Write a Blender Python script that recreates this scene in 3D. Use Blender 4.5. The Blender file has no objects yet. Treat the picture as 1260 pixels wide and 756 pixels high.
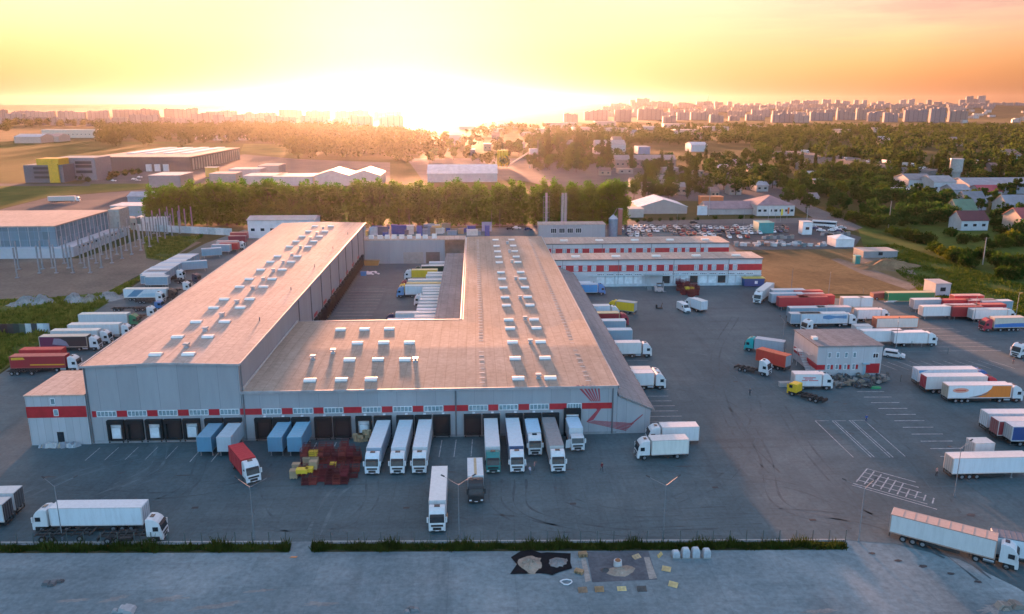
import bpy, math, random
import numpy as np
from mathutils import Vector
R = math.radians
random.seed(7); rng = np.random.default_rng(11)
scene = bpy.context.scene
COL = scene.collection

# ------------------------------------------------------------------ survey: photo pixel -> site metres
F, CAMZ, CX, CY, YH = 980., 62., 630., 378., 128.
PITCH = math.atan((CY - YH) / F); cp, sp = math.cos(PITCH), math.sin(PITCH)
TH = R(2.7); OX, OY = -10.8, 142.2; ct, st = math.cos(TH), math.sin(TH)
def P(x, y, z=0.):
    u = (x - CX) / F; v = (CY - y) / F
    t = (z - CAMZ) / (-sp + v * cp)
    dx, dy = u * t - OX, (cp + v * sp) * t - OY
    return (dx * ct + dy * st, -dx * st + dy * ct)
def P3(x, y, z=0.):
    a, b = P(x, y, z); return (a, b, z)

# ------------------------------------------------------------------ materials
MATS = {}
def nt(name):
    m = bpy.data.materials.new(name); m.use_nodes = True
    t = m.node_tree; t.nodes.clear(); return m, t
def nd(t, typ, **kw):
    n = t.nodes.new(typ)
    for k, v in kw.items():
        if k.startswith('i_'):
            n.inputs[k[2:].replace('_', ' ')].default_value = v
        else: setattr(n, k, v)
    return n
def c4(c): return (c[0], c[1], c[2], 1.)
def ramp(t, fac, stops):
    r = nd(t, 'ShaderNodeValToRGB'); e = r.color_ramp.elements
    while len(e) < len(stops): e.new(.5)
    for el, (p, c) in zip(e, stops):
        el.position = p; el.color = c4(c) if not isinstance(c, (int, float)) else (c, c, c, 1)
    t.links.new(fac, r.inputs[0]); return r.outputs[0]
def mixc(t, fac, a, b, mode='MIX'):
    m = nd(t, 'ShaderNodeMix', data_type='RGBA', blend_type=mode)
    for s, v in ((m.inputs[0], fac), (m.inputs[6], a), (m.inputs[7], b)):
        if isinstance(v, (int, float)): s.default_value = v
        elif isinstance(v, tuple): s.default_value = c4(v)
        else: t.links.new(v, s)
    return m.outputs[2]
def math_(t, op, a, b=None):
    m = nd(t, 'ShaderNodeMath', operation=op)
    for i, v in enumerate((a, b)):
        if v is None: continue
        if isinstance(v, (int, float)): m.inputs[i].default_value = v
        else: t.links.new(v, m.inputs[i])
    return m.outputs[0]
def coords(t, kind='Object', scale=(1, 1, 1), rot=0):
    c = nd(t, 'ShaderNodeTexCoord'); m = nd(t, 'ShaderNodeMapping')
    m.inputs['Scale'].default_value = scale; m.inputs['Rotation'].default_value = (0, 0, rot)
    t.links.new(c.outputs[kind], m.inputs[0]); return m.outputs[0]
def noise(t, vec, scale, detail=4, rough=.6):
    n = nd(t, 'ShaderNodeTexNoise'); n.inputs['Scale'].default_value = scale
    n.inputs['Detail'].default_value = detail; n.inputs['Roughness'].default_value = rough
    t.links.new(vec, n.inputs['Vector']); return n.outputs[0]
def finish(m, t, col, rough=.6, metal=0., spec=.5, bump=None, bstr=.2):
    b = nd(t, 'ShaderNodeBsdfPrincipled'); o = nd(t, 'ShaderNodeOutputMaterial')
    if isinstance(col, tuple): b.inputs['Base Color'].default_value = c4(col)
    else: t.links.new(col, b.inputs['Base Color'])
    if isinstance(rough, (int, float)): b.inputs['Roughness'].default_value = rough
    else: t.links.new(rough, b.inputs['Roughness'])
    b.inputs['Metallic'].default_value = metal; b.inputs['Specular IOR Level'].default_value = spec
    if bump is not None:
        bu = nd(t, 'ShaderNodeBump'); bu.inputs['Strength'].default_value = bstr
        t.links.new(bump, bu.inputs['Height']); t.links.new(bu.outputs[0], b.inputs['Normal'])
    t.links.new(b.outputs[0], o.inputs[0]); return m
def sc(c, k): return (min(1, c[0] * k), min(1, c[1] * k), min(1, c[2] * k))
def plain(c, rough=.6, metal=0., am=.18, scale=.8, spec=.5, tag=''):
    """painted or bare surface with uneven wear"""
    key = ('p', c, rough, metal, am, scale)
    if key not in MATS:
        m, t = nt('surface'); v = coords(t)
        n = noise(t, v, scale, 5)
        oi = nd(t, 'ShaderNodeObjectInfo')
        k = ramp(t, n, [(.3, sc(c, 1 - am)), (.7, sc(c, 1 + am))])
        k = mixc(t, .12, k, oi.outputs['Random'], 'SOFT_LIGHT')
        MATS[key] = finish(m, t, k, rough, metal, spec)
    return MATS[key]
def paint(c, rough=.35, dirt=.35):
    """vehicle and trailer skin: streaky dirt running down, grime near the floor"""
    key = ('v', c, rough, dirt)
    if key not in MATS:
        m, t = nt('vehicle_paint'); oi = nd(t, 'ShaderNodeObjectInfo')
        tc = nd(t, 'ShaderNodeTexCoord'); mp = nd(t, 'ShaderNodeMapping')
        mp.inputs['Scale'].default_value = (1.6, 1.6, .28)
        ad = nd(t, 'ShaderNodeVectorMath', operation='ADD')
        t.links.new(tc.outputs['Object'], ad.inputs[0]); t.links.new(oi.outputs['Location'], ad.inputs[1])
        t.links.new(ad.outputs[0], mp.inputs[0])
        n = noise(t, mp.outputs[0], 1.2, 6, .65)
        f = ramp(t, n, [(.42, 0.), (.78, dirt)])
        k = mixc(t, f, c, tuple(x * .45 + y for x, y in zip(c, (.05, .045, .035))))
        r = ramp(t, n, [(.3, rough), (.8, min(1, rough + .3))])
        MATS[key] = finish(m, t, k, r)
    return MATS[key]
def panels(c, w=3.7, h=40., dark=.72, rough=.45, am=.07):
    """sheet cladding with joints"""
    key = ('w', c, w, h, dark, rough)
    if key not in MATS:
        m, t = nt('cladding'); tc = nd(t, 'ShaderNodeTexCoord'); sx = nd(t, 'ShaderNodeSeparateXYZ')
        t.links.new(tc.outputs['Object'], sx.inputs[0])
        u = math_(t, 'ADD', sx.outputs[0], sx.outputs[1]); cb = nd(t, 'ShaderNodeCombineXYZ')
        t.links.new(u, cb.inputs[0]); t.links.new(sx.outputs[2], cb.inputs[1])
        br = nd(t, 'ShaderNodeTexBrick', offset=0.); t.links.new(cb.outputs[0], br.inputs[0])
        br.inputs['Scale'].default_value = 1.; br.inputs['Brick Width'].default_value = w
        br.inputs['Row Height'].default_value = h; br.inputs['Mortar Size'].default_value = .045
        br.inputs['Color1'].default_value = c4(sc(c, 1 - am)); br.inputs['Color2'].default_value = c4(sc(c, 1 + am))
        br.inputs['Mortar'].default_value = c4(sc(c, dark))
        mp = nd(t, 'ShaderNodeMapping'); mp.inputs['Scale'].default_value = (.5, .5, .09)
        t.links.new(tc.outputs['Object'], mp.inputs[0]); n = noise(t, mp.outputs[0], 1.4, 6, .7)
        k = mixc(t, ramp(t, n, [(.4, 0.), (.85, .4)]), br.outputs[0], sc(c, .62))
        MATS[key] = finish(m, t, k, rough)
    return MATS[key]
def facade(c, win=(.05, .06, .08), w=3.4, h=3., mortar=.85):
    """distant apartment walls: rows of windows between bands of wall"""
    key = ('f', c, w, h)
    if key not in MATS:
        m, t = nt('apartment_wall'); tc = nd(t, 'ShaderNodeTexCoord'); sx = nd(t, 'ShaderNodeSeparateXYZ')
        t.links.new(tc.outputs['Object'], sx.inputs[0])
        u = math_(t, 'ADD', sx.outputs[0], sx.outputs[1]); cb = nd(t, 'ShaderNodeCombineXYZ')
        t.links.new(u, cb.inputs[0]); t.links.new(sx.outputs[2], cb.inputs[1])
        br = nd(t, 'ShaderNodeTexBrick', offset=0.); t.links.new(cb.outputs[0], br.inputs[0])
        br.inputs['Scale'].default_value = 1.; br.inputs['Brick Width'].default_value = w
        br.inputs['Row Height'].default_value = h; br.inputs['Mortar Size'].default_value = mortar
        br.inputs['Color1'].default_value = c4(win); br.inputs['Color2'].default_value = c4(sc(win, 2.2))
        br.inputs['Mortar'].default_value = c4(c)
        b2 = nd(t, 'ShaderNodeTexBrick', offset=0.); t.links.new(cb.outputs[0], b2.inputs[0])
        b2.inputs['Scale'].default_value = 1.; b2.inputs['Brick Width'].default_value = 17.
        b2.inputs['Row Height'].default_value = 200.; b2.inputs['Mortar Size'].default_value = .9
        b2.inputs['Color1'].default_value = (1, 1, 1, 1); b2.inputs['Color2'].default_value = (.8, .8, .82, 1)
        b2.inputs['Mortar'].default_value = (.5, .5, .5, 1)
        MATS[key] = finish(m, t, mixc(t, 1., br.outputs[0], b2.outputs[0], 'MULTIPLY'), .7)
    return MATS[key]
def leafmat(dark, light, name='foliage', trans=.3):
    key = ('l', dark, light, trans)
    if key not in MATS:
        m, t = nt(name); oi = nd(t, 'ShaderNodeObjectInfo'); tc = nd(t, 'ShaderNodeTexCoord')
        n = noise(t, tc.outputs['Object'], .35, 3)
        k = ramp(t, n, [(.35, dark), (.68, light)])
        k = mixc(t, .35, k, ramp(t, oi.outputs['Random'], [(0., (.3, .36, .2)), (1., (.66, .68, .4))]), 'SOFT_LIGHT')
        d = nd(t, 'ShaderNodeBsdfDiffuse'); tr = nd(t, 'ShaderNodeBsdfTranslucent'); mx = nd(t, 'ShaderNodeMixShader')
        t.links.new(k, d.inputs[0]); t.links.new(mixc(t, .5, k, (1., .95, .35), 'SOFT_LIGHT'), tr.inputs[0])
        mx.inputs[0].default_value = trans
        o = nd(t, 'ShaderNodeOutputMaterial')
        t.links.new(d.outputs[0], mx.inputs[1]); t.links.new(tr.outputs[0], mx.inputs[2]); t.links.new(mx.outputs[0], o.inputs[0])
        MATS[key] = m
    return MATS[key]
def ground(name, stops, scale=.05, fine=1.2, rough=.9, streak=None, tiles=None, spec=.05, bstr=.25):
    m, t = nt(name); v = coords(t)
    n1 = noise(t, v, scale, 6, .62); n2 = noise(t, v, fine, 5, .7)
    k = ramp(t, n1, stops)
    k = mixc(t, .5, k, ramp(t, n2, [(.25, .22), (.75, .78)]), 'OVERLAY')
    n0 = noise(t, v, scale*.28, 5, .65); k = mixc(t, ramp(t, n0, [(.36, .38), (.5, 0.)]), k, mixc(t, 1., k, (.66, .68, .72), 'MULTIPLY')); k = mixc(t, ramp(t, n0, [(.54, 0.), (.68, .4)]), k, mixc(t, 1., k, (1.35, 1.3, 1.26), 'MULTIPLY'))
    if streak:
        for rot, s in streak:
            n3 = noise(t, coords(t, scale=s, rot=rot), 1., 4, .6)
            k = mixc(t, ramp(t, n3, [(.55, 0.), (.72, .45)]), k, mixc(t, 1., k, (.55, .55, .57), 'MULTIPLY'))
            k = mixc(t, ramp(t, n3, [(.24, .35), (.38, 0.)]), k, mixc(t, 1., k, (1.45, 1.43, 1.4), 'MULTIPLY'))
    if tiles:
        br = nd(t, 'ShaderNodeTexBrick', offset=0.); t.links.new(v, br.inputs[0])
        br.inputs['Scale'].default_value = 1.; br.inputs['Brick Width'].default_value = tiles[0]; br.inputs['Row Height'].default_value = tiles[1]
        br.inputs['Mortar Size'].default_value = tiles[2]
        br.inputs['Color1'].default_value = (.92, .92, .92, 1); br.inputs['Color2'].default_value = (1.08, 1.08, 1.08, 1); br.inputs['Mortar'].default_value = (.72, .72, .72, 1)
        k = mixc(t, .8, k, br.outputs[0], 'MULTIPLY')
    return finish(m, t, k, rough, 0, spec, n2, bstr)

GLASS = plain((.025, .032, .04), .08, 0, .3, 2.)
PANE = plain((.2, .28, .31), .12, 0, .4, 1.5)
DARK = plain((.02, .02, .022), .6)
TYRE = plain((.016, .016, .017), .85)
STEEL = plain((.3, .31, .33), .45, .6)
CHASSIS = plain((.035, .033, .032), .6, .2, .5, 2.)
LAMPGLASS = plain((.7, .7, .72), .1)
RED = plain((.42, .018, .028), .45)
WHITE = plain((.72, .73, .74), .5)
RUBBER = plain((.010, .0125, .015), .95)
CREAM = (.66, .62, .59)
BG = (.24, .33, .40)      # blue grey trailer skins

# ------------------------------------------------------------------ mesh helpers
class MB:
    def __init__(s): s.v = []; s.f = []; s.m = []
    def add(s, vs, fs, m=0):
        o = len(s.v); s.v += [tuple(p) for p in vs]
        for f in fs: s.f.append(tuple(o + i for i in f)); s.m.append(m)
        return s
    def box(s, x0, x1, y0, y1, z0, z1, m=0):
        return s.add([(x0,y0,z0),(x1,y0,z0),(x1,y1,z0),(x0,y1,z0),(x0,y0,z1),(x1,y0,z1),(x1,y1,z1),(x0,y1,z1)],
                     [(3,2,1,0),(4,5,6,7),(0,1,5,4),(1,2,6,5),(2,3,7,6),(3,0,4,7)], m)
    def poly(s, pts, z0, z1, m=0):
        """vertical prism over a plan polygon (counter clockwise)"""
        n = len(pts); vs = [(x, y, z0) for x, y in pts] + [(x, y, z1) for x, y in pts]
        return s.add(vs, [tuple(range(n - 1, -1, -1)), tuple(range(n, 2 * n))] + [(i, (i+1) % n, n + (i+1) % n, n + i) for i in range(n)], m)
    def prism(s, prof, y0, y1, m=0):
        """profile in xz swept along y"""
        n = len(prof); vs = [(x, y0, z) for x, z in prof] + [(x, y1, z) for x, z in prof]
        return s.add(vs, [tuple(range(n)), tuple(range(2*n - 1, n - 1, -1))] + [(i + n, (i+1) % n + n, (i+1) % n, i) for i in range(n)], m)
    def loft(s, secs, m=0):
        n = len(secs[0]); vs = [p for q in secs for p in q]; fs = [tuple(range(n)), tuple(range(len(vs) - 1, len(vs) - n - 1, -1))]
        for k in range(len(secs) - 1):
            o = k * n
            fs += [(o + n + i, o + n + (i+1) % n, o + (i+1) % n, o + i) for i in range(n)]
        return s.add(vs, fs, m)
    def cyl(s, p0, p1, r0, r1=None, n=10, m=0):
        r1 = r0 if r1 is None else r1
        a = Vector(p0); b = Vector(p1); d = (b - a).normalized()
        u = d.orthogonal().normalized(); w = d.cross(u)
        vs = [a + (u * math.cos(2*math.pi*i/n) + w * math.sin(2*math.pi*i/n)) * r0 for i in range(n)] + \
             [b + (u * math.cos(2*math.pi*i/n) + w * math.sin(2*math.pi*i/n)) * r1 for i in range(n)]
        return s.add(vs, [tuple(range(n - 1, -1, -1)), tuple(range(n, 2*n))] + [(i, (i+1) % n, n + (i+1) % n, n + i) for i in range(n)], m)
    def mesh(s, name):
        me = bpy.data.meshes.new(name); me.from_pydata(s.v, [], s.f)
        if any(s.m): me.polygons.foreach_set('material_index', s.m)
        me.update(); return me
def tag(o, label=None, cat=None, group=None, kind=None):
    for k, v in (('label', label), ('category', cat), ('group', group), ('kind', kind)):
        if v: o[k] = v
    return o
def link(name, me, mats, parent=None, loc=(0, 0, 0), rz=0., obj_link=False):
    o = bpy.data.objects.new(name, me); COL.objects.link(o)
    if not isinstance(mats, (list, tuple)): mats = [mats]
    while len(me.materials) < len(mats): me.materials.append(None if obj_link else mats[len(me.materials)])
    if obj_link:
        for s_, m in zip(o.material_slots, mats): s_.link = 'OBJECT'; s_.material = m
    o.location = loc; o.rotation_euler = (0, 0, rz)
    if parent: o.parent = parent
    return o
def empty(name, label, cat, loc=(0, 0, 0), rz=0., group=None):
    o = bpy.data.objects.new(name, None); COL.objects.link(o); o.empty_display_size = .5
    o.location = loc; o.rotation_euler = (0, 0, rz); return tag(o, label, cat, group)
CACHE = {}
def part(root, name, key, fn, mats, loc=(0, 0, 0), label=None, rz=0):
    if key not in CACHE:
        b = MB(); fn(b); CACHE[key] = b.mesh(name)
    o = link(name, CACHE[key], mats, root, loc, rz, True)
    if label: o['label'] = label
    return o
def one(root, name, b, mats, label=None, loc=(0, 0, 0)):
    o = link(name, b.mesh(name), mats, root, loc)
    if label: o['label'] = label
    return o
def sheet(name, pts, z, mat, sub=0):
    b = MB(); n = len(pts); b.add([(x, y, z) for x, y in pts], [tuple(range(n))])
    me = b.mesh(name)
    if me.polygons[0].normal.z < 0: me.flip_normals()
    return tag(link(name, me, mat), kind='structure')

# ------------------------------------------------------------------ camera
cam = bpy.data.objects.new('camera', bpy.data.cameras.new('camera')); COL.objects.link(cam)
cam.data.sensor_width = 36.; cam.data.lens = F / 1260. * 36.; cam.data.clip_start = .5; cam.data.clip_end = 60000
cx_, cy_ = (-OX) * ct + (-OY) * st, -(-OX) * st + (-OY) * ct
cam.location = (cx_, cy_, CAMZ); cam.rotation_euler = (math.pi / 2 - PITCH, 0, -TH)
scene.camera = cam

# ------------------------------------------------------------------ sun, sky
SUN_EL, SUN_AZ = R(3.3), R(5.6)          # azimuth: left of +Y
sdir = Vector((-math.sin(SUN_AZ) * math.cos(SUN_EL), math.cos(SUN_AZ) * math.cos(SUN_EL), math.sin(SUN_EL)))
sun = bpy.data.objects.new('sun', bpy.data.lights.new('sun', 'SUN')); COL.objects.link(sun)
sun.data.energy = 3.4; sun.data.angle = R(3.5); sun.data.color = (1., .42, .22)
sun.rotation_euler = sdir.to_track_quat('Z', 'Y').to_euler(); sun.location = (0, 0, 300)
w = bpy.data.worlds.new('World'); scene.world = w; w.use_nodes = True
t = w.node_tree; t.nodes.clear()
sky = nd(t, 'ShaderNodeTexSky', sky_type='NISHITA'); sky.sun_disc = False
sky.sun_elevation = SUN_EL; sky.sun_rotation = -SUN_AZ; sky.altitude = 60; sky.air_density = 1.3; sky.dust_density = 3.; sky.ozone_density = 2.5
tc = nd(t, 'ShaderNodeTexCoord')
def dot(v):
    n = nd(t, 'ShaderNodeVectorMath', operation='DOT_PRODUCT'); t.links.new(tc.outputs['Generated'], n.inputs[0]); n.inputs[1].default_value = v
    return n.outputs['Value']
dsun = math_(t, 'MAXIMUM', dot(tuple(sdir)), 0.)
sx = nd(t, 'ShaderNodeSeparateXYZ'); t.links.new(tc.outputs['Generated'], sx.inputs[0])
def glow(p, col, k):
    f = math_(t, 'MULTIPLY', math_(t, 'POWER', dsun, p), k)
    return mixc(t, 1., f, col, 'MULTIPLY')
# thin evening cloud veils, stretched along the horizon
def cloud(scale, lo, hi):
    mp = nd(t, 'ShaderNodeMapping'); mp.inputs['Scale'].default_value = (1., 1., 10.); mp.inputs['Rotation'].default_value = (0, R(-7), 0)
    t.links.new(tc.outputs['Generated'], mp.inputs[0])
    return ramp(t, noise(t, mp.outputs[0], scale, 7, .6), [(lo, 0.), (hi, 1.)])
right = ramp(t, dot((.92, .35, .1)), [(.5, 0.), (.8, 1.)])
up = ramp(t, sx.outputs[2], [(.03, 0.), (.10, 1.)])
cm = math_(t, 'MULTIPLY', math_(t, 'MULTIPLY', cloud(2.4, .42, .6), right), up)
band = ramp(t, sx.outputs[2], [(0., 1.), (.25, .5), (.7, 0.)])
SKYK = .05
near = ramp(t, dsun, [(.84, (.92, .9, 1.)), (.94, (.36, .38, .56)), (.985, (.115, .13, .22)), (1., (.085, .10, .2))])
base = mixc(t, 1., sky.outputs[0], near, 'MULTIPLY')
base = mixc(t, right, base, mixc(t, 1., base, (.95, .78, .95), 'MULTIPLY'))
# blue fill added to the sky behind the camera, brightening the shaded fronts
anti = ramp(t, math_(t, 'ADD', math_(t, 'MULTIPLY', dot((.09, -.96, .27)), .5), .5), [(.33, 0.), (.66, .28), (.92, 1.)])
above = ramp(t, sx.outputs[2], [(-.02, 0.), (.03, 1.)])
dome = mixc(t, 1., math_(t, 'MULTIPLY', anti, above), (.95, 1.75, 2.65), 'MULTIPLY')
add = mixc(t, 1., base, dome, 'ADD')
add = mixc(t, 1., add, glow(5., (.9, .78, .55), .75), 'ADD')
# warm fill added to the sky above the frame to light the roofs, and a peach band low on the horizon
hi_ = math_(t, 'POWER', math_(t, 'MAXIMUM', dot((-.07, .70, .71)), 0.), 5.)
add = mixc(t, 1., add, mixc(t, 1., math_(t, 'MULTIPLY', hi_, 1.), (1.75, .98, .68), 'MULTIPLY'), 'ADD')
lowb = math_(t, 'MULTIPLY', ramp(t, sx.outputs[2], [(0., 1.), (.09, 0.)]), ramp(t, dot((.05, 1., 0.)), [(.2, 0.), (.8, 1.)]))
add = mixc(t, 1., add, mixc(t, 1., lowb, (.5, .22, .13), 'MULTIPLY'), 'ADD')
add = mixc(t, math_(t, 'MULTIPLY', cm, .72), add, (1.5, .72, .62))
add = mixc(t, 1., add, ramp(t, sx.outputs[2], [(0., (.7, .6, .56)), (.03, (.82, .76, .72)), (.08, (1., 1., 1.))]), 'MULTIPLY')   # air near the horizon dims the sky
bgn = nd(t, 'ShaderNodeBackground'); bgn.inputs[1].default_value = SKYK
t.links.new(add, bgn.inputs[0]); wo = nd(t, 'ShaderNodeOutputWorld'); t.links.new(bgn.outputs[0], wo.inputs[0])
vs = scene.view_settings; vs.view_transform = 'Standard'; vs.look = 'None'; vs.gamma = 1.; vs.exposure = 3.45; vs.use_curve_mapping = False
scene.cycles.use_denoising = True; scene.cycles.max_bounces = 6; scene.cycles.diffuse_bounces = 3; scene.cycles.glossy_bounces = 2
scene.cycles.transmission_bounces = 2; scene.cycles.volume_bounces = 1; scene.cycles.sample_clamp_indirect = 8.
#@@ HAZE
hz = MB().box(-7800, 7800, -300, 12200, -3, 175).mesh('haze')
m, t = nt('air'); pv = nd(t, 'ShaderNodeVolumePrincipled'); o_ = nd(t, 'ShaderNodeOutputMaterial')
pv.inputs['Color'].default_value = (.95, .93, .92, 1); pv.inputs['Density'].default_value = .9e-5; pv.inputs['Anisotropy'].default_value = .8
t.links.new(pv.outputs[0], o_.inputs['Volume'])
tag(link('haze', hz, m), kind='stuff')

# ------------------------------------------------------------------ ground sheets
TERR = ground('terrain_soil', [(.3, (.035, .042, .014)), (.5, (.055, .058, .02)), (.7, (.09, .075, .035))], .012, .25)
b = MB(); N = 24
xs = np.linspace(-7700, 7700, N + 1); ys = np.linspace(-250, 12000, N + 1)
b.v = [(x, y, -.15) for y in ys for x in xs]
for j in range(N):
    for i in range(N): b.f.append((j*(N+1)+i, j*(N+1)+i+1, (j+1)*(N+1)+i+1, (j+1)*(N+1)+i)); b.m.append(0)
tag(link('terrain', b.mesh('terrain'), TERR), kind='structure')
ASPH = ground('yard_asphalt', [(.22, (.038, .07, .082)), (.5, (.063, .103, .117)), (.75, (.105, .142, .152))], .045, 1.5, .7, spec=.3,
              streak=[(.0, (.02, .35, 1)), (1.2, (.3, .025, 1)), (.5, (.02, .22, 1))], tiles=(2.4, 2.4, .03))
CONC = ground('apron_concrete', [(.25, (.122, .168, .188)), (.5, (.17, .218, .236)), (.75, (.25, .285, .295))], .07, 1.1, .85,
              streak=[(.15, (.03, .3, 1)), (1.45, (.2, .03, 1))], tiles=(9., 6., .02))
LOT = ground('lot_asphalt', [(.3, (.075, .078, .085)), (.7, (.115, .115, .12))], .05, 1., .9)
GRASS = ground('meadow_grass', [(.3, (.04, .065, .014)), (.5, (.08, .105, .024)), (.72, (.14, .135, .045))], .03, .5, .95)
GRASSR = ground('rough_grass', [(.3, (.035, .06, .014)), (.5, (.065, .095, .02)), (.75, (.12, .135, .03))], .05, .6, .95)
DRY = ground('dry_field', [(.3, (.085, .065, .035)), (.5, (.14, .10, .05)), (.72, (.2, .14, .07))], .035, .5, .95,
             streak=[(.25, (.01, .09, 1))])
DIRT = ground('bare_dirt', [(.3, (.13, .11, .09)), (.7, (.22, .18, .145))], .06, .9, .95)
ROAD = ground('road_asphalt', [(.3, (.12, .115, .115)), (.7, (.17, .16, .155))], .03, .8, .9)
BROWN = ground('brown_field', [(.3, (.036, .056, .010)), (.52, (.06, .072, .016)), (.68, (.035, .085, .010))], .006, .1, .95)
def pz(pts): return [P(x, y) for x, y in pts]
sheet('concrete_apron', pz([(-160, 668), (1036, 664), (1100, 669), (1180, 688), (1250, 722), (1330, 770), (1500, 900), (-300, 900)]), -.02, CONC)
yard = pz([(-130, 668), (1036, 664.5), (1100, 669.5), (1180, 688), (1250, 722), (1330, 770)]) + [(140, -70), (190, 10)] + \
       pz([(1345, 425), (1255, 398), (1190, 377), (1130, 371), (962, 365), (939, 352), (903, 306), (880, 283), (640, 281), (440, 281), (300, 283), (252, 300), (205, 325), (130, 375), (60, 418), (8, 455), (-25, 478), (-60, 500), (-160, 560)])
sheet('truck_yard', yard, 0., ASPH)
sheet('parking_lot', pz([(742, 275.5), (1000, 274.5), (1060, 292), (1050, 306), (905, 308), (700, 306), (640, 283), (600, 280)]), -.04, LOT)
sheet('access_road', pz([(560, 273), (765, 272), (1000, 268), (960, 243), (975, 243), (1030, 266), (1062, 280), (1050, 284), (1000, 276), (742, 278), (560, 278)]), -.06, ROAD)
sheet('dry_field', pz([(880, 304), (1062, 303), (1130, 345), (1150, 366), (1060, 362), (960, 362), (938, 350)]), -.08, DRY)
sheet('meadow', pz([(1062, 300), (1100, 300), (1330, 370), (1330, 410), (1250, 396), (1190, 375), (1135, 369)]), -.09, GRASSR)
sheet('meadow', pz([(1050, 262), (1330, 262), (1330, 372), (1062, 302)]), -.11, GRASSR)
sheet('dirt_track', pz([(1022, 319), (1032, 318), (1062, 327), (1130, 352), (1118, 357), (1060, 337)]), -.05, DIRT)
sheet('dirt_mound_pad', pz([(1045, 318), (1106, 314), (1128, 338), (1075, 330)]), -.055, DIRT)
sheet('meadow', pz([(175, 292), (252, 290), (205, 322), (180, 318)]), -.05, GRASS)
sheet('gravel_site', pz([(-140, 318), (100, 318), (180, 292), (248, 298), (196, 325), (130, 360), (60, 366), (-140, 372)]), -.07, DIRT)
sheet('meadow', pz([(-140, 372), (60, 366), (130, 360), (196, 328), (120, 382), (50, 422), (0, 458), (-60, 500), (-140, 540)]), -.06, GRASS)
sheet('site_road', pz([(-150, 292), (-150, 270), (0, 258), (60, 243), (180, 233), (182, 240), (120, 262), (20, 280)]), -.05, LOT)
sheet('meadow', pz([(-200, 262), (0, 257), (60, 242), (180, 232), (184, 226), (-200, 227)]), -.08, GRASS)
sheet('brown_field', pz([(-400, 224), (30, 224), (120, 212), (300, 190), (370, 196), (376, 186), (380, 178), (120, 173), (-400, 180)]), -.1, BROWN)
sheet('meadow', pz([(296, 186), (300, 177), (384, 178), (376, 190), (330, 191)]), -.07, GRASS)
sheet('industrial_paving', pz([(100, 226), (182, 231), (300, 222), (480, 224), (480, 200), (370, 196), (300, 190), (240, 206), (130, 214)]), -.09, LOT)
sheet('industrial_paving', pz([(520, 222), (640, 222), (760, 245), (960, 250), (970, 225), (800, 205), (640, 195), (500, 195)]), -.1, LOT)
sheet('haul_road', pz([(-150, 228), (0, 229), (110, 229), (112, 226.5), (0, 226), (-150, 224)]), -.04, LOT)

# kerb, painted lines
b = MB()
for (x0, y0, x1, y1) in ((-60, 668.5, 356, 667.3), (384, 667.2, 1040, 665)):
    p, q = P(x0, y0), P(x1, y1); d = Vector((q[0]-p[0], q[1]-p[1])).normalized(); n = Vector((-d.y, d.x)) * .15
    b.poly([(p[0]-n.x, p[1]-n.y), (q[0]-n.x, q[1]-n.y), (q[0]+n.x, q[1]+n.y), (p[0]+n.x, p[1]+n.y)], -.02, .14)
tag(link('kerb', b.mesh('kerb'), plain((.3, .3, .29), .85)), kind='structure')
b = MB()
def stripe(a0, b0, a1, b1, wd=.14):
    d = Vector((a1-a0, b1-b0)).normalized(); n = Vector((-d.y, d.x)) * wd / 2
    b.add([(a0-n.x, b0-n.y, .012), (a1-n.x, b1-n.y, .012), (a1+n.x, b1+n.y, .012), (a0+n.x, b0+n.y, .012)], [(0, 1, 2, 3)])
def pst(x0, y0, x1, y1, wd=.16): stripe(*P(x0, y0), *P(x1, y1), wd)
for q in ((1003, 518, 1050, 563), (1024, 518, 1072, 563), (1027, 518, 1076, 563), (1045, 517.5, 1095, 563), (1048, 517.5, 1099, 563), (1064, 518, 1114, 562),
          (1003, 518, 1020, 518), (1024, 518, 1041, 518), (1044, 517.5, 1064, 517.5)): pst(*q)
# hatched island
A0, A1, A2 = P(1067, 577), P(1049, 594), P(1127, 594.5); A3 = P(1155, 626)
def lerp(p, q, u): return (p[0] + (q[0]-p[0]) * u, p[1] + (q[1]-p[1]) * u)
for k in range(5):
    stripe(*lerp(A0, P(1049, 596), k / 4.2), *lerp(P(1127, 593.5), P(1142, 622), k / 4.2), .2)
for k in range(10):
    p = lerp(A0, P(1155, 612), k / 9.5); q = lerp(P(1053, 594), P(1152, 624), k / 9.5)
    stripe(*lerp(p, q, 0 if k < 6 else .25), *lerp(p, q, .95 if k < 7 else .8), .22)
pst(1048, 597, 1153, 627, .2)
for k in range(11):        # truck bays of the right yard
    stripe(88.5 - .05*k, 20.5 - 3.35*k, 94.6 - .05*k, 20.3 - 3.35*k, .26)
for k in range(7): stripe(104, 4.6 - 3.4*k*.9 - 4, 113, 4.4 - 3.4*k*.9 - 4, .16)
for k in range(6): stripe(101 - k*.2, -24 - 3.2*k, 112, -24 - 3.2*k, .16)
for k in range(7): stripe(36.5, 20 - 3.4*k*.85, 46, 19.8 - 3.4*k*.85, .2)
for k in range(10): stripe(36.5, 24 + 4.2*k, 47, 23.8 + 4.2*k, .12)
for a_ in (-47, -43.2, -39.6, -26.2, -22.5, -2.6, .1, 3.2): stripe(a_, -1.5, a_ - .25, -9., .16)
for a_ in (-66, -62.6, -59., -55.4, -51.8): stripe(a_, -2, a_ - .2, -7.5, .12)
for k in range(14): stripe(-38.5, 76 + 4*k, -27, 75.8 + 4*k, .13)
for k in range(12): stripe(99.5 + k*.25, 33 - 0*k, 99.5, 33, .1) if k == 0 else stripe(100 + 2.9*k, 41, 102.2 + 2.9*k, 34.5, .14)
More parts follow.
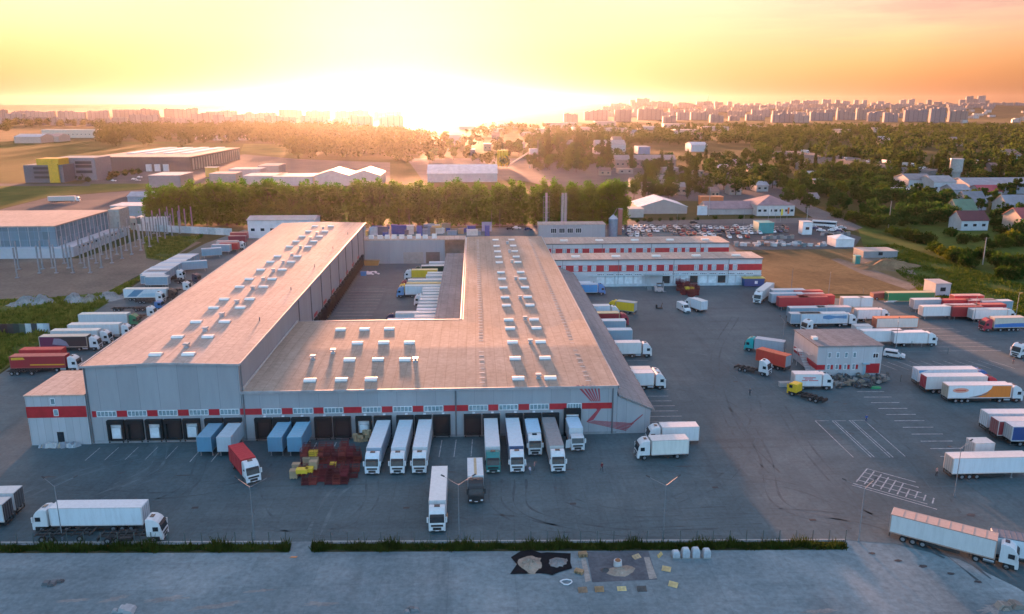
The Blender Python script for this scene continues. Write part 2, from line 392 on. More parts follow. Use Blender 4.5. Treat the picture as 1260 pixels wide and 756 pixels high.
for k in range(14): stripe(104 + 3.2*(k % 7), 61 - 12*(k//7), 118 + 3.2*(k % 7), 60.8 - 12*(k//7), .01)
for k in range(7): stripe(124, 70 - 3.5*k, 140, 69.6 - 3.5*k, .16)
tag(link('painted_lines', b.mesh('painted_lines'), plain((.32, .33, .34), .85, 0, .45, 1.2)), kind='structure')

# patches of worn, sealed and wet looking paving, oil marks
def blob(name, c, rx, ry, mat, z, seed, rot=0., n=26, jag=.22):
    rr = random.Random(seed); pts = []
    for i in range(n):
        a_ = 2*math.pi*i/n; k = 1 + rr.uniform(-jag, jag)
        x, y = math.cos(a_)*rx*k, math.sin(a_)*ry*k
        pts.append((c[0] + x*math.cos(rot) - y*math.sin(rot), c[1] + x*math.sin(rot) + y*math.cos(rot)))
    return sheet(name, pts, z, mat)
OIL = plain((.03, .033, .038), .55, 0, .4, 1.5)
PATCH = ground('patched_asphalt', [(.3, (.05, .054, .06)), (.7, (.075, .08, .085))], .2, 2., .85)
for k, (x, y, rx, ry, ro) in enumerate([(60, 587, 1.4, .25, .0), (150, 582, .6, .25, .8), (162, 568, .5, .2, .9), (228, 585, 1.8, .22, .02), (555, 581, .9, .2, 0), (696, 578, 1.6, .25, .05),
        (840, 574, 1.6, .25, .03), (1046, 533, .9, .25, -.6), (1195, 634, .8, .5, .3), (1073, 681, .5, .3, 0), (1105, 690, .5, .3, 0), (1136, 697, .6, .35, 0), (1170, 706, .5, .3, 0), (1203, 716, .5, .3, 0), (1028, 495, .7, .3, .2), (1040, 497, .5, .25, .2), (876, 480, .5, .2, .1)]):
    blob('oil_stain', P(x, y), rx, ry, OIL, .006, k, ro)
LIGHTP = ground('worn_concrete', [(.35, (.19, .19, .19)), (.65, (.27, .265, .255))], .5, 2.5, .9)
for k, (x, y, rx, ry, ro) in enumerate([(140, 737, 1.6, .45, .4), (90, 739, 2.2, .3, .1), (205, 737, 2.6, .6, .1), (270, 745, 3.2, .5, .2), (395, 743, 2., .5, 0), (1225, 748, 2.4, .9, .3), (320, 727, 1.6, .3, .1), (1010, 752, 2., .5, .1)]):
    blob('worn_patch', P(x, y), rx, ry, LIGHTP, -.012, 40 + k, ro, 30, .45)

TRK = plain((.046, .076, .088), .8, 0, .35, .5); TRL = plain((.085, .122, .135), .9, 0, .3, .6)
def track(pts, wd, mat, z=.008):
    """worn wheel path swept through a few photo points (Catmull-Rom)"""
    w_ = [Vector(P(*p)) for p in pts]; w_ = [w_[0]*2 - w_[1]] + w_ + [w_[-1]*2 - w_[-2]]; c = []
    for i in range(1, len(w_) - 2):
        for k in range(10):
            t_ = k/10; a_, b_, d_, e_ = w_[i-1:i+3]
            c.append(.5*((2*b_) + (d_-a_)*t_ + (2*a_-5*b_+4*d_-e_)*t_*t_ + (3*b_-a_-3*d_+e_)*t_**3))
    b = MB()
    for off in (-1., 1.):
        vs_ = []
        for i, p in enumerate(c):
            d = (c[min(i+1, len(c)-1)] - c[max(i-1, 0)]).normalized(); n = Vector((-d.y, d.x)); q = p + n*off
            ww = wd*(.5 + .4*math.sin(i*.7 + off)); vs_ += [(q.x - n.x*ww, q.y - n.y*ww, z), (q.x + n.x*ww, q.y + n.y*ww, z)]
        b.add(vs_, [(2*i, 2*i+1, 2*i+3, 2*i+2) for i in range(len(c) - 1)])
    tag(link('tyre_track', b.mesh('tyre_track'), mat), kind='structure')
for k, pts in enumerate([[(310, 600), (330, 640), (400, 655), (480, 650)], [(458, 590), (455, 620), (420, 645), (330, 650)], [(610, 590), (615, 625), (680, 650), (800, 645), (950, 640)], [(690, 588), (700, 615), (780, 632), (900, 628), (1060, 640), (1180, 690)],
        [(640, 590), (650, 630), (760, 655), (900, 655)], [(810, 575), (880, 585), (980, 600), (1080, 640)], [(830, 480), (900, 500), (940, 560), (960, 620), (1060, 650)], [(820, 440), (890, 450), (930, 500), (900, 580), (820, 620)], [(905, 390), (880, 440), (900, 520), (960, 590)],
        [(960, 500), (1000, 560), (1060, 620), (1140, 660), (1220, 720)], [(250, 562), (230, 600), (150, 630), (40, 635)], [(345, 565), (320, 590), (200, 610), (60, 600)], [(1060, 510), (1120, 560), (1180, 640)], [(520, 590), (560, 630), (640, 640)]]): track(pts, .26, TRK)
for pts in [[(20, 615), (90, 585), (180, 560)], [(60, 640), (150, 600), (240, 572)], [(385, 660), (410, 610), (440, 590)], [(200, 545), (190, 575), (140, 600)], [(840, 430), (900, 445), (980, 500)], [(870, 400), (900, 420), (1000, 470)]]: track(pts, .35, TRL, .007)
for k, (x, y) in enumerate([(500, 625), (705, 620), (240, 625), (880, 600), (1000, 640), (905, 470), (1150, 655)]):
    p = P(x, y); b = MB(); b.box(-.5, .5, -.3, .3, -.05, .014); [b.box(-.42 + .14*i, -.36 + .14*i, -.24, .24, .0141, .02) for i in range(7)]
    tag(link('drain_grate', b.mesh('drain_grate'), plain((.03, .032, .035), .7), None, (p[0], p[1], 0)), 'dark iron drain grate set in the yard', 'drain', 'drain grates in the yard')
# ------------------------------------------------------------------ warehouse complex
class Thing:
    def __init__(s, name, label, cat, c, group=None):
        s.c = Vector((c[0], c[1], c[2] if len(c) > 2 else 0.)); s.root = empty(name, label, cat, s.c, 0, group)
    def add(s, name, b, mats, label=None, parent=None):
        o = link(name, b.mesh(name), mats, parent or s.root, (0, 0, 0) if parent else -s.c)
        if label: o['label'] = label
        return o
CLAD = panels((.31, .325, .345), 3.66); CLAD2 = panels((.30, .31, .33), 6.2)
PLINTH = plain((.26, .27, .28), .8)
def roofmat(name, stops, rot=0):
    m, t = nt(name); v = coords(t)
    n1 = noise(t, v, .05, 6, .65); n2 = noise(t, v, .9, 5, .7)
    k = ramp(t, n1, stops)
    k = mixc(t, .45, k, ramp(t, n2, [(.25, .25), (.75, .75)]), 'OVERLAY')
    br = nd(t, 'ShaderNodeTexBrick', offset=.5); t.links.new(coords(t, rot=R(90)), br.inputs[0]); br.inputs['Scale'].default_value = 1
    br.inputs['Brick Width'].default_value = 12.; br.inputs['Row Height'].default_value = 2.; br.inputs['Mortar Size'].default_value = .05
    br.inputs['Color1'].default_value = (.94, .94, .94, 1); br.inputs['Color2'].default_value = (1.06, 1.06, 1.06, 1); br.inputs['Mortar'].default_value = (.7, .68, .66, 1)
    k = mixc(t, .8, k, br.outputs[0], 'MULTIPLY')
    n3 = noise(t, coords(t, scale=(.9, .05, 1)), 1., 4); k = mixc(t, ramp(t, n3, [(.5, 0.), (.75, .5)]), k, mixc(t, 1., k, (.68, .67, .66), 'MULTIPLY'))
    return finish(m, t, k, .9, 0, .06, n2, .15)
ROOF_T = roofmat('pale_roof_membrane', [(.3, (.41, .32, .265)), (.7, (.5, .395, .335))])
ROOF_L = roofmat('grey_roof_membrane', [(.3, (.315, .245, .19)), (.7, (.40, .32, .26))])
ROOF_S = roofmat('lean_to_roof', [(.3, (.2, .195, .2)), (.7, (.27, .26, .26))])
EDGE = plain((.33, .33, .34), .5); GUT = plain((.12, .125, .135), .5)
def translucent(c, k=.6):
    m, t = nt('milky_dome'); d = nd(t, 'ShaderNodeBsdfDiffuse'); tr = nd(t, 'ShaderNodeBsdfTranslucent'); mx = nd(t, 'ShaderNodeMixShader'); o = nd(t, 'ShaderNodeOutputMaterial')
    d.inputs[0].default_value = c4(c); tr.inputs[0].default_value = c4(c); mx.inputs[0].default_value = k
    t.links.new(d.outputs[0], mx.inputs[1]); t.links.new(tr.outputs[0], mx.inputs[2]); t.links.new(mx.outputs[0], o.inputs[0]); return m
SKYL = plain((.76, .72, .67), .6, 0, .08)

def gable_grid(b, a0, a1, b0, b1, hf, na, nb, keep=None):
    idx = {}
    for j in range(nb + 1):
        for i in range(na + 1):
            a_ = a0 + (a1-a0)*i/na; q = b0 + (b1-b0)*j/nb
            idx[i, j] = len(b.v); b.v.append((a_, q, hf(a_, q)))
    for j in range(nb):
        for i in range(na):
            if keep and not keep(a0 + (a1-a0)*(i+.5)/na, b0 + (b1-b0)*(j+.5)/nb): continue
            b.f.append((idx[i, j], idx[i+1, j], idx[i+1, j+1], idx[i, j+1])); b.m.append(0)
def skylight(T, parent, a_, q, z):
    b = MB(); b.box(a_-1.15, a_+1.15, q-.8, q+.8, z-.35, z+.2)
    o = T.add('skylight', b, EDGE, parent=parent)
    d = MB(); n = 7; prof = [(q - .82*math.cos(math.pi*i/n), z + .2 + .36*math.sin(math.pi*i/n)) for i in range(n + 1)]
    d.loft([[(x, y, zz) for y, zz in prof] for x in (a_-1.18, a_+1.18)])
    T.add('dome', d, SKYL, parent=o)
def roof_vent(T, parent, a_, q, z):
    b = MB(); b.box(a_-.45, a_+.45, q-.45, q+.45, z-.4, z+.45); b.box(a_-.55, a_+.55, q-.55, q+.55, z+.6, z+.95); b.cyl((a_, q, z+.4), (a_, q, z+.65), .3)
    T.add('roof_vent', b, plain((.36, .40, .43), .4, .3), parent=parent)
def dock(T, a0, a1, z0=1., z1=4.35, fb=0., door=None, axis='b', sgn=-1):
    """dock opening: black rubber shelter round a pale door or a black panel painting the unlit inside; sgn = outward side"""
    def bx(b, u0, u1, d0, d1, zz0, zz1):
        d0, d1 = sorted((fb + sgn*d0, fb + sgn*d1))
        if axis == 'b': b.box(u0, u1, d0, d1, zz0, zz1)
        else: b.box(d0, d1, u0, u1, zz0, zz1)
    b = MB(); w_ = .42
    bx(b, a0, a0+w_, .0, .75, z0-.1, z1); bx(b, a1-w_, a1, .0, .75, z0-.1, z1); bx(b, a0, a1, .0, .8, z1+.002, z1+.75)
    o = T.add('dock_shelter', b, RUBBER)
    b = MB(); bx(b, a0+w_, a1-w_, .004, .05, z0, z1)
    T.add('door_or_dark_inside', b, plain((.62, .64, .66), .4) if door else plain((.012, .015, .018), .8), parent=o, label='pale closed dock door' if door else None)  # open docks: near-black panel paints the shade of the interior
    b = MB(); bx(b, a0+.15, a0+.4, .8, .95, z0-.45, z0-.12); bx(b, a1-.4, a1-.15, .8, .95, z0-.45, z0-.12); bx(b, a0+w_, a1-w_, 0.01, .6, z0-.25, z0-.02)
    T.add('dock_bumper', b, DARK, parent=o)
    if door:
        b = MB(); bx(b, a0+w_+.3, a1-w_-.3, .05, .5, z0+.3, z0+2.3)
        T.add('stacked_load', b, plain((.6, .63, .66), .5), parent=o)
def dock_lamp(T, a_, z):
    b = MB(); b.box(a_-.25, a_+.25, -.55, -.1, z-.05, z+.12); b.box(a_-.04, a_+.04, -.12, .0, z, z+.06)
    T.add('wall_lamp', b, LAMPGLASS)
def window(T, a0, a1, z0, z1, fb=0., n=3, axis='b', sgn=-1, mat=None):
    def bx(b, u0, u1, d0, d1, zz0, zz1):
        d0, d1 = sorted((fb + sgn*d0, fb + sgn*d1))
        if axis == 'b': b.box(u0, u1, d0, d1, zz0, zz1)
        else: b.box(d0, d1, u0, u1, zz0, zz1)
    b = MB(); bx(b, a0, a1, .0, .03, z0, z1); o = T.add('window', b, mat or PANE)
    b = MB(); g = .045
    for i in range(n + 1):
        x = a0 + (a1-a0)*i/n; bx(b, x-g, x+g, .0, .07, z0-.02, z1+.02)
    bx(b, a0, a1, .001, .065, z0-.08, z0+.04); bx(b, a0, a1, .001, .065, z1-.04, z1+.08)
    T.add('frame', b, WHITE, parent=o)

# --- tall hall
T = Thing('tall_warehouse', 'tall long grey warehouse hall with pinkish roof and red stripes on the left', 'warehouse', (-55, 90, 0))
plan = [(-68.2, 0.), (-40., 0.), (-40.3, 181), (-73., 181)]
def tall_h(u): return 15.3 + .45 * (1 - abs(2*u - 1))
b = MB(); b.poly(plan, .6, 15.25); b.prism([(-68.2, 15.25), (-40, 15.25), (-54.1, 15.68)], 0., .35)
T.add('main_wall', b, CLAD)
b = MB(); b.poly([(p[0] + (-.05 if p[0] < -50 else .05), p[1] + (-.05 if p[1] < 50 else .05)) for p in plan], 0., .6); T.add('plinth', b, PLINTH)
b = MB(); nU, nV = 8, 30
for j in range(nV + 1):
    v_ = j / nV
    for i in range(nU + 1):
        u = i / nU; a_ = (-68.5 - 4.8*v_) * (1-u) + (-39.7 - .3*v_) * u; b.v.append((a_, -.25 + 181.5*v_, tall_h(u) + .08))
for j in range(nV):
    for i in range(nU): b.f.append((j*(nU+1)+i, j*(nU+1)+i+1, (j+1)*(nU+1)+i+1, (j+1)*(nU+1)+i)); b.m.append(0)
roof = T.add('roof', b, ROOF_T)
b = MB()
b.prism([(-68.6, 15.02), (-54.1, 15.47), (-39.6, 15.02), (-39.6, 15.42), (-54.1, 15.87), (-68.6, 15.42)], -.36, -.2)
b.poly([(-39.75, -.2), (-39.5, -.2), (-39.8, 181.3), (-40.05, 181.3)], 15.0, 15.5); b.poly([(-68.65, -.2), (-68.4, -.2), (-73.2, 181.3), (-73.45, 181.3)], 15.0, 15.5)
T.add('eaves_trim', b, EDGE)
sbs = [4.6, 16.4, 28, 40.5, 48.8, 62.4, 71.8, 84.3, 96, 105.3, 122.5, 133, 143.5, 155.4, 168.4]
for q in sbs:
    skylight(T, roof, -56.5 - .008*q, q, 15.72); skylight(T, roof, -50.4 - .008*q, q, 15.68)
for q in [9.6, 21.2, 33, 45.1, 59.9, 70.7, 82.3, 94.7, 106.7, 120.4, 138, 150, 163]: roof_vent(T, roof, -52.5 - .008*q, q, 15.72)
for q in (30, 60, 90, 120, 150):
    b = MB(); b.cyl((-44 + q*.01, q, 15.4), (-44 + q*.01, q, 16.3), .12); T.add('pipe_vent', b, GUT, parent=roof)
wins = [(-66.0, -63.0), (-61.0, -58.5), (-56.0, -53.0), (-50.4, -47.4), (-44.8, -41.9)]
reds = [(-68.1, -66.7), (-62.9, -61.05), (-57.0 - .1, -55.2), (-51.6, -49.7), (-46., -44.2), (-40.9, -40.02)]
def ax(x, y=506): # front facade position from its pixel
    lo = 5.8; a0, q0 = P(x, y, 0); a1, q1 = P(x, y, 10)
    u = q0 / (q0 - q1); return a0 + (a1-a0)*u
for x0, x1 in ((113, 118), (143.5, 156), (181, 193.5), (219, 232), (257, 270), (295.5, 300.5)):
    b = MB(); b.box(ax(x0), ax(x1), -.05, -.001, 5.3, 6.5); T.add('red_panel', b, RED)
for x0, x1 in ((119, 142.5), (157, 180), (195, 218), (233, 256), (271, 294)): window(T, ax(x0), ax(x1), 5.4, 6.4, 0, 5)
for i, (x0, x1) in enumerate(((134, 154.5), (156.5, 177.5), (181, 201.5), (203.5, 224.5), (227, 247.5), (254, 276), (278, 299))):
    dock(T, ax(x0, 528), ax(x1, 528), .9, 4.0, 0, i in (0, 2, 4))
for x in (110.5, 300.8): b = MB(); b.cyl((ax(x), -.12, .2), (ax(x), -.12, 15.2), .13); T.add('downpipe', b, GUT)
for k in range(22):        # docks along the inner side, facing the courtyard
    q = 54 + k*5.2
    dock(T, q, q + 3.2, .9, 4.2, -40.1, False, 'a', 1)
for k in range(9): b = MB(); b.cyl((-39.9, 52 + 15*k, .2), (-39.9, 52 + 15*k, 15.), .13); T.add('downpipe', b, GUT)
for k in range(8):
    b = MB(); b.box(-39.99, -39.93, 56 + 14*k, 60.5 + 14*k, 5.4, 6.3); T.add('red_panel', b, RED)

# --- annex on the left end
T = Thing('gatehouse_annex', 'two storey grey annex with broad red band at the left front corner', 'annex', (-74, 7, 0))
b = MB(); b.box(-79.2, -68.35, -.3, 13.6, 0, 9.7); T.add('main_wall', b, panels((.42, .43, .45), 1.3))
b = MB(); b.box(-79.35, -68.36, -.45, 13.75, 9.702, 9.95); T.add('roof', b, ROOF_T)
b = MB(); b.box(-79.25, -68.4, -.36, -.305, 5.5, 7.7); b.box(-79.26, -79.205, -.36, 13.6, 5.5, 7.7); T.add('red_band', b, RED)
for a_, z in ((-74.2, 8.1), (-73.9, 5.9)): window(T, a_-.4, a_+.4, z, z + 1.15, -.37, 1)
b = MB(); b.box(-74.3, -73.1, -.38, -.305, 0.01, 2.6); T.add('door', b, GLASS)

# --- low hall: front range, right wing, lean-tos (one roof over an L)
T = Thing('low_warehouse', 'low wide L shaped grey warehouse with flat roof, skylights and red ribbon emblem', 'warehouse', (-4, 60, 0))
Lp = [(-39.9, 0), (31, 0), (31, 177), (.5, 177), (.5, 49.5), (-39.9, 49.5)]
b = MB(); b.poly(Lp, .5, 9.7); T.add('main_wall', b, CLAD)
b = MB(); b.poly([(-39.95, -.05), (31.05, -.05), (31.05, 177), (.45, 177), (.45, 49.55), (-39.95, 49.55)], 0, .5); T.add('plinth', b, PLINTH)
def low_h(a_, q):
    h1 = min(q, 49.5 - q) if q <= 49.5 else -9
    h2 = min(a_ - .5, 31 - a_, q) if a_ >= .5 else -9
    return 9.9 + .016 * max(0., h1, h2)
b = MB(); gable_grid(b, -40, 31, 0, 177, low_h, 71, 118, lambda a_, q: q < 49.5 or a_ > .5)
roof = T.add('roof', b, ROOF_L)
b = MB(); b.poly([(-39.9, -.3), (31.2, -.3), (31.2, -.06), (-39.9, -.06)], 9.45, 9.98); b.box(31.05, 31.3, -.3, 177, 9.45, 9.98); b.box(.2, .45, 49.8, 177, 9.4, 9.98); b.box(-39.9, .2, 49.55, 49.8, 9.4, 9.98)
T.add('eaves_trim', b, EDGE)
wbs = [4, 16, 27.3, 39.2, 47, 61.5, 70.7, 82.6, 94.5, 104.2, 120.6, 130.5, 141.2, 152.7, 166.4]
for q in wbs:
    skylight(T, roof, 12.2, q, low_h(12.2, q) + .05); skylight(T, roof, 18.45, q, low_h(18.45, q) + .05)
for a_, q in ((-22.2, 40.2), (-16.4, 40.2), (-22.2, 28.3), (-16.4, 28.3), (-10.7, 28), (-22.2, 16.6), (-16.3, 16.5), (-10.7, 16.2), (-22, 4.8), (-16.3, 4.8), (-27.8, 40.2), (-28, 4.8)):
    skylight(T, roof, a_, q, low_h(a_, q) + .05)
for a_, q in ((16.2, 4.7), (16.2, 27.2), (16.3, 47.4), (16.3, 69.3), (16.4, 94.5), (16.5, 121), (16.5, 140), (16.5, 158), (-8.5, 15.5), (-30, 18), (-26.5, 22)):
    roof_vent(T, roof, a_, q, low_h(a_, q))
for a_ in (5.2, 25.6):
    b = MB()
    for k in range(60): b.box(a_-.5, a_+.5, 2 + 2.8*k, 2.15 + 2.8*k, low_h(a_, 30) - .02, low_h(a_, 30) + .06)
    T.add('walkway_slats', b, plain((.5, .48, .46), .7), parent=roof)
b = MB(); b.box(-39.9, -39.6, 1, 49, 9.9, 10.35); T.add('wall_flashing', b, plain((.5, .48, .46), .5), parent=roof)
for x0, x1 in ((301.5, 322), (347, 360), (386, 398), (423, 445), (470, 483), (508, 521), (546, 576), (601, 613), (638, 651), (676, 697), (716, 754.5)):
    b = MB(); b.box(ax(x0), min(30.98, ax(x1)), -.05, -.001, 5.25, 6.45); T.add('red_panel', b, RED)
for x0, x1 in ((323, 346), (361, 385), (399, 422), (446, 469), (484, 507), (522, 545), (577, 600), (614, 637), (652, 675), (698, 715)):
    window(T, ax(x0), ax(x1), 5.35, 6.35, 0, 5)
for i, (x0, x1) in enumerate(((315, 335.5), (337, 358), (360, 382), (388, 409), (411, 432.5), (438.5, 458), (461, 482.5), (488.5, 509.5), (511, 531.5), (533.5, 554.5), (571, 592), (594, 615), (622, 643), (644.5, 665.5), (667, 687.5))):
    dock(T, ax(x0, 528), ax(x1, 528), .7, 3.9, 0, i == 5); dock_lamp(T, ax((x0+x1)/2 + 1.5, 514), 4.95)
dock(T, ax(693.5, 525), ax(714, 525), .1, 4.75, 0)
b = MB(); b.box(ax(696, 525), ax(711.5, 525), -.35, -.06, 3.95, 4.2); T.add('roller_shutter', b, LAMPGLASS)
for x in (561, 753.5): b = MB(); b.cyl((ax(x), -.12, .2), (ax(x), -.12, 9.5), .13); T.add('downpipe', b, GUT)
# red ribbon emblem across the wall
def fp(x, y):  # wall pixel in the 4.848x close view -> (a, z)
    x = 660 + x/4.848; y = 440 + y/4.848
    a0, q0 = P(x, y, 0); a1, q1 = P(x, y, 12); u = q0 / (q0 - q1); return (a0 + (a1-a0)*u, 12*u)
def fpoly(b, pts, d):
    pts = [fp(*p) for p in pts]
    area = sum(pts[i][0]*pts[(i+1) % len(pts)][1] - pts[(i+1) % len(pts)][0]*pts[i][1] for i in range(len(pts)))
    if area > 0: pts = pts[::-1]
    b.prism(pts, -d, -.012 - d*.1)
EMB = plain((.36, .05, .07), .5)
b = MB()
top = [(236, 256), (268, 283), (293, 305), (316, 327), (340, 350), (364, 376)]; bot = [(326, 334), (338, 346), (349, 356), (359, 365), (368, 373), (376, 381)]
for (x0, x1), (u0, u1) in zip(top, bot): fpoly(b, [(x0, 166), (x1, 166), (u1, 262), (u0, 262)], .03)
fpoly(b, [(352, 299), (384, 299), (384, 310), (362, 312)], .03)
fpoly(b, [(364, 311), (384, 309), (340, 372), (302, 386), (298, 384)], .032)
for k in range(6):
    u0, u1 = k/6., (k + .55)/6.
    l0, l1 = lerp((345, 376), (300, 388), u0), lerp((345, 376), (300, 388), u1); r0, r1 = lerp((582, 393), (530, 441), u0), lerp((582, 393), (530, 441), u1)
    fpoly(b, [l0, r0, r1, l1], .034)
fpoly(b, [(560, 398), (634, 338), (634, 344), (566, 402)], .036)
T.add('ribbon_emblem', b, EMB)
# lean-to on the right
b = MB(); b.prism([(31.06, .02), (37.6, .02), (37.6, 4.85), (31.06, 7.75)], .06, 127); T.add('lean_to_wall', b, CLAD)
b = MB(); b.prism([(31.31, 7.85), (38.3, 4.75), (38.3, 5.), (31.31, 8.1)], -.3, 127.2); T.add('lean_to_roof', b, ROOF_S)
for k in range(24): 
    q = 4 + k*5.05; dock(T, q, q + 3.2, .9, 4.2, 37.61, False, 'a', 1)
# canopy into the courtyard
b = MB(); b.box(-7., .4, 50, 162, 5.7, 6.); T.add('canopy_roof', b, ROOF_S)
for k in range(12): b = MB(); b.box(-6.9, -6.6, 51 + 10*k, 51.3 + 10*k, .01, 5.68); T.add('canopy_post', b, STEEL)
for k in range(30):
    q = 52 + k*3.55; dock(T, q, q + 3., .9, 4., .4, False, 'a', -1)

# --- range closing the courtyard at the back
T = Thing('courtyard_back_hall', 'plain grey hall closing the far end of the courtyard between both warehouses', 'warehouse', (-24, 176, 0))
b = MB(); b.box(-40, -8, 172.5, 180.5, 0, 9.4); T.add('main_wall', b, CLAD2)
b = MB(); b.box(-40.2, .3, 172.3, 181, 9.402, 9.75); T.add('roof', b, ROOF_T)
b = MB(); b.box(-8, .2, 177, 180.5, .01, 9.4); b.box(-7.5, .1, 176.9, 177, 4, 9); T.add('recessed_wall', b, plain((.36, .27, .22), .7))
for a0, a1 in ((-24.5, -16.5), (-15.5, -10)):
    b = MB(); b.box(a0, a1, 172.4, 172.498, 0.02, 4.6); T.add('gate_opening', b, plain((.3, .27, .24) if a0 < -20 else (.12, .1, .09), .8))
for k in range(9):
    a_ = -38 + 3.1*k + random.uniform(-.5, .5)
    b = MB(); b.box(a_, a_ + 1.9, 174.5, 176, 9.75, 11.2 + random.uniform(-.2, .3)); b.cyl((a_ + .95, 174.4, 10.5), (a_ + .95, 174.5, 10.5), .5); T.add('air_conditioner', b, plain((.62, .62, .62), .5))

# --- striped depot buildings
def depot(label, a0, a1, q0, q1, h, n, dock_on):
    T = Thing('depot_building', label, 'depot', ((a0+a1)/2, (q0+q1)/2, 0), 'red striped depot buildings')
    b = MB(); b.box(a0, a1, q0, q1, 0, h); T.add('main_wall', b, panels((.50, .52, .54), 9.6))
    b = MB(); b.box(a0-.3, a1+.3, q0-.3, q1+.3, h + .002, h + .25); rf = T.add('roof', b, ROOF_T)
    b = MB(); b.box(a0, a1, q0-.06, q0-.002, h*.56, h*.80); b.box(a1+.002, a1+.06, q0, q1, h*.56, h*.80); T.add('red_band', b, RED)
    b = MB(); b.box(a0-.31, a1+.31, q0-.36, q0-.305, h-.12, h+.26); T.add('eaves_trim', b, GUT)
    x = a0 + 2.5; i = 0
    while x < a1 - 8:
        if i % 7 != 5: window(T, x, x + 1.5, h*.59, h*.78, q0-.065, 2, mat=plain((.4, .42, .44), .2))
        x += 3.1 if i % 3 else 4.4; i += 1
    b = MB()
    k = a0 + 3
    while k < a1 - 3: b = MB(); b.cyl((k, q0-.12, .1), (k, q0-.12, h), .09); T.add('downpipe', b, GUT); k += 19.5
    for k in range(5): 
        a_ = a0 + 8 + (a1-a0-16)*k/4; b = MB(); b.box(a_-1.5, a_+1.5, (q0+q1)/2 - 2, (q0+q1)/2 - .8, h+.25, h+.75); T.add('skylight', b, SKYL, parent=rf)
    if dock_on:
        x = a0 + 15; i = 0
        while x < a1 - 4:
            if not (a0 + 31 < x < a0 + 38):
                b = MB(); b.box(x, x + 2.7, q0-.09, q0-.003, .9, 3.5); T.add('loading_door', b, plain((.03, .028, .027), .6) if i in (7, 10, 13) else plain((.62, .66, .68), .4), label='open dark loading door' if i in (7, 10, 13) else None)
                window(T, x + .1, x + 2.6, h*.425, h*.465, q0, 4, mat=GLASS)
            x += 3.3; i += 1
        b = MB(); b.box(a0 + 12, a1, q0-.6, q0-.1, 0.01, .85); b.box(a0 + 12, a1, q0-.5, q0-.003, 3.62, 3.8); T.add('loading_ledge', b, plain((.42, .5, .53), .6))
        b = MB(); b.box(a0 + 31.5, a0 + 37.5, q0-3, q0-.61, 4.3, 4.5)
        for k in range(12): b.box(a0 + 31.5, a0 + 33, q0-3.4-.35*k, q0-3.05-.35*k, 4.1-.36*k, 4.2-.36*k)
        for dx in (0, 5.9): b.box(a0 + 31.5 + dx, a0 + 31.6 + dx, q0-3, q0-2.9, 0.01, 5.4)
        T.add('outside_stair', b, plain((.34, .42, .44), .5, .3))
depot('long white depot with red window band and row of loading doors, nearer the yard', 31.5, 104.8, 128, 140, 9.4, 20, True)
depot('long white depot with red window band behind the nearer striped one', 31.5, 104.4, 164, 179, 8.8, 20, False)

# --- boiler house, silo, chimneys
T = Thing('boiler_house', 'low grey boiler house with square dark windows behind the low hall roof', 'building', (38, 200, 0))
p0, p1 = P(663, 296), P(745, 296)
b = MB(); b.box(p0[0], p1[0], p0[1], p0[1] + 9, 0, 7.2); T.add('main_wall', b, CLAD2)
b = MB(); b.box(p0[0]-.2, p1[0]+.2, p0[1]-.2, p0[1]+9.2, 7.202, 7.5); T.add('roof', b, ROOF_T)
for k in range(4): a_ = p0[0] + 5.6 + k*3.9; window(T, a_, a_ + 2.6, 3.4, 5.6, p0[1], 3, mat=GLASS)
T = Thing('grain_silo', 'tall blue corrugated silo with conical top beside the boiler house', 'silo', (*P(754, 291), 0))
c = T.c; b = MB(); b.cyl((c.x, c.y, 0), (c.x, c.y, 8.6), 2.15, n=20); T.add('drum', b, plain((.17, .28, .38), .4, .4)); b = MB(); b.cyl((c.x, c.y, 8.601), (c.x, c.y, 10.6), 2.3, .15, 20); T.add('cone_roof', b, plain((.42, .47, .5), .4, .4))
b = MB(); b.cyl((c.x, c.y, 10.5), (c.x + 1.6, c.y, 13.4), .09); b.cyl((c.x + 1.9, c.y + 1.5, 0), (c.x + 1.9, c.y + 1.5, 10.), .14); T.add('feed_pipe', b, STEEL)
T = Thing('brick_shaft', 'narrow reddish brick shaft standing right of the blue silo', 'tower', (*P(762.5, 289), 0)); c = T.c
b = MB(); b.box(c.x-.9, c.x+.9, c.y-.9, c.y+.9, 0, 12.5); T.add('shaft', b, plain((.25, .12, .09), .9)); b = MB(); b.box(c.x-1, c.x+1, c.y-1, c.y+1, 12.501, 12.8); T.add('cap', b, EDGE)
for lab, x, xs_, y, top in (('single pale steel chimney rising before the poplars', 672, (0,), 286, 19.5), ('pair of pale steel chimney flues joined side by side', 693.5, (-.75, .75), 286, 19.5)):
    T = Thing('chimney', lab, 'chimney', (*P(x, y), 0)); c = T.c
    for k in xs_:
        b = MB(); b.cyl((c.x + k, c.y, 0), (c.x + k, c.y, top), .62, .55, 12); T.add('flue', b, plain((.4, .38, .36), .5, .2))
    b = MB()
    for k in range(7): b.box(c.x-1.5, c.x+1.5, c.y-.06, c.y+.06, 2 + k*2.6, 2.12 + k*2.6)
    for k in (-1.45, 1.45): b.box(c.x + k - .05, c.x + k + .05, c.y-.05, c.y+.05, 0, 18)
    T.add('lattice', b, STEEL)

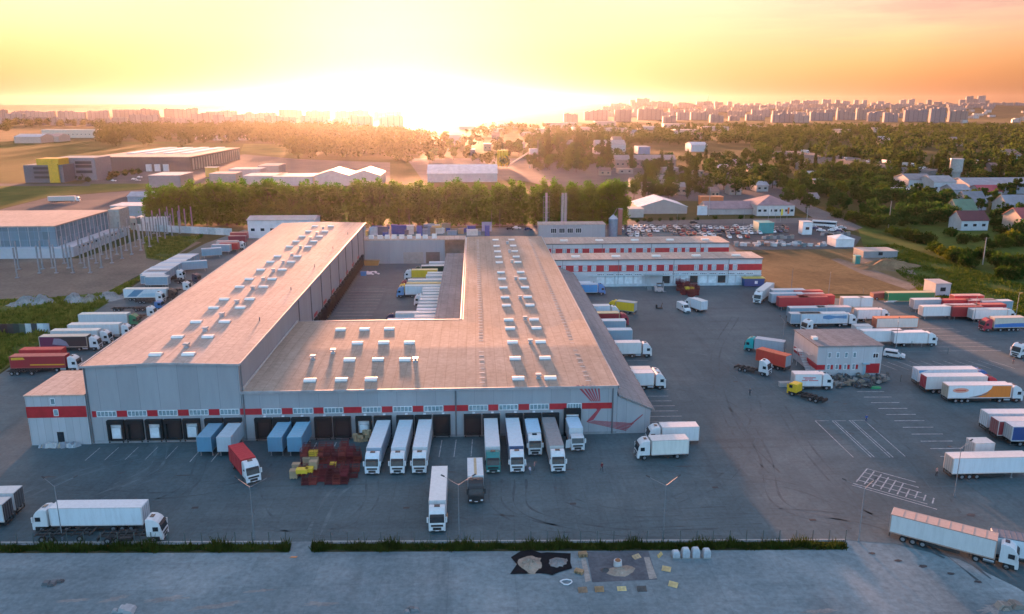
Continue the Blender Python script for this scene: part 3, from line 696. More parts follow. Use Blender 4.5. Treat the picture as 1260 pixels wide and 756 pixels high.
# ------------------------------------------------------------------ vehicles
def f_wheel(b, wd=.32, r=.5):
    b.cyl((0, -wd/2, r), (0, wd/2, r), r, n=14, m=0); b.cyl((0, -wd/2 - .012, r), (0, wd/2 + .012, r), r*.56, n=10, m=1)
def wheels(root, xs, hw=1.08, dual=False, r=.5):
    wd = .6 if dual else .32
    for x in xs:
        for s in (-1, 1):
            part(root, 'wheel', ('wheel', wd, r), lambda b: f_wheel(b, wd, r), [TYRE, STEEL], (x, s * (hw - (.14 if dual else 0)), 0))
CABP = {
 'high': [(0, .95), (0, 3.55), (.3, 3.72), (1., 3.66), (1.62, 3.3), (1.98, 2.82), (2.26, 1.72), (2.34, 1.3), (2.34, .42), (2., .38), (1.92, .95)],
 'low': [(0, .95), (0, 2.72), (.2, 2.86), (1.6, 2.84), (1.92, 2.7), (2.22, 1.72), (2.32, 1.3), (2.32, .42), (2., .38), (1.92, .95)]}
def f_cab(b, kind):
    pr = CABP[kind]; cx = 1.1; cz = 1.9
    def sec(y, k, top=0.): return [(cx + (x-cx)*k, y * (1 - (.04 if z > 2.5 else 0)), cz + (z-cz)*k) for x, z in pr]
    b.loft([sec(-1.25, .955), sec(-1.13, 1.), sec(1.13, 1.), sec(1.25, .955)])
def cab(root, x, col, kind='high', hatch=True, door_open=False):
    """cab-over cab whose rear wall stands at x"""
    top = 2.82 if kind == 'high' else 2.7; tx = 1.98 if kind == 'high' else 1.92; lx = 2.26 if kind == 'high' else 2.22
    part(root, 'cab', ('cab', kind), lambda b: f_cab(b, kind), paint(col), (x, 0, 0))
    part(root, 'windscreen', ('ws', kind), lambda b: b.prism([(lx + .02, 1.74), (tx + .03, top - .06), (tx - .02, top - .08), (lx - .04, 1.72)], -1.08, 1.08), GLASS, (x, 0, 0))
    for s in (-1, 1):
        def sw(b, s=s):
            y = s * 1.215
            b.box(1.0, 1.78, min(y, y + s*.05), max(y, y + s*.05), 1.82, 2.5)
        part(root, 'side_window', ('sw', s), sw, GLASS, (x, 0, 0))
        part(root, 'mirror', ('mir', s), lambda b, s=s: b.box(2.02, 2.2, min(s*1.3, s*1.52), max(s*1.3, s*1.52), 1.75, 2.6).box(2.05, 2.12, min(s*1.2, s*1.31), max(s*1.2, s*1.31), 2.45, 2.52), paint(col) if col[0] > .3 else DARK, (x, 0, 0))
        part(root, 'headlight', ('hl', s), lambda b, s=s: b.box(2.3, 2.365, min(s*.72, s*1.1), max(s*.72, s*1.1), .62, .85), LAMPGLASS, (x, 0, 0))
    part(root, 'grille', 'grille', lambda b: b.box(2.3, 2.36, -.62, .62, .6, 1.02).box(2.29, 2.345, -.9, .9, 1.14, 1.46).box(2.3, 2.355, -1., 1., .4, .52), DARK, (x, 0, 0))
    part(root, 'number_plate', 'plate', lambda b: b.box(2.36, 2.375, -.26, .26, .46, .57), LAMPGLASS, (x, 0, 0))
    for s in (-1, 1): part(root, 'door_step', ('step', s), lambda b, s=s: b.box(1.2, 1.9, min(s*1.1, s*1.24), max(s*1.1, s*1.24), .35, .9), DARK, (x, 0, 0))
    if kind == 'high' and hatch: part(root, 'roof_hatch', 'hatch', lambda b: b.prism([(.45, 3.74), (.45, 3.8), (1., 3.745), (1., 3.68)], -.42, .42), GLASS, (x, 0, 0))
    if kind == 'high': part(root, 'sun_visor', 'visor', lambda b: b.prism([(1.93, 2.84), (2.22, 2.62), (2.25, 2.66), (1.9, 2.95)], -1.05, 1.05), DARK, (x, 0, 0))
    if door_open:
        part(root, 'open_door', 'odoor', lambda b: b.add([(2.0, -1.26, .9), (2.35, -2.25, .9), (2.35, -2.25, 1.75), (2.0, -1.26, 1.75), (2.02, -1.3, 2.6), (2.33, -2.2, 2.5), (1.96, -1.26, .9), (2.31, -2.27, .9), (2.31, -2.27, 1.75), (1.96, -1.26, 1.75)],
             [(0, 1, 2, 3), (3, 2, 5, 4), (6, 9, 8, 7), (0, 6, 7, 1), (1, 7, 8, 2)]), paint(col), (x, 0, 0))
def body(root, x0, x1, z0, z1, col, roof=None, door=None, hw=1.275, seams=True, bars=True):
    L = round(x1 - x0, 2)
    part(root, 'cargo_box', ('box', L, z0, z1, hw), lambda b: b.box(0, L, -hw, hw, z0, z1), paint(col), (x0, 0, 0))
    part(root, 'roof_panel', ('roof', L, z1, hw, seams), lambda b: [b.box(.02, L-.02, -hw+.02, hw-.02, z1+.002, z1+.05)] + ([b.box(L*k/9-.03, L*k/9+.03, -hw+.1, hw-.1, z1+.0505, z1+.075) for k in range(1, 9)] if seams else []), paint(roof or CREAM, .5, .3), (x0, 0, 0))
    part(root, 'frame_rails', ('rails', L, z0, z1, hw), lambda b: [b.box(-.03, .12, s*hw-.03, s*hw+.03, z0, z1+.06) for s in (-1, 1)] + [b.box(L-.12, L+.03, s*hw-.03, s*hw+.03, z0, z1+.06) for s in (-1, 1)] + [b.box(0, L, s*hw-.025, s*hw+.025, z0-.1, z0+.08) for s in (-1, 1)] + [b.box(.12, L-.12, s*hw-.02, s*hw+.02, z1-.06, z1+.065) for s in (-1, 1)], paint(sc(roof or CREAM, .8), .5), (x0, 0, 0))
    part(root, 'rear_door', ('door', z0, z1, hw), lambda b: b.box(-.05, -.002, -hw+.05, -.015, z0+.05, z1-.08).box(-.05, -.002, .015, hw-.05, z0+.05, z1-.08), paint(door or sc(col, .92)), (x0, 0, 0))
    if bars: part(root, 'lock_bars', ('bars', z0, z1), lambda b: [b.box(-.09, -.052, y-.02, y+.02, z0+.05, z1-.1) for y in (-.9, -.3, .3, .9)], STEEL, (x0, 0, 0))
def f_trailer_frame(b, L):
    for s in (-1, 1):
        b.box(.1, L-.3, s*.5-.07, s*.5+.07, .78, 1.06); b.box(3.2+1.6, L-4.2, s*1.2-.03, s*1.2+.03, .5, .95)
    for k in range(10): b.box(.4 + k*(L-1)/9, .5 + k*(L-1)/9, -1.2, 1.2, 1.0, 1.09)
    b.box(0, .12, -1.2, 1.2, .45, .62); b.box(0, .12, -1.15, -1.0, .5, 1.1); b.box(0, .12, 1.0, 1.15, .5, 1.1)
    b.box(5.2, 6.4, -1.15, -.6, .5, .95)
    for x in (1.9, 3.2, 4.5): b.box(x-.08, x+.08, -1., 1., .42, .58)
def trailer_run(root, L, x0=0., legs=True):
    part(root, 'trailer_frame', ('tfr', L), lambda b: f_trailer_frame(b, L), CHASSIS, (x0, 0, 0))
    wheels(root, [x0 + 1.9, x0 + 3.2, x0 + 4.5])
    if legs:
        for s in (-1, 1): part(root, 'landing_leg', 'lleg', lambda b: b.box(-.08, .08, -.08, .08, .1, 1.).box(-.18, .18, -.15, .15, 0, .1), STEEL, (x0 + L - 2.8, s*.85, 0))
def f_tractor_frame(b, L):
    for s in (-1, 1):
        b.box(0, L - .3, s*.42-.06, s*.42+.06, .7, .98)
    b.box(L-4.2, L-2.7, -1.2, -.62, .42, 1.0); b.box(L-4.0, L-2.8, .62, 1.2, .42, 1.0)
    b.cyl((1.0, 0, .98), (1.0, 0, 1.12), .55, n=12); b.box(.1, .25, -1.1, 1.1, .5, .8)
    for s in (-1, 1): b.box(.35, 1.65, s*1.05-.28, s*1.05+.28, 1.03, 1.08); b.box(L-1.6, L-.4, s*1.02-.25, s*1.02+.25, .3, .42)
def tractor(root, x0, col, kind='high', L=6.0, hatch=True):
    part(root, 'truck_frame', ('trf', L), lambda b: f_tractor_frame(b, L), CHASSIS, (x0, 0, 0))
    part(root, 'fuel_tank', 'tank', lambda b: b.cyl((0, -1.0, .68), (1.3, -1.0, .68), .3, n=12), STEEL, (x0 + L - 4.15, 0, 0))
    wheels(root, [x0 + 1.0], dual=True); wheels(root, [x0 + L - 1.35])
    cab(root, x0 + L - 2.34, col, kind, hatch)

VEH = {}
def vehicle(kind, label, pos, h=0., ref='m', cab_c=CREAM, c=CREAM, roof=None, door=None, L=None, group=None, hi='high', zb=None, **kw):
    """kind of goods vehicle at a site point; h = heading in degrees (0 = right, 270 = towards the viewer)"""
    full = {'artic': 16.4, 'trailer': 13.6, 'swap': 7.8, 'tractor': 6., 'rigid': 9.6, 'bare': 8.8, 'skeleton': 9.2, 'container': 12.}[kind]
    L = L or full
    d = Vector((math.cos(R(h)), math.sin(R(h)))); p = Vector(pos[:2])
    if 'f' in ref: p -= d * L / 2
    if 'r' in ref: p += d * L / 2
    if 'n' in ref: p += Vector((0, 1.27))
    nm = {'artic': 'articulated_lorry', 'trailer': 'semi_trailer', 'swap': 'swap_body', 'tractor': 'tractor_unit', 'rigid': 'box_lorry', 'bare': 'chassis_lorry', 'skeleton': 'skeletal_trailer', 'container': 'shipping_container'}[kind]
    ct_ = {'artic': 'truck', 'trailer': 'trailer', 'swap': 'container', 'tractor': 'truck', 'rigid': 'truck', 'bare': 'truck', 'skeleton': 'trailer', 'container': 'container'}[kind]
    root = empty(nm, label, ct_, (p.x, p.y, 0), R(h), group); x0 = -L/2
    if kind == 'artic':
        tl = L - 2.8; body(root, x0, x0 + tl, 1.2, 3.95, c, roof, door); trailer_run(root, tl, x0, False); tractor(root, x0 + L - 6., cab_c, hi)
    elif kind == 'trailer':
        body(root, x0, x0 + L, 1.2, 3.95, c, roof, door); trailer_run(root, L, x0)
    elif kind == 'swap':
        body(root, x0, x0 + L, 1.15, 3.9, c, roof, door)
        for x in (.9, L - .9):
            for s in (-1, 1): part(root, 'leg', 'swleg', lambda b: b.box(-.07, .07, -.07, .07, 0.03, 1.1).box(-.15, .15, -.15, .15, 0, .03), STEEL, (x0 + x, s*1.05, 0))
    elif kind == 'container':
        body(root, x0, x0 + L, zb or .15, (zb or .15) + 2.75, c, roof, door)
    elif kind == 'tractor': tractor(root, x0, cab_c, hi, L)
    elif kind == 'rigid':
        body(root, x0, x0 + L - 2.6, 1.05, 3.7, c, roof, door)
        part(root, 'truck_frame', ('rfr', L), lambda b: [b.box(0, L-.5, s*.42-.06, s*.42+.06, .72, .98) for s in (-1, 1)] + [b.box(2.8, 4.6, s*1.05-.06, s*1.05+.06, .45, .9) for s in (-1, 1)] + [b.box(0, .1, -1.1, 1.1, .42, .6)], CHASSIS, (x0, 0, 0))
        wheels(root, [x0 + 2.], dual=True); wheels(root, [x0 + L - 1.35]); cab(root, x0 + L - 2.34, cab_c, hi, True, kw.get('door_open', False))
    elif kind == 'bare':
        part(root, 'truck_frame', ('bfr', L), lambda b: [b.box(0, L-.4, s*.42-.07, s*.42+.07, .74, 1.02) for s in (-1, 1)] + [b.box(.2 + k*1.15, .35 + k*1.15, -1.15, 1.15, .95, 1.06) for k in range(6)] + [b.box(3.2, 5., s*1.0-.24, s*1.0+.24, .4, .92) for s in (-1, 1)] + [b.box(.0, .12, -1.2, 1.2, .45, 1.0)], CHASSIS, (x0, 0, 0))
        wheels(root, [x0 + 1.5, x0 + 2.8], dual=True); wheels(root, [x0 + L - 1.35]); cab(root, x0 + L - 2.34, cab_c, hi)
    elif kind == 'skeleton':
        part(root, 'trailer_frame', ('sfr', L), lambda b: [b.box(0, L, s*.5-.08, s*.5+.08, .82, 1.08) for s in (-1, 1)] + [b.box(.1 + k*(L-.4)/6, .28 + k*(L-.4)/6, -1.2, 1.2, .95, 1.1) for k in range(7)], CHASSIS, (x0, 0, 0))
        wheels(root, [x0 + 1.2, x0 + 2.5, x0 + L - 1.6])
    VEH.setdefault(kind, []).append(root)
    return root, x0
def decal(rt, name, pts, side, mat, off=.006, hw=1.275):
    """flat livery shape on the trailer side; pts in (x from rear, z)"""
    root, x0 = rt; b = MB(); y = side * (hw + off)
    if side < 0: b.prism([(x0 + x, z) for x, z in pts], y - .004, y + .002)
    else: b.prism([(x0 + x, z) for x, z in pts], y - .002, y + .004)
    link(name, b.mesh(name), mat, root)

WH = (.62, .63, .64); OFF = (.54, .555, .57); GREY = (.42, .44, .46); RD = (.5, .035, .04); DR = (.27, .02, .025)
TEAL = (.02, .2, .2); NAVY = (.03, .05, .16); YEL = (.72, .44, .02); ORG = (.72, .2, .03)
BLU = (.06, .2, .42); BLK = (.022, .022, .026); GRN = (.01, .22, .10); DGREEN = (.02, .05, .03)
V = vehicle
# -- docked nose out along the front wall
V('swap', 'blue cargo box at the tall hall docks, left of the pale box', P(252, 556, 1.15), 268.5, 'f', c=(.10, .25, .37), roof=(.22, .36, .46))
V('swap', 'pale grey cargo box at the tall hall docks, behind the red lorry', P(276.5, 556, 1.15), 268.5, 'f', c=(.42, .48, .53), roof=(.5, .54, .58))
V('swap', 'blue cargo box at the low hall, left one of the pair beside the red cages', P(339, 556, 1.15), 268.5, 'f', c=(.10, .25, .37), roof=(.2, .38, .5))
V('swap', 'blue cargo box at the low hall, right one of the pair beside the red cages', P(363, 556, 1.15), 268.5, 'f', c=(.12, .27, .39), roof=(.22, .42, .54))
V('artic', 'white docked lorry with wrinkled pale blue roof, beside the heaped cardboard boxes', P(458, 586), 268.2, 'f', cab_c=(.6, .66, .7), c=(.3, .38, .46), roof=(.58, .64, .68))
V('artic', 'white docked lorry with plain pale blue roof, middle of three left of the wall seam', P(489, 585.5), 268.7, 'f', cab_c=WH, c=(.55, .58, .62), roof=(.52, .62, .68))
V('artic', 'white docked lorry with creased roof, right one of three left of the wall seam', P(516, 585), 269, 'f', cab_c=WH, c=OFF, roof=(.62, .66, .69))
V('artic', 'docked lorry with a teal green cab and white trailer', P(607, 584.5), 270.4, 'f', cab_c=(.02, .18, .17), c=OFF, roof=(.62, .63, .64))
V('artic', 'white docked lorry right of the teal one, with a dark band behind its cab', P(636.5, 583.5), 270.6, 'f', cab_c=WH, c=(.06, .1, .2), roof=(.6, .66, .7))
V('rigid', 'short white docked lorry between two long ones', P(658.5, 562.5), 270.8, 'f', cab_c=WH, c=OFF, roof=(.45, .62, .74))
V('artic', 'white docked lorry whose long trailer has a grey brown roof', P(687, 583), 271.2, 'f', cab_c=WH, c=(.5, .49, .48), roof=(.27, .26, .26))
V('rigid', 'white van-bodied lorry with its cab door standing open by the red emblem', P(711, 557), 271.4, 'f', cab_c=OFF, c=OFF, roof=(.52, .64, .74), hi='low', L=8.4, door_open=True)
# -- moving about in the front yard
V('artic', 'white lorry standing alone mid yard, facing the verge, creamy roof', P(538, 657), 270.5, 'f', cab_c=WH, c=OFF, roof=(.74, .70, .67), L=14.6)
rt = V('rigid', 'box lorry with black cab and a beige strip along its white roof', P(586, 621), 271, 'f', cab_c=BLK, c=WH, roof=WH, L=9.4)
b = MB(); b.box(rt[1] + .2, rt[1] + 6.5, -.22, .22, 3.776, 3.79); link('roof_strip', b.mesh('roof_strip'), plain((.45, .36, .22), .7), rt[0])
V('rigid', 'red box lorry with white cab turning out beside the red cages', P(313, 596), 302, 'f', cab_c=WH, c=RD, roof=(.52, .03, .04), L=9.8)
V('rigid', 'cream box lorry facing left beside the right end of the low hall, nearer one', P(815, 566), 183, 'mn', cab_c=WH, c=(.68, .67, .62), roof=CREAM, L=9.4)
V('rigid', 'white box lorry parked behind the cream one at the right end of the low hall', P(828, 549), 181, 'mn', cab_c=WH, c=WH, roof=(.72, .66, .64), L=9.6)
V('artic', 'white lorry facing left by the verge at the left, behind a lamp post', P(41, 656), 178.5, 'fn', cab_c=WH, c=(.62, .68, .72), roof=(.72, .70, .70))
V('bare', 'white cab lorry with empty dark chassis along the verge, facing right', P(201, 668), 1, 'fn', cab_c=WH, L=9.4)
V('skeleton', 'empty dark skeletal trailer along the verge under the lamp post', P(77, 668), 0, 'mn', L=8.2)
V('trailer', 'white trailer at the left edge with open rear frame, farther of two', P(21, 636), 180, 'rn', c=OFF, roof=CREAM, door=(.1, .1, .1))
V('trailer', 'white trailer at the left edge, nearer the verge, dark rear doors', P(7, 651), 180, 'rn', c=(.5, .54, .58), roof=(.6, .55, .52), door=(.05, .05, .055))
V('artic', 'long white lorry leaving towards the right corner, pinkish brown roof', (71.6, -43.9), 323.9, 'm', cab_c=WH, c=(.62, .62, .61), roof=(.5, .34, .28), L=16.2)
V('rigid', 'white box lorry with dark roof cut by the right edge at the exit', P(1262, 692), 335, 'm', cab_c=WH, c=(.6, .64, .68), roof=(.13, .15, .18), L=9)
V('trailer', 'long white trailer reaching past the right edge behind the tall lamp post', P(1170, 591), 0, 'rn', c=(.62, .66, .69), roof=(.74, .66, .62), door=(.5, .48, .45))
V('swap', 'white box standing behind the long white trailer at the right edge', P(1203, 567), 0, 'm', c=OFF, roof=CREAM, L=3.6)
# -- three lorries and others in the right yard
rt = V('artic', 'white lorry with blue cab, farthest of the three side by side on the right', P(1128, 476), -1, 'rn', cab_c=(.05, .14, .35), c=(.62, .67, .72), roof=(.74, .68, .66), door=(.6, .68, .76))
decal(rt, 'blue_corner', [(.1, 3.2), (2.2, 3.9), (.1, 3.9)], -1, paint((.08, .3, .55)))
V('artic', 'pale grey lorry with red cab and red rear doors, middle of three on the right', P(1138, 485), -1, 'rn', cab_c=(.38, .03, .05), c=(.55, .54, .53), roof=(.74, .68, .66), door=(.36, .02, .04))
rt = V('artic', 'white lorry with orange curved front half, nearest of three on the right', P(1165, 496.5), -1.5, 'rn', cab_c=WH, c=(.66, .69, .71), roof=(.74, .68, .66), door=(.5, .42, .33))
decal(rt, 'orange_livery', [(8.4, 1.3), (13.5, 1.3), (13.5, 3.85), (9.4, 3.85), (9.2, 3.2), (8.4, 2.5), (7.2, 1.9), (5.6, 1.5), (6., 1.3)], -1, paint(ORG), .008)
decal(rt, 'grey_swoosh', [(4.3, 1.26), (6.1, 1.26), (8.1, 1.9), (9., 2.6), (7.4, 1.9), (5.5, 1.5)], -1, paint((.2, .16, .15)), .014)
decal(rt, 'orange_oval', [(.9 + 1.75*(1 - math.cos(a_)), 2.9 + .55*math.sin(a_)) for a_ in [2*math.pi*k/16 for k in range(16)]], -1, paint((.72, .33, .24)), .008)
decal(rt, 'oval_lettering', [(1.5, 2.75), (3.8, 2.75), (3.8, 3.05), (1.5, 3.05)], -1, paint((.62, .12, .08)), .016)
V('trailer', 'silver white trailer at the right edge, farthest of its three', P(1213, 533), -2, 'rn', c=(.58, .62, .66), roof=(.74, .67, .65), door=(.6, .64, .68))
V('trailer', 'red brown trailer at the right edge between the silver and blue ones', P(1226, 543), -2, 'rn', c=(.28, .03, .04), roof=(.74, .62, .58), door=(.3, .1, .1))
V('trailer', 'dark blue trailer with pale rear doors at the right edge', P(1243, 550), -2, 'rn', c=(.02, .06, .2), roof=(.6, .6, .62), door=(.5, .5, .5))
V('tractor', 'white tractor unit facing left cut by the right edge', P(1248, 441), 205, 'f', cab_c=WH)
V('artic', 'lorry with cream top, blue skirt and red cab facing left on the far right', P(1210, 409), 182, 'fn', cab_c=(.42, .03, .05), c=(.6, .5, .4), roof=(.6, .5, .42), L=12)
decal((VEH['artic'][-1], -6.), 'blue_skirt', [(0, 1.2), (9.1, 1.2), (9.1, 2.2), (4, 2.4), (0, 2.4)], 1, paint((.05, .16, .42)))
# -- by the yard office
rt = V('rigid', 'teal cab lorry with grey box parked left of the yard office, facing away', P(940, 434), 148, 'm', cab_c=(.02, .36, .36), c=(.36, .4, .44), roof=(.45, .47, .5), L=9.8)
V('trailer', 'bright red orange drawbar trailer behind the teal cab lorry', P(969, 457), 128, 'r', c=(.56, .06, .04), roof=(.62, .12, .06), door=(.34, .37, .4), L=8)
V('bare', 'white cab lorry with bare chassis facing right beside the red drawbar trailer', P(947, 463), 318, 'f', cab_c=WH, L=8.4)
rt = V('rigid', 'white box lorry with red lettering on its side by the scrap heap', P(1001, 480.5), -3, 'mn', cab_c=WH, c=WH, roof=(.72, .66, .64), L=8.6)
for z, x0_, x1_ in ((2.85, 1.8, 4.6), (2.2, 1.6, 2.9), (2.2, 3.1, 5.2), (2.55, 2.2, 4.)): decal(rt, 'red_lettering', [(x0_, z), (x1_, z), (x1_, z + .2), (x0_, z + .2)], -1, paint((.55, .1, .12)))
V('bare', 'yellow cab lorry with empty black chassis facing away by the white box lorry', P(1015, 497), 128, 'r', cab_c=YEL, L=8.4, hi='low')
rt = V('rigid', 'yellow box lorry seen from behind in the middle of the right yard', P(782, 387), 150, 'r', cab_c=YEL, c=YEL, roof=(.42, .4, .38), door=(.42, .42, .42), L=8.6)
V('rigid', 'white box lorry facing away beside the white high roof van', P(866, 385.5), 114, 'r', cab_c=WH, c=(.62, .66, .7), roof=CREAM, L=7.6)
V('artic', 'white lorry rounding the corner of the striped depot', P(931, 374.5), 236, 'f', cab_c=WH, c=(.6, .58, .57), roof=CREAM)
# -- docked along the right lean-to
def xb(y, x=760, z=0): return P(x, y, z)[1]
V('rigid', 'pale blue box lorry at the far end of the lean-to, farther one', (45.6, xb(347, 737, 3.8)), 0, 'f', cab_c=WH, c=(.5, .58, .65), roof=(.66, .68, .72))
V('rigid', 'blue box lorry with pale top near the striped depot', (47.5, xb(362.5, 754)), -2, 'f', cab_c=(.04, .22, .5), c=(.06, .28, .55), roof=(.5, .56, .6), L=11.5)
V('artic', 'white lorry docked at the lean-to, just above the red one', (46.8, xb(392.5, 762)), 0, 'fn', cab_c=WH, c=(.6, .64, .7), roof=(.72, .66, .62))
V('artic', 'dark red lorry with yellowish roof docked at the lean-to', (48., xb(402, 766)), 0, 'fn', cab_c=(.36, .03, .05), c=(.3, .02, .03), roof=(.72, .5, .28))
V('trailer', 'blue grey trailer docked at the lean-to next to the dark red lorry', (45.5, xb(407, 768, 1.2)), 0, 'fn', c=BG, roof=(.7, .66, .65))
V('trailer', 'blue grey trailer docked at the lean-to next to the long white lorry', (45.5, xb(419, 773, 1.2)), 0, 'fn', c=BG, roof=(.55, .58, .6))
V('artic', 'dirty white lorry docked alone midway along the lean-to', (48.3, xb(440.5, 801)), 0, 'fn', cab_c=WH, c=(.6, .6, .59), roof=(.74, .68, .65))
V('artic', 'white lorry docked at the near end of the lean-to, farther of two', (46.4, xb(452.5, 800, 4)), 0, 'f', cab_c=WH, c=OFF, roof=(.72, .62, .54))
V('artic', 'white lorry docked at the near end of the lean-to, nearer of two', (46.4, xb(480, 814)), 0, 'fn', cab_c=WH, c=WH, roof=(.74, .68, .66))
# -- docked in the courtyard, noses left
court = [(528, 258, None, OFF, (.6, .62, .66), 'white trailer at the far end of the courtyard canopy'), (415, 283, DGREEN, DGREEN, CREAM, 'dark green lorry behind the yellow one in the courtyard'),
 (345, 308, WH, YEL, (.72, .55, .3), 'yellow box lorry with white cab in the courtyard'), (515, 335, None, OFF, CREAM, 'white courtyard trailer just in front of the yellow box lorry'),
 (505, 355, None, OFF, CREAM, 'white courtyard trailer behind the maroon cab lorry'), (312, 387, (.25, .03, .05), OFF, CREAM, 'white lorry with maroon cab in the courtyard'),
 (298, 412, YEL, (.6, .5, .3), (.68, .46, .2), 'lorry with yellow cab and tan roof in the courtyard'), (288, 431, (.1, .28, .5), (.66, .67, .69), CREAM, 'long white lorry with blue cab in the courtyard'),
 (480, 450, None, OFF, CREAM, 'white courtyard trailer just in front of the blue cab lorry'), (475, 468, None, OFF, (.6, .58, .57), 'greyish courtyard trailer second in front of the blue cab lorry'),
 (415, 489, WH, OFF, CREAM, 'white lorry with white cab between trailers in the courtyard'), (463, 511, None, GREY, (.62, .58, .56), 'courtyard trailer with dull roof just in front of the white cab lorry'),
 (458, 531, None, OFF, CREAM, 'courtyard trailer with clean pale roof, second in front of the white cab lorry'), (450, 556, None, GREY, (.58, .54, .53), 'grey courtyard trailer, third in front of the white cab lorry'),
 (440, 580, None, OFF, CREAM, 'white courtyard trailer, third behind the dark cab lorry'), (435, 606, None, OFF, (.64, .63, .65), 'white courtyard trailer directly behind the dark cab lorry'),
 (208, 630, (.05, .04, .08), OFF, CREAM, 'white lorry with dark navy cab in the courtyard'), (420, 655, None, OFF, CREAM, 'white courtyard trailer between the dark cab lorry and the low hall'),
 (220, 681, None, OFF, (.72, .64, .62), 'longest white courtyard trailer, nearest the low hall roof')]
for x, y, cc, bc, rc, lab in court:
    a_, q = P(440 + x/6, 280 + y/6, 3.9)
    a_ -= 0.; q = max(q, 51.6)
    if cc is None: V('trailer', lab, (a_, q), 180, 'f', c=bc, roof=rc)
    elif 'box lorry' in lab: V('rigid', lab, (a_, q), 180, 'f', cab_c=cc, c=bc, roof=rc, L=12)
    else: V('artic', lab, (a_, q), 180, 'f', cab_c=cc, c=bc, roof=rc)
# -- row along the left side of the tall hall
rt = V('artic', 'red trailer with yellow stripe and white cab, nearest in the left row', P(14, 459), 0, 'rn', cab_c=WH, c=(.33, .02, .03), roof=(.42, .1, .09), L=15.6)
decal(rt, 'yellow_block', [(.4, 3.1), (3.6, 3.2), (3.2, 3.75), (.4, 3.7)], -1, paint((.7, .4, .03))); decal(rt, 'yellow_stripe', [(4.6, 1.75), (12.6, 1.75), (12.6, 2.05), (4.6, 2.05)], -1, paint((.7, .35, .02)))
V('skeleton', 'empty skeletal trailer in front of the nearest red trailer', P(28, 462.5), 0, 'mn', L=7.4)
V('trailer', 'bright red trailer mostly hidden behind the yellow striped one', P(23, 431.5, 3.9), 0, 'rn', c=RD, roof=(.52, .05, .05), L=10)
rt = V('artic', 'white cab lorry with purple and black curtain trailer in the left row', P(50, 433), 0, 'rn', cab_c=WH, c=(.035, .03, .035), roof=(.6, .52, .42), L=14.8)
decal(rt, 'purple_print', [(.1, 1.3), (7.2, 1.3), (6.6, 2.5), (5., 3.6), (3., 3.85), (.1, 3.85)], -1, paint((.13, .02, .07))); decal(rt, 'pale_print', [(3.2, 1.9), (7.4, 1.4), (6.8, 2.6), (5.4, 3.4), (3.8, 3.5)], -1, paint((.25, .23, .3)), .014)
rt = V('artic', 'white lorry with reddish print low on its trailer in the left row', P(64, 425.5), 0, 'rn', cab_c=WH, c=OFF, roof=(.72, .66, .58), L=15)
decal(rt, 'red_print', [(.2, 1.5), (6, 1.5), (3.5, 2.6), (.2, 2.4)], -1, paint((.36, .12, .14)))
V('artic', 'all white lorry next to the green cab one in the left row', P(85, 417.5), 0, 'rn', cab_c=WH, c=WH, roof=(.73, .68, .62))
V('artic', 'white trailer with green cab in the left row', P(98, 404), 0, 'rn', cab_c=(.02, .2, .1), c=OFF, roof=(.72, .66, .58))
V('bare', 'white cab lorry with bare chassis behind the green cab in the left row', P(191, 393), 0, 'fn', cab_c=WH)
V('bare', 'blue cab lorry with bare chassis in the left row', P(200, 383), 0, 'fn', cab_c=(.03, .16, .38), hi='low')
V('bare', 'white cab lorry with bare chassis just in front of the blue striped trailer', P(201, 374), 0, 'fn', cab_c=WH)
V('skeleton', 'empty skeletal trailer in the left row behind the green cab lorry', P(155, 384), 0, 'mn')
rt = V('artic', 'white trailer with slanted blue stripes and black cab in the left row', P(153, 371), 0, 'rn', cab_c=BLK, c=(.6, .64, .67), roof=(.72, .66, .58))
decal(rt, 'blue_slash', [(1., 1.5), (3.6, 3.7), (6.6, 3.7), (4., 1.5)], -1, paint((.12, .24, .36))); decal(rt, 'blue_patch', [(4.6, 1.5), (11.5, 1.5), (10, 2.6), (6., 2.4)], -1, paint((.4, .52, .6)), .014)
V('bare', 'white cab lorry with bare chassis right of the black cab', P(234, 360.5), 0, 'fn', cab_c=WH, L=9)
V('bare', 'dark purple cab lorry with bare chassis at the left side of the tall hall', P(245, 350), -8, 'fn', cab_c=(.05, .035, .06), L=9)
V('swap', 'blue grey box at the left row end, nearer of the short pair', P(193, 353, .5), 0, 'mn', c=BG, roof=CREAM)
V('swap', 'blue grey box at the left row end, farther of the short pair', P(194, 346, .5), 0, 'mn', c=BG, roof=(.68, .62, .6))
V('bare', 'white cab lorry with bare chassis beside the short grey boxes', P(226, 345), 0, 'fn', cab_c=WH, L=7.5)
NW = 'blue grey boxes stored in a block left of the tall hall'
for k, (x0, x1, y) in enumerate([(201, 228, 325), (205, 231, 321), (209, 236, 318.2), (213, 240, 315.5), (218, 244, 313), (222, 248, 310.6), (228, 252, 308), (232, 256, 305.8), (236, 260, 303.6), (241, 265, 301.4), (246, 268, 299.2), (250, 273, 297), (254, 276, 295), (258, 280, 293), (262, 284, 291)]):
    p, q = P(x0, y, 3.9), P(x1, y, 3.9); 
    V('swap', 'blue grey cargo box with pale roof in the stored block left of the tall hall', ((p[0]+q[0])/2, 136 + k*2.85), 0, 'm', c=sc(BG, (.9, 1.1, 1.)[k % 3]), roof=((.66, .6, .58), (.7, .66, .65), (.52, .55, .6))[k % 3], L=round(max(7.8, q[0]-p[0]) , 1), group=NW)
V('swap', 'blue grey box turned at an angle beside the stored block', P(240, 334), 22, 'm', c=BG, roof=(.45, .5, .54), L=9)
V('swap', 'second blue grey box turned at an angle, farther up the stored block', P(261, 317), 22, 'm', c=BG, roof=(.45, .5, .54))
V('swap', 'blue grey box with pinkish roof right of the stored block', P(272, 311.5, .5), 0, 'mn', c=BG, roof=(.62, .55, .54))
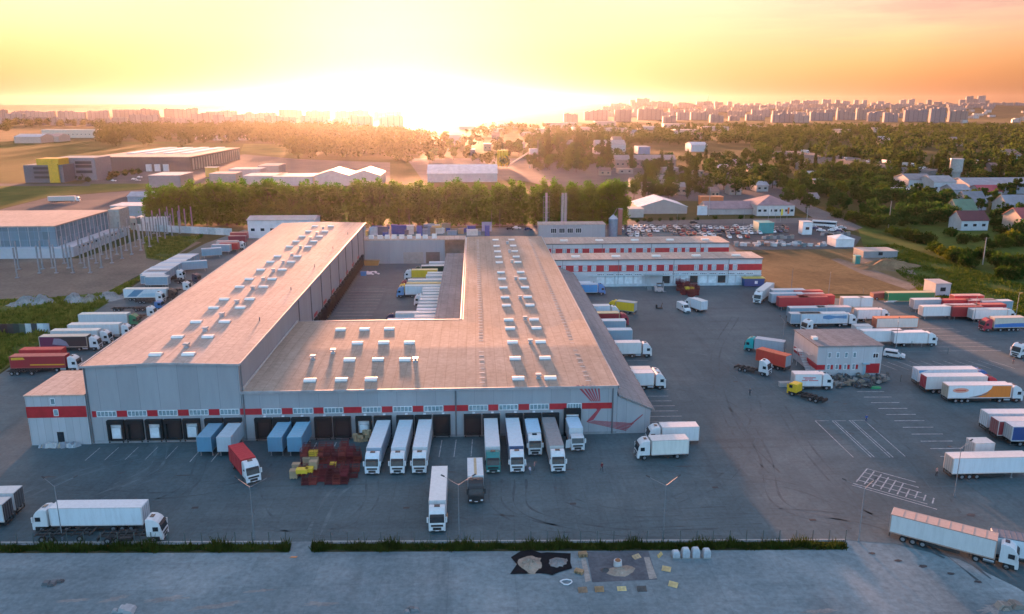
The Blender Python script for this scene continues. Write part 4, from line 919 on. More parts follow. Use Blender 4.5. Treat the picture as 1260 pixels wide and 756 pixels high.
V('swap', 'red box right of the grey ones at the far left side', P(282, 309, .5), 0, 'mn', c=RD, roof=(.5, .16, .14))
V('artic', 'lorry with white cab and pink roofed trailer far along the left side', P(301, 308), 0, 'fn', cab_c=WH, c=(.5, .4, .4), roof=(.66, .4, .36), L=12)
V('swap', 'dark red box in the far red pair by the white building', P(292, 300, .5), 0, 'mn', c=(.3, .03, .04), roof=(.5, .2, .18))
V('swap', 'lighter red box in the far red pair by the white building', P(294, 295.5, .5), 0, 'mn', c=(.4, .05, .05), roof=(.55, .22, .19))
# -- right yard groups
V('trailer', 'pale blue trailer in front of the depot corner, farther of two', P(968, 361, 3.9), 0, 'm', c=(.36, .42, .48), roof=(.5, .52, .55), L=10.5)
V('trailer', 'pale blue trailer in front of the depot corner with cream roof, nearer of two', P(970, 372), 0, 'mn', c=(.36, .42, .48), roof=(.66, .58, .56), L=10.8)
RG = 'red boxes stacked in rows beyond the yard office'
for k, (x, y, rc) in enumerate([(994, 357.5, (.5, .1, .08)), (997, 361.5, (.6, .38, .34)), (1000, 365, (.5, .07, .06))]):
    V('swap', ('red box with red roof, last row behind the depot corner', 'red box with faded pinkish roof in the second row', 'red box just behind the front red pair')[k], P(x, y, 3.9), 0, 'm', c=RD, roof=rc, L=9, group=RG)
V('swap', 'front red box, left one of the pair laid end to end', P(977, 380.5, .3), 0, 'mn', c=RD, roof=(.5, .08, .07), L=9.6, group=RG)
V('swap', 'front red box, right one of the pair laid end to end', P(1008, 378, .3), 0, 'mn', c=RD, roof=(.5, .06, .06), L=9.4, group=RG)
V('trailer', 'grey trailer laid end to end behind the long white lorry, left one', P(993, 378.2, 3.9), 0, 'm', c=BG, roof=(.6, .56, .56), L=11)
V('trailer', 'grey trailer laid end to end behind the long white lorry, right one', P(1025, 377.5, 3.9), 0, 'm', c=BG, roof=(.64, .5, .48), L=10)
rt = V('artic', 'white lorry with blue wave print behind the yard office', P(1054, 402.5), 0, 'fn', cab_c=WH, c=(.5, .56, .62), roof=(.73, .66, .62))
decal(rt, 'blue_wave', [(6.3, 2.6), (8, 2.3), (10, 2.7), (13.2, 2.5), (13.2, 3.5), (10, 3.3), (8, 3.6), (6.3, 3.4)], -1, paint((.1, .24, .42)))
V('trailer', 'blue grey trailer just left of the wave print lorry', P(991, 403), 0, 'mn', c=BG, roof=(.6, .54, .52), L=9)
V('tractor', 'white round topped tractor unit tucked behind the yard office roof', P(988, 410), 200, 'f', cab_c=WH, L=5.6)
V('skeleton', 'empty dark skeletal trailer behind the yard office', P(1053, 412), -4, 'm', L=9.4)
V('swap', 'small white box beside the skeletal trailer behind the yard office', P(1059, 416, .3), 0, 'm', c=WH, roof=(.5, .5, .5), L=4.6)
V('swap', 'white box on rust red legs, left one of the joined pair', P(1050, 379, .8), 0, 'mn', c=(.66, .62, .62), roof=CREAM, L=6.6)
V('swap', 'white box on rust red legs, right one of the joined pair', P(1066, 379, .8), 0, 'mn', c=(.66, .62, .62), roof=CREAM, L=3.8)
V('rigid', 'white box lorry facing right beyond the office fence, by the joined white boxes', P(1074, 396.5), 0, 'mn', cab_c=WH, c=WH, roof=(.66, .55, .5), L=9.6)
V('swap', 'white box with orange roof and orange end wall', P(1103, 407.5, .2), 0, 'mn', c=(.66, .56, .5), roof=(.6, .2, .1), door=(.55, .14, .07), L=12)
V('swap', 'white box behind the parked van, between orange roofed box and white lorry', P(1118, 408, 3.9), 0, 'm', c=WH, roof=(.74, .7, .69), L=8.6)
V('swap', 'bright white box right of the yard office', P(1086, 424, .3), 0, 'mn', c=WH, roof=(.74, .70, .69), L=11)
V('rigid', 'white box lorry facing right beyond the parked van', P(1128, 427), -3, 'mn', cab_c=WH, c=WH, roof=(.72, .66, .64), L=10.6)
b0 = P(1121, 370)
V('container', 'long green container by the dry field', P(1121, 370.5, .2), 0, 'mn', c=(.01, .2, .08), roof=(.55, .45, .24), L=15.5)
V('swap', 'blue grey box left of the white box in the far right group', P(1142, 382, .6), 0, 'mn', c=BG, roof=(.6, .58, .56), L=9.4)
V('swap', 'white box in front of the blue grey one in the far right group', P(1154, 391, .6), 0, 'mn', c=(.68, .64, .62), roof=CREAM, L=9.4)
V('swap', 'red box farthest back in the far right group', P(1190, 363, 3.9), 0, 'm', c=RD, roof=(.62, .3, .26), L=9.6)
V('swap', 'red box second row in the far right group, left one', P(1176, 368.5, 3.9), 0, 'm', c=RD, roof=(.5, .06, .05), L=9)
V('swap', 'grey box with pinkish roof in the far right group', P(1184, 375, 3.9), 0, 'm', c=GREY, roof=(.5, .4, .4), L=10.4)
V('swap', 'dark red box at the front of the far right group', P(1190, 391.5, .6), 0, 'mn', c=DR, roof=(.36, .05, .05), L=9.4)
V('swap', 'red box with greyish roof at the back right of the far right group', P(1207, 369, 3.9), 0, 'm', c=RD, roof=(.5, .34, .33), L=9.2)
V('swap', 'red box with bright roof second row right of the far right group', P(1217, 374, 3.9), 0, 'm', c=RD, roof=(.52, .1, .08), L=9.2)
V('swap', 'blue grey box at the right end of the far right group', P(1226, 384, .6), 0, 'mn', c=BG, roof=(.58, .56, .56), L=9.6)
V('rigid', 'white box lorry facing right at the front of the far right group', P(1222, 396.5), 0, 'mn', cab_c=WH, c=(.64, .66, .66), roof=(.66, .6, .56), L=13)
V('artic', 'white lorry with grey trailer on the far left site road', P(98, 249), 8, 'fn', cab_c=WH, c=(.45, .42, .4), roof=CREAM, L=19)

# ------------------------------------------------------------------ vans and cars
def f_van(b):
    pr = [(0, .42), (0, 2.45), (.15, 2.6), (3.9, 2.6), (4.25, 2.4), (4.9, 1.55), (5.7, 1.25), (5.85, .9), (5.85, .42)]
    cz = 1.5; cx = 2.9
    b.loft([[(cx + (x-cx)*k, y, cz + (z-cz)*k) for x, z in pr] for y, k in ((-.98, .96), (-.88, 1), (.88, 1), (.98, .96))])
def f_mpv(b):
    pr = [(0, .4), (0, 1.2), (.25, 1.85), (.6, 1.95), (3.2, 1.93), (4.1, 1.2), (4.9, 1.05), (5.05, .7), (5.05, .4)]
    cz = 1.1; cx = 2.5
    b.loft([[(cx + (x-cx)*k, y, cz + (z-cz)*k) for x, z in pr] for y, k in ((-.95, .95), (-.85, 1), (.85, 1), (.95, .95))])
def van(label, pos, h, kind='van', col=WH, ref='m'):
    L = 5.85 if kind == 'van' else 5.05; d = Vector((math.cos(R(h)), math.sin(R(h)))); p = Vector(pos[:2])
    if 'f' in ref: p -= d*L/2
    root = empty('delivery_van' if kind == 'van' else 'minibus', label, 'van', (p.x, p.y, 0), R(h)); x = -L/2
    part(root, 'van_body', kind, f_van if kind == 'van' else f_mpv, paint(col), (x, 0, 0))
    if kind == 'van':
        part(root, 'windscreen', 'vws', lambda b: b.prism([(4.32, 2.36), (4.94, 1.56), (4.9, 1.52), (4.28, 2.32)], -.82, .82), GLASS, (x, 0, 0))
        for s in (-1, 1): part(root, 'side_window', ('vsw', s), lambda b, s=s: b.box(3.6, 4.35, min(s*.93, s*.985), max(s*.93, s*.985), 1.55, 2.1), GLASS, (x, 0, 0))
    else:
        part(root, 'windscreen', 'mws', lambda b: b.prism([(3.27, 1.9), (4.1, 1.23), (4.06, 1.19), (3.23, 1.86)], -.78, .78), GLASS, (x, 0, 0))
        for s in (-1, 1): part(root, 'side_window', ('msw', s), lambda b, s=s: b.box(.5, 3.3, min(s*.9, s*.955), max(s*.9, s*.955), 1.22, 1.7), GLASS, (x, 0, 0))
    part(root, 'grille', ('vgr', kind), lambda b: b.box(L-.02, L+.02, -.55, .55, .5, .8), DARK, (x, 0, 0))
    wheels(root, [x + 1.1, x + L - 1.], .82, False, .34)
van('white high roof van facing the viewer in front of the red striped depot', P(846.5, 386), 283, 'van', WH, 'f')
van('white minibus parked beside the yard office', P(1100, 440), -32, 'mpv', WH)
def f_car(b):
    pr = [(0, .35), (0, .85), (.5, .95), (1.0, 1.42), (2.5, 1.44), (3.2, .98), (4.2, .82), (4.3, .35)]
    b.loft([[(2.1 + (x-2.1)*k, y, .8 + (z-.8)*k) for x, z in pr] for y, k in ((-.87, .93), (-.75, 1), (.75, 1), (.87, .93))], 0)
    b.prism([(2.58, 1.42), (3.2, 1.0), (3.16, .97), (2.5, 1.38)], -.68, .68, 1); b.prism([(.5, .98), (.98, 1.44), (1.0, 1.38), (.56, .96)], -.68, .68, 1)
    for s in (-1, 1): b.box(1., 2.7, min(s*.7, s*.83), max(s*.7, s*.83), 1.0, 1.33, 1)
    for x in (.85, 3.4):
        for s in (-1, 1): b.cyl((x, s*.86-.09, .32), (x, s*.86+.09, .32), .32, n=10, m=2)
CARC = {'white': (.68, .69, .7), 'silver': (.4, .41, .43), 'black': (.02, .02, .022), 'dark blue': (.03, .05, .12), 'dark red': (.28, .03, .03), 'grey': (.16, .165, .17)}
def car(pos, h, cn, label, group):
    root = bpy.data.objects.new('parked_car', None)
    if 'car' not in CACHE:
        b = MB(); f_car(b); b.v = [(x - 2.15, y, z) for x, y, z in b.v]; CACHE['car'] = b.mesh('parked_car')
    o = link('parked_car', CACHE['car'], [paint(CARC[cn], .2, .15), GLASS, TYRE], None, (pos[0], pos[1], 0), R(h), True)
    bpy.data.objects.remove(root)
    return tag(o, label, 'car', group)
GC = 'cars parked in the lot behind the striped depots'
rr = random.Random(5); cols = list(CARC)
rows = [(768, 865, 280.3, 15), (800, 900, 285.2, 13), (872, 930, 284.8, 9), (905, 968, 282.6, 10), (775, 800, 291, 4), (840, 895, 291.3, 7), (772, 790, 288.5, 4), (766, 812, 282.5, 8), (765, 806, 285.5, 6), (812, 868, 282.5, 6), (873, 922, 282, 8), (896, 934, 288, 8), (830, 872, 289, 6), (898, 920, 293, 3), (905, 965, 279.5, 4), (936, 966, 286, 5)]
for x0, x1, y, n in rows:
    for k in range(n):
        cn = rr.choice(['white', 'white', 'silver', 'white', 'black', 'grey', 'dark red', 'dark blue'])
        car(P(x0 + (x1-x0)*k/max(1, n-1) + rr.uniform(-1, 1), y + rr.uniform(-.3, .3)), rr.choice((90, 270, 80, 268)) + rr.uniform(-5, 5), cn, cn + ' car parked in rows in the lot behind the striped depots', GC)
for x, y, cn in ((1000, 280, 'silver'), (1004, 282.5, 'dark blue'), (1010, 285, 'white'), (1016, 288, 'grey'), (1026, 281, 'white'), (1030, 283.5, 'white'), (1036, 281.5, 'silver'), (1022, 291, 'black'), (1007, 277, 'white'), (1033, 286, 'dark blue'), (1018, 279.5, 'white'), (1024, 285, 'white')):
    car(P(x, y), rr.uniform(-40, -20), cn, cn + ' car parked by the white bus and the gate kiosk', 'cars parked around the bus')
car(P(853, 275.2), 2, 'black', 'black car driving alone on the road behind the parking lot', None)
for x, y, cn in ((140, 223.5, 'white'), (165, 221.5, 'white'), (172, 219, 'white'), (199, 217.5, 'white'), (170, 223, 'silver'), (216, 216, 'white'), (235, 217.5, 'dark blue')):
    car(P(x, y), rr.uniform(-20, 20), cn, cn + ' car before the dark warehouse on the far left', 'cars before the dark warehouse')
for x, y, cn in ((628, 283, 'black'), (636, 282, 'white'), (650, 283.5, 'dark blue'), (715, 276.5, 'white'), (722, 276, 'silver'), (702, 276.5, 'black')):
    car(P(x, y), rr.uniform(-20, 20), cn, cn + ' car at the foot of the poplar row', 'cars below the poplars')

# ------------------------------------------------------------------ yard office
T = Thing('yard_office', 'small two storey grey office with red panels and outside stair in the right yard', 'office', (90, 37, 0)); 
oa0, ob0 = P(1003.5, 463); oa1 = P(1079, 459.5)[0]; ob1 = ob0 + 14.; H = 7.1
b = MB(); b.box(oa0, oa1, ob0, ob1, 0, H); T.add('main_wall', b, panels((.42, .43, .45), 3.))
b = MB(); b.box(oa0-.2, oa1+.2, ob0-.2, ob1+.2, H+.002, H+.3); rf = T.add('roof', b, ROOF_S)
b = MB(); b.box(oa0+.8, oa0+2., ob0+5, ob0+6.4, H+.3, H+.9); T.add('roof_hatch', b, SKYL, parent=rf)
Lw = oa1 - oa0
b = MB(); b.box(oa0-.05, oa0 + Lw*.13, ob0-.05, ob0-.002, 1.55, 2.75); b.box(oa0 + Lw*.77, oa0 + Lw*.98, ob0-.05, ob0-.002, .55, 2.9)
for k in range(4): b.box(oa0 + Lw*(.22 + .13*k), oa0 + Lw*(.255 + .13*k), ob0-.05, ob0-.002, 1.6, 2.7)
b.box(oa0-.051, oa0-.002, ob0, ob0+5.5, 1.55, 2.9); b.box(oa0-.05, oa0-.002, ob0+8.5, ob0+13.9, 1.8, 3.2); T.add('red_panel', b, RED)
for zz in (1.6, 4.5):
    for k in range(4): window(T, oa0 + Lw*(.16 + .13*k), oa0 + Lw*(.205 + .13*k), zz, zz + 1.25, ob0-.052, 1)
window(T, oa0 + Lw*.86, oa0 + Lw*.94, 4.3, 5.4, ob0, 2, mat=GLASS)
b = MB()
for k in range(14): b.box(oa0-1.4, oa0-.1, ob0 + 1.5 + .45*k, ob0 + 1.95 + .45*k, 3.6 - .26*(13-k) - .1, 3.6 - .26*(13-k))
b.box(oa0-1.5, oa0-.06, ob0+7.9, ob0+10.4, 3.5, 3.65)
for q in (ob0+7.9, ob0+10.3): b.box(oa0-1.5, oa0-1.42, q, q+.08, 0, 4.6)
for s_ in (4.55,): b.box(oa0-1.5, oa0-1.44, ob0+7.9, ob0+10.4, s_, s_+.06)
b.prism([(0, 0), (0, 0)], 0, 0) if False else None
T.add('outside_stair', b, plain((.5, .52, .53), .5, .2))
b = MB(); b.box(oa0-.9, oa0-.05, ob0+2.6, ob0+4.6, H-2.9, H-2.75); T.add('door_canopy', b, EDGE)
b = MB(); b.box(oa0 + Lw*.7, oa0 + Lw*.8, ob0-.9, ob0-.055, 2.95, 3.1); b.box(oa0 + Lw*.73, oa0 + Lw*.775, ob0-.04, ob0-.003, .02, 2.2); T.add('entrance', b, plain((.3, .42, .48), .4))

# ------------------------------------------------------------------ fences
def fence(name, label, pts, h, step, post=.05, wire=True, col=STEEL, wd=.003, dens=.3):
    T = Thing(name, label, 'fence', (*pts[0], 0))
    for (p, q) in zip(pts[:-1], pts[1:]):
        d = Vector((q[0]-p[0], q[1]-p[1])); Ln = d.length; n = max(1, int(round(Ln/step)))
        for k in range(n + (q is pts[-1])):
            x, y = p[0] + d.x*k/n, p[1] + d.y*k/n; b = MB(); b.box(x-post, x+post, y-post, y+post, 0, h); T.add('post', b, col)
        b = MB(); u = d/Ln; nn = Vector((-u.y, u.x))
        def bar(p0, p1, r): b.cyl(p0, p1, r, n=3)
        for z in np.linspace(.12, h-.08, 4): bar((*p, z), (*q, z), .007)
        for k in range(int(Ln/dens)):
            s_ = (k+.5)*dens; x, y = p[0] + u.x*s_, p[1] + u.y*s_; bar((x, y, .1), (x, y, h-.06), wd)
        T.add('wire_mesh', b, col)
    return T
FEN = plain((.07, .10, .10), .5)
fence('mesh_fence', 'green wire mesh fence on the kerb along the verge, left of the gap', [P(-20, 670.5), P(352, 669)], 1.9, 2.5, col=FEN)
fence('mesh_fence', 'green wire mesh fence on the kerb along the verge, right of the gap', [P(387, 669), P(1040, 666.5)], 1.9, 2.45, col=FEN)
fence('mesh_fence', 'thin wire fence round the parking bays of the yard office', [P(1000, 466), P(1090, 470), P(1162, 470)], 1.7, 3., col=FEN, dens=.5)
fence('mesh_fence', 'thin wire fence between the yard office and the white box lorries', [P(1048, 383), P(1078, 407), P(1100, 423), P(1166, 436)], 1.6, 4., col=FEN, dens=.6)
fence('mesh_fence', 'wire fence along the back of the right yard by the meadow', [P(1062, 362), P(1135, 371), P(1200, 381), P(1262, 401), P(1330, 420)], 2., 5., col=FEN, dens=.9)
b0 = MB()

# ------------------------------------------------------------------ lamp posts
def lamp_post(label, pos, h=9., arms=(35, 145), group=None, armlen=2.6, col=plain((.2, .23, .25), .6, .2)):
    r = empty('lamp_post', label, 'lamp post', (pos[0], pos[1], 0), 0, group)
    part(r, 'pole', ('pole', h), lambda b: [b.cyl((0, 0, 0), (0, 0, h), .085, .05, 8), b.cyl((0, 0, 0), (0, 0, .4), .15, .14, 8)], col)
    for a_ in arms:
        c, s = math.cos(R(a_)), math.sin(R(a_))
        part(r, 'arm', ('arm', h, a_, armlen), lambda b: b.cyl((0, 0, h-.1), (c*armlen, s*armlen, h+.55), .035, .025, 6), col)
        part(r, 'lamp_head', ('head', h, a_, armlen), lambda b: b.loft([[(c*u - s*v, s*u + c*v, h + .55 + z + (u-armlen)*.2) for v, z in ((-.13, 0), (.13, 0), (.1, .1), (-.1, .1))] for u in (armlen-.1, armlen+.5)]), plain((.06, .065, .07), .95, 0, .2))
lamp_post('grey double arm lamp post in front of the white lorry by the left verge', P(77, 664), 8.6)
lamp_post('pale double arm lamp post beside the kerb gap in the verge', P(313, 663), 8.4)
lamp_post('pale double arm lamp post just right of the lone white lorry', P(565, 660), 8.4)
lamp_post('double arm lamp post on the verge at the cream lorries', P(816, 661), 8.4)
lamp_post('double arm lamp post at the right end of the verge', P(1056, 667), 8.6)
lamp_post('double arm lamp post in front of the long white trailer on the right', P(1174, 611), 8.6, (30, 200))
lamp_post('thin lamp post left of the yard office', P(962, 432), 8., (90,))
lamp_post('thin lamp post right of the yard office between the white boxes', P(1101, 434), 8., (60, 240))
for x, y in ((1019, 366), (973, 362), (1198, 398), (1249, 395)): lamp_post('slim lamp post along the back edge of the right yard', P(x, y), 8.5, (250,), 'lamp posts along the yard edge')
for x, y in ((504, 281), (605, 281), (615, 280), (953, 279), (915, 276), (833, 277)): lamp_post('slim pale lamp post on the street behind the halls', P(x, y), 9., (270,), 'street lamps behind the halls')
for x, y, h, lb in ((1093, 281, 14, 'concrete pole standing in the meadow, left of the bushes'), (1209, 326, 11, 'leaning concrete pole among the bushes on the right'), (992, 280, 11, 'tall pole behind the gate kiosk'), (872, 266, 16, 'dark pole by the mauve roofed shed')):
    r = empty('utility_pole', lb, 'pole', (*P(x, y), 0)); part(r, 'shaft', ('ups', h), lambda b: b.cyl((0, 0, 0), (.0, 0, h), .22, .14, 8), plain((.3, .3, .29), .8)); part(r, 'crossarm', ('upc', h), lambda b: b.box(-.9, .9, -.06, .06, h-.6, h-.45), DARK)

# ------------------------------------------------------------------ verge plants, lawn tufts
VERGE = leafmat((.022, .038, .01), (.055, .075, .02), 'verge_foliage')
def blades(name, n, place, hs, wd, mat, label, cat='grass'):
    p = np.array([place() for _ in range(n)]); a_ = rng.uniform(0, 2*np.pi, n); h = rng.uniform(hs[0], hs[1], n) * (.55 + .9*np.clip(np.sin(p[:, 0]*.9) * np.sin(p[:, 0]*.37 + 1.3) + .35, 0, 1.2)) * rng.choice([1., 1., 1., 1.7], n)
    ln = rng.uniform(-.5, .5, (n, 2)) * h[:, None]
    ux = np.cos(a_) * wd/2; uy = np.sin(a_) * wd/2; z0 = np.full(n, -.05)
    v = np.stack([np.stack([p[:, 0]-ux, p[:, 1]-uy, z0], 1), np.stack([p[:, 0]+ux, p[:, 1]+uy, z0], 1), np.stack([p[:, 0]+ux*.4+ln[:, 0], p[:, 1]+uy*.4+ln[:, 1], h], 1), np.stack([p[:, 0]-ux*.4+ln[:, 0], p[:, 1]-uy*.4+ln[:, 1], h], 1)], 1).reshape(-1, 3)
    return tag(link(name, quads(name, v), mat), label, cat, None, 'stuff')
def quads(name, v):
    n = len(v) // 4; me = bpy.data.meshes.new(name)
    me.vertices.add(len(v)); me.vertices.foreach_set('co', v.astype(np.float32).ravel())
    me.loops.add(4*n); me.loops.foreach_set('vertex_index', np.arange(4*n, dtype=np.int32))
    me.polygons.add(n); me.polygons.foreach_set('loop_start', np.arange(0, 4*n, 4, dtype=np.int32)); me.polygons.foreach_set('loop_total', np.full(n, 4, dtype=np.int32))
    me.update(); me.validate(); return me
def on_verge():
    while True:
        x = random.uniform(-40, 1042)
        if 357 < x < 383: continue
        y = 676.5 - .0036*x + random.gauss(0, 2.4); 
        if 670.8 - .0035*x < y < 680. - .0036*x + 2.2*math.sin(x*.11)*math.sin(x*.043): return P(x, y)
blades('verge_grass', 20000, on_verge, (.15, .7), .15, VERGE, 'dark weedy grass on the narrow verge between yard and road')
sheet('verge_soil', pz([(-60, 681), (356, 680), (356, 669.6), (-60, 671)]), -.008, ground('verge_soil', [(.3, (.03, .032, .016)), (.7, (.06, .058, .03))], .4, 2.))
sheet('verge_soil', pz([(384, 679.5), (1040, 676.5), (1040, 666.4), (384, 669.2)]), -.008, bpy.data.materials['verge_soil'])
def leafball(clusters, n, size, seed, squash=1.):
    """leaf clumps spread through the volume of a list of (x,y,z,rx,rz) lobes"""
    g = np.random.default_rng(seed); cl = np.array(clusters); wgt = cl[:, 3]**2 * cl[:, 4]; wgt /= wgt.sum()
    k = g.choice(len(cl), n, p=wgt); d = g.normal(size=(n, 3)); d /= np.linalg.norm(d, axis=1)[:, None]
    rad = g.uniform(.3, 1., n)**.6 * (1 + .2*g.normal(size=n))
    c = cl[k, :3] + d * rad[:, None] * cl[k][:, [3, 3, 4]]
    u = g.normal(size=(n, 3)); u /= np.linalg.norm(u, axis=1)[:, None]
    w_ = np.cross(u, g.normal(size=(n, 3))); w_ /= np.linalg.norm(w_, axis=1)[:, None]
    s = size * g.uniform(.5, 1.25, n)[:, None] / 2; s2 = s * g.uniform(.5, 1., n)[:, None]
    return np.stack([c - u*s - w_*s2, c + u*s - w_*s2*.6, c + u*s*.8 + w_*s2, c - u*s*.7 + w_*s2*.8], 1).reshape(-1, 3)
BARK = plain((.07, .055, .04), .95)
def trunk_mesh(h, r, limbs, seed):
    g = random.Random(seed); b = MB(); z = 0; p = Vector((0, 0, 0)); n = 5
    for k in range(n):
        q = Vector((g.uniform(-.25, .25), g.uniform(-.25, .25), h*(k+1)/n)); b.cyl(p, q, r*(1-.17*k), r*(1-.17*(k+1)), 7); p = q
    for k in range(limbs):
        z = h*g.uniform(.3, .85); a_ = g.uniform(0, 6.28); l = h*g.uniform(.16, .3); b.cyl((0, 0, z), (math.cos(a_)*l, math.sin(a_)*l, z + l*g.uniform(.5, 1.3)), r*.35, r*.1, 5)
    return b.mesh('trunk')
TREES = {}
def proto(kind, i):
    key = (kind, i)
    if key in TREES: return TREES[key]
    g = random.Random(hash(kind) % 1000 + i if False else (sum(map(ord, kind)) * 7 + i)); cl = []
    if kind == 'poplar':
        h = 22.; 
        for k in range(20):
            z = 1.4 + 19.6*k/19; rr_ = (1.6 + 2.3*math.sin(math.pi*min(1, (k+2)/22)**.8)); cl.append((g.uniform(-1.5, 1.5), g.uniform(-1.2, 1.2), z, rr_*g.uniform(.55, .95), 1.7))
        v = leafball(cl, 3400, .78, i); tm = trunk_mesh(18, .4, 6, i)
    elif kind == 'round':
        for k in range(20):
            a_ = g.uniform(0, 6.28); d = g.uniform(.4, 3.9); z = g.uniform(3.6, 9.8); f = 1 - .35*abs(z-6.4)/4
            cl.append((math.cos(a_)*d*f, math.sin(a_)*d*f, z, g.uniform(.8, 1.9)*f, g.uniform(.7, 1.5)))
        v = leafball(cl, 1700, .8, i); tm = trunk_mesh(6, .3, 5, i)
    elif kind == 'spire':
        for k in range(14):
            z = 2 + 16.*k/13; r_ = 1.5*math.sin(math.pi*min(1., (k+2.)/16)**.7) + .35; cl.append((g.uniform(-.4, .4), g.uniform(-.4, .4), z, r_*g.uniform(.8, 1.1), 1.5))
        v = leafball(cl, 1100, .75, i); tm = trunk_mesh(12, .28, 2, i)
    else:
        for k in range(9):
            a_ = g.uniform(0, 6.28); d = g.uniform(0, 1.9); cl.append((math.cos(a_)*d, math.sin(a_)*d, g.uniform(.6, 2.2), g.uniform(.7, 1.3), g.uniform(.6, 1.2)))
        v = leafball(cl, 700, .5, i); tm = None
    TREES[key] = (quads('crown', v), tm); return TREES[key]
LEAF = {'poplar': [leafmat((.026, .085, .004), (.062, .175, .007), trans=.5), leafmat((.03, .092, .004), (.074, .185, .007), trans=.5)],
        'round': [leafmat((.024, .06, .014), (.055, .115, .022)), leafmat((.032, .066, .014), (.078, .125, .025)), leafmat((.018, .048, .016), (.04, .088, .024))],
        'spire': [leafmat((.02, .042, .012), (.044, .072, .018))], 'bush': [leafmat((.022, .05, .01), (.06, .10, .018)), leafmat((.016, .038, .01), (.04, .075, .016)), leafmat((.045, .07, .01), (.14, .15, .02))]}
NAMES = {'poplar': 'poplar_tree', 'round': 'leafy_tree', 'spire': 'columnar_tree', 'bush': 'bush'}
NT = {}
def tree(kind, pos, s, label, group, mat=None, sz=1., cat=None):
    NT[kind] = NT.get(kind, 0) + 1
    i = random.randrange(5); cr, tm = proto(kind, i)
    r = empty(NAMES[kind], label, cat or ('bush' if kind == 'bush' else 'tree'), (pos[0], pos[1], 0), random.uniform(0, 6.28), group); r.scale = (s*sz, s*sz, s)
    mm = LEAF[kind]; m = mm[mat if mat is not None else random.randrange(len(mm))]
    link('crown' if tm else 'foliage', cr, [m], r, (0, 0, 0), 0, True)
    if tm: link('trunk', tm, [BARK], r, (0, 0, 0), 0, True)
# poplar row behind the halls
p0, p1 = P(188, 277), P(762, 277.5)
PG = 'row of tall poplars behind the halls'
n = 50
for k in range(n):
    u = k/(n-1); 
    for row_ in range(2 if k % 5 else 1):
        if u < .05 and row_: continue
        x = p0[0] + (p1[0]-p0[0])*u + random.uniform(-1., 1.); y = p0[1] + (p1[1]-p0[1])*u + row_*7 + random.uniform(-1.5, 1.5)
        tree('poplar', (x, y), random.uniform(.92, 1.1), 'tall green poplar in the dense row behind the halls', PG, None, 1.16)
def inpoly(p, poly):
    c = False; n = len(poly)
    for i in range(n):
        (x1, y1), (x2, y2) = poly[i], poly[(i+1) % n]
        if (y1 > p[1]) != (y2 > p[1]) and p[0] < (x2-x1)*(p[1]-y1)/(y2-y1) + x1: c = not c
    return c
AVOID = []      # pixel boxes kept clear for buildings, road, open ground
def scatter(poly, n, kinds, sc_, label, group, px=True, mats=None, seed=1, keep=True):
    """n plants inside a photo polygon, evenly over the ground"""
    g = random.Random(seed); xs_ = [p[0] for p in poly]; ys_ = [p[1] for p in poly]; W_ = pz(poly)
    ax0, ax1 = min(p[0] for p in W_), max(p[0] for p in W_); ay0, ay1 = min(p[1] for p in W_), max(p[1] for p in W_); k = 0; tries = 0; out = []
    while k < n and tries < 40*n:
        tries += 1; p = (g.uniform(ax0, ax1), g.uniform(ay0, ay1))
        if not inpoly(p, W_): continue
        if any(inpoly(p, a_) for a_ in AVOIDW): continue
        if any((p[0]-q[0])**2 + (p[1]-q[1])**2 < 9 for q in out): continue
        out.append(p); k += 1
        if keep: tree(g.choice(kinds), p, g.uniform(*sc_), label, group, None if mats is None else g.choice(mats))
    return out

def in_poly_px(poly):
    W_ = pz(poly); ax0, ax1 = min(p[0] for p in W_), max(p[0] for p in W_); ay0, ay1 = min(p[1] for p in W_), max(p[1] for p in W_)
    def f():
        while True:
            p = (random.uniform(ax0, ax1), random.uniform(ay0, ay1))
            if inpoly(p, W_) and math.sin(p[0]*.21) * math.sin(p[1]*.17 + p[0]*.05) + random.uniform(-.6, .9) > .0: return p
    return f
TUFT = leafmat((.07, .105, .02), (.2, .21, .055), 'tall_grass', .35)
blades('tall_grass', 16000, in_poly_px([(-30, 372), (60, 367), (130, 361), (190, 332), (120, 380), (52, 419), (2, 454), (-30, 470)]), (.2, .8), .55, TUFT, 'rough tall grass between the building site and the row of lorries')
blades('tall_grass', 18000, in_poly_px([(1066, 303), (1100, 301), (1300, 362), (1300, 404), (1250, 393), (1190, 373), (1140, 366)]), (.12, .45), .5, leafmat((.035, .065, .012), (.10, .12, .025), 'strip_grass', .25), 'rough tall grass on the strip between the yard and the meadow bushes')
blades('tall_grass', 6000, in_poly_px([(178, 293), (250, 291), (205, 320), (182, 317)]), (.2, .6), .6, TUFT, 'rough grass on the small lawn left of the stored boxes')

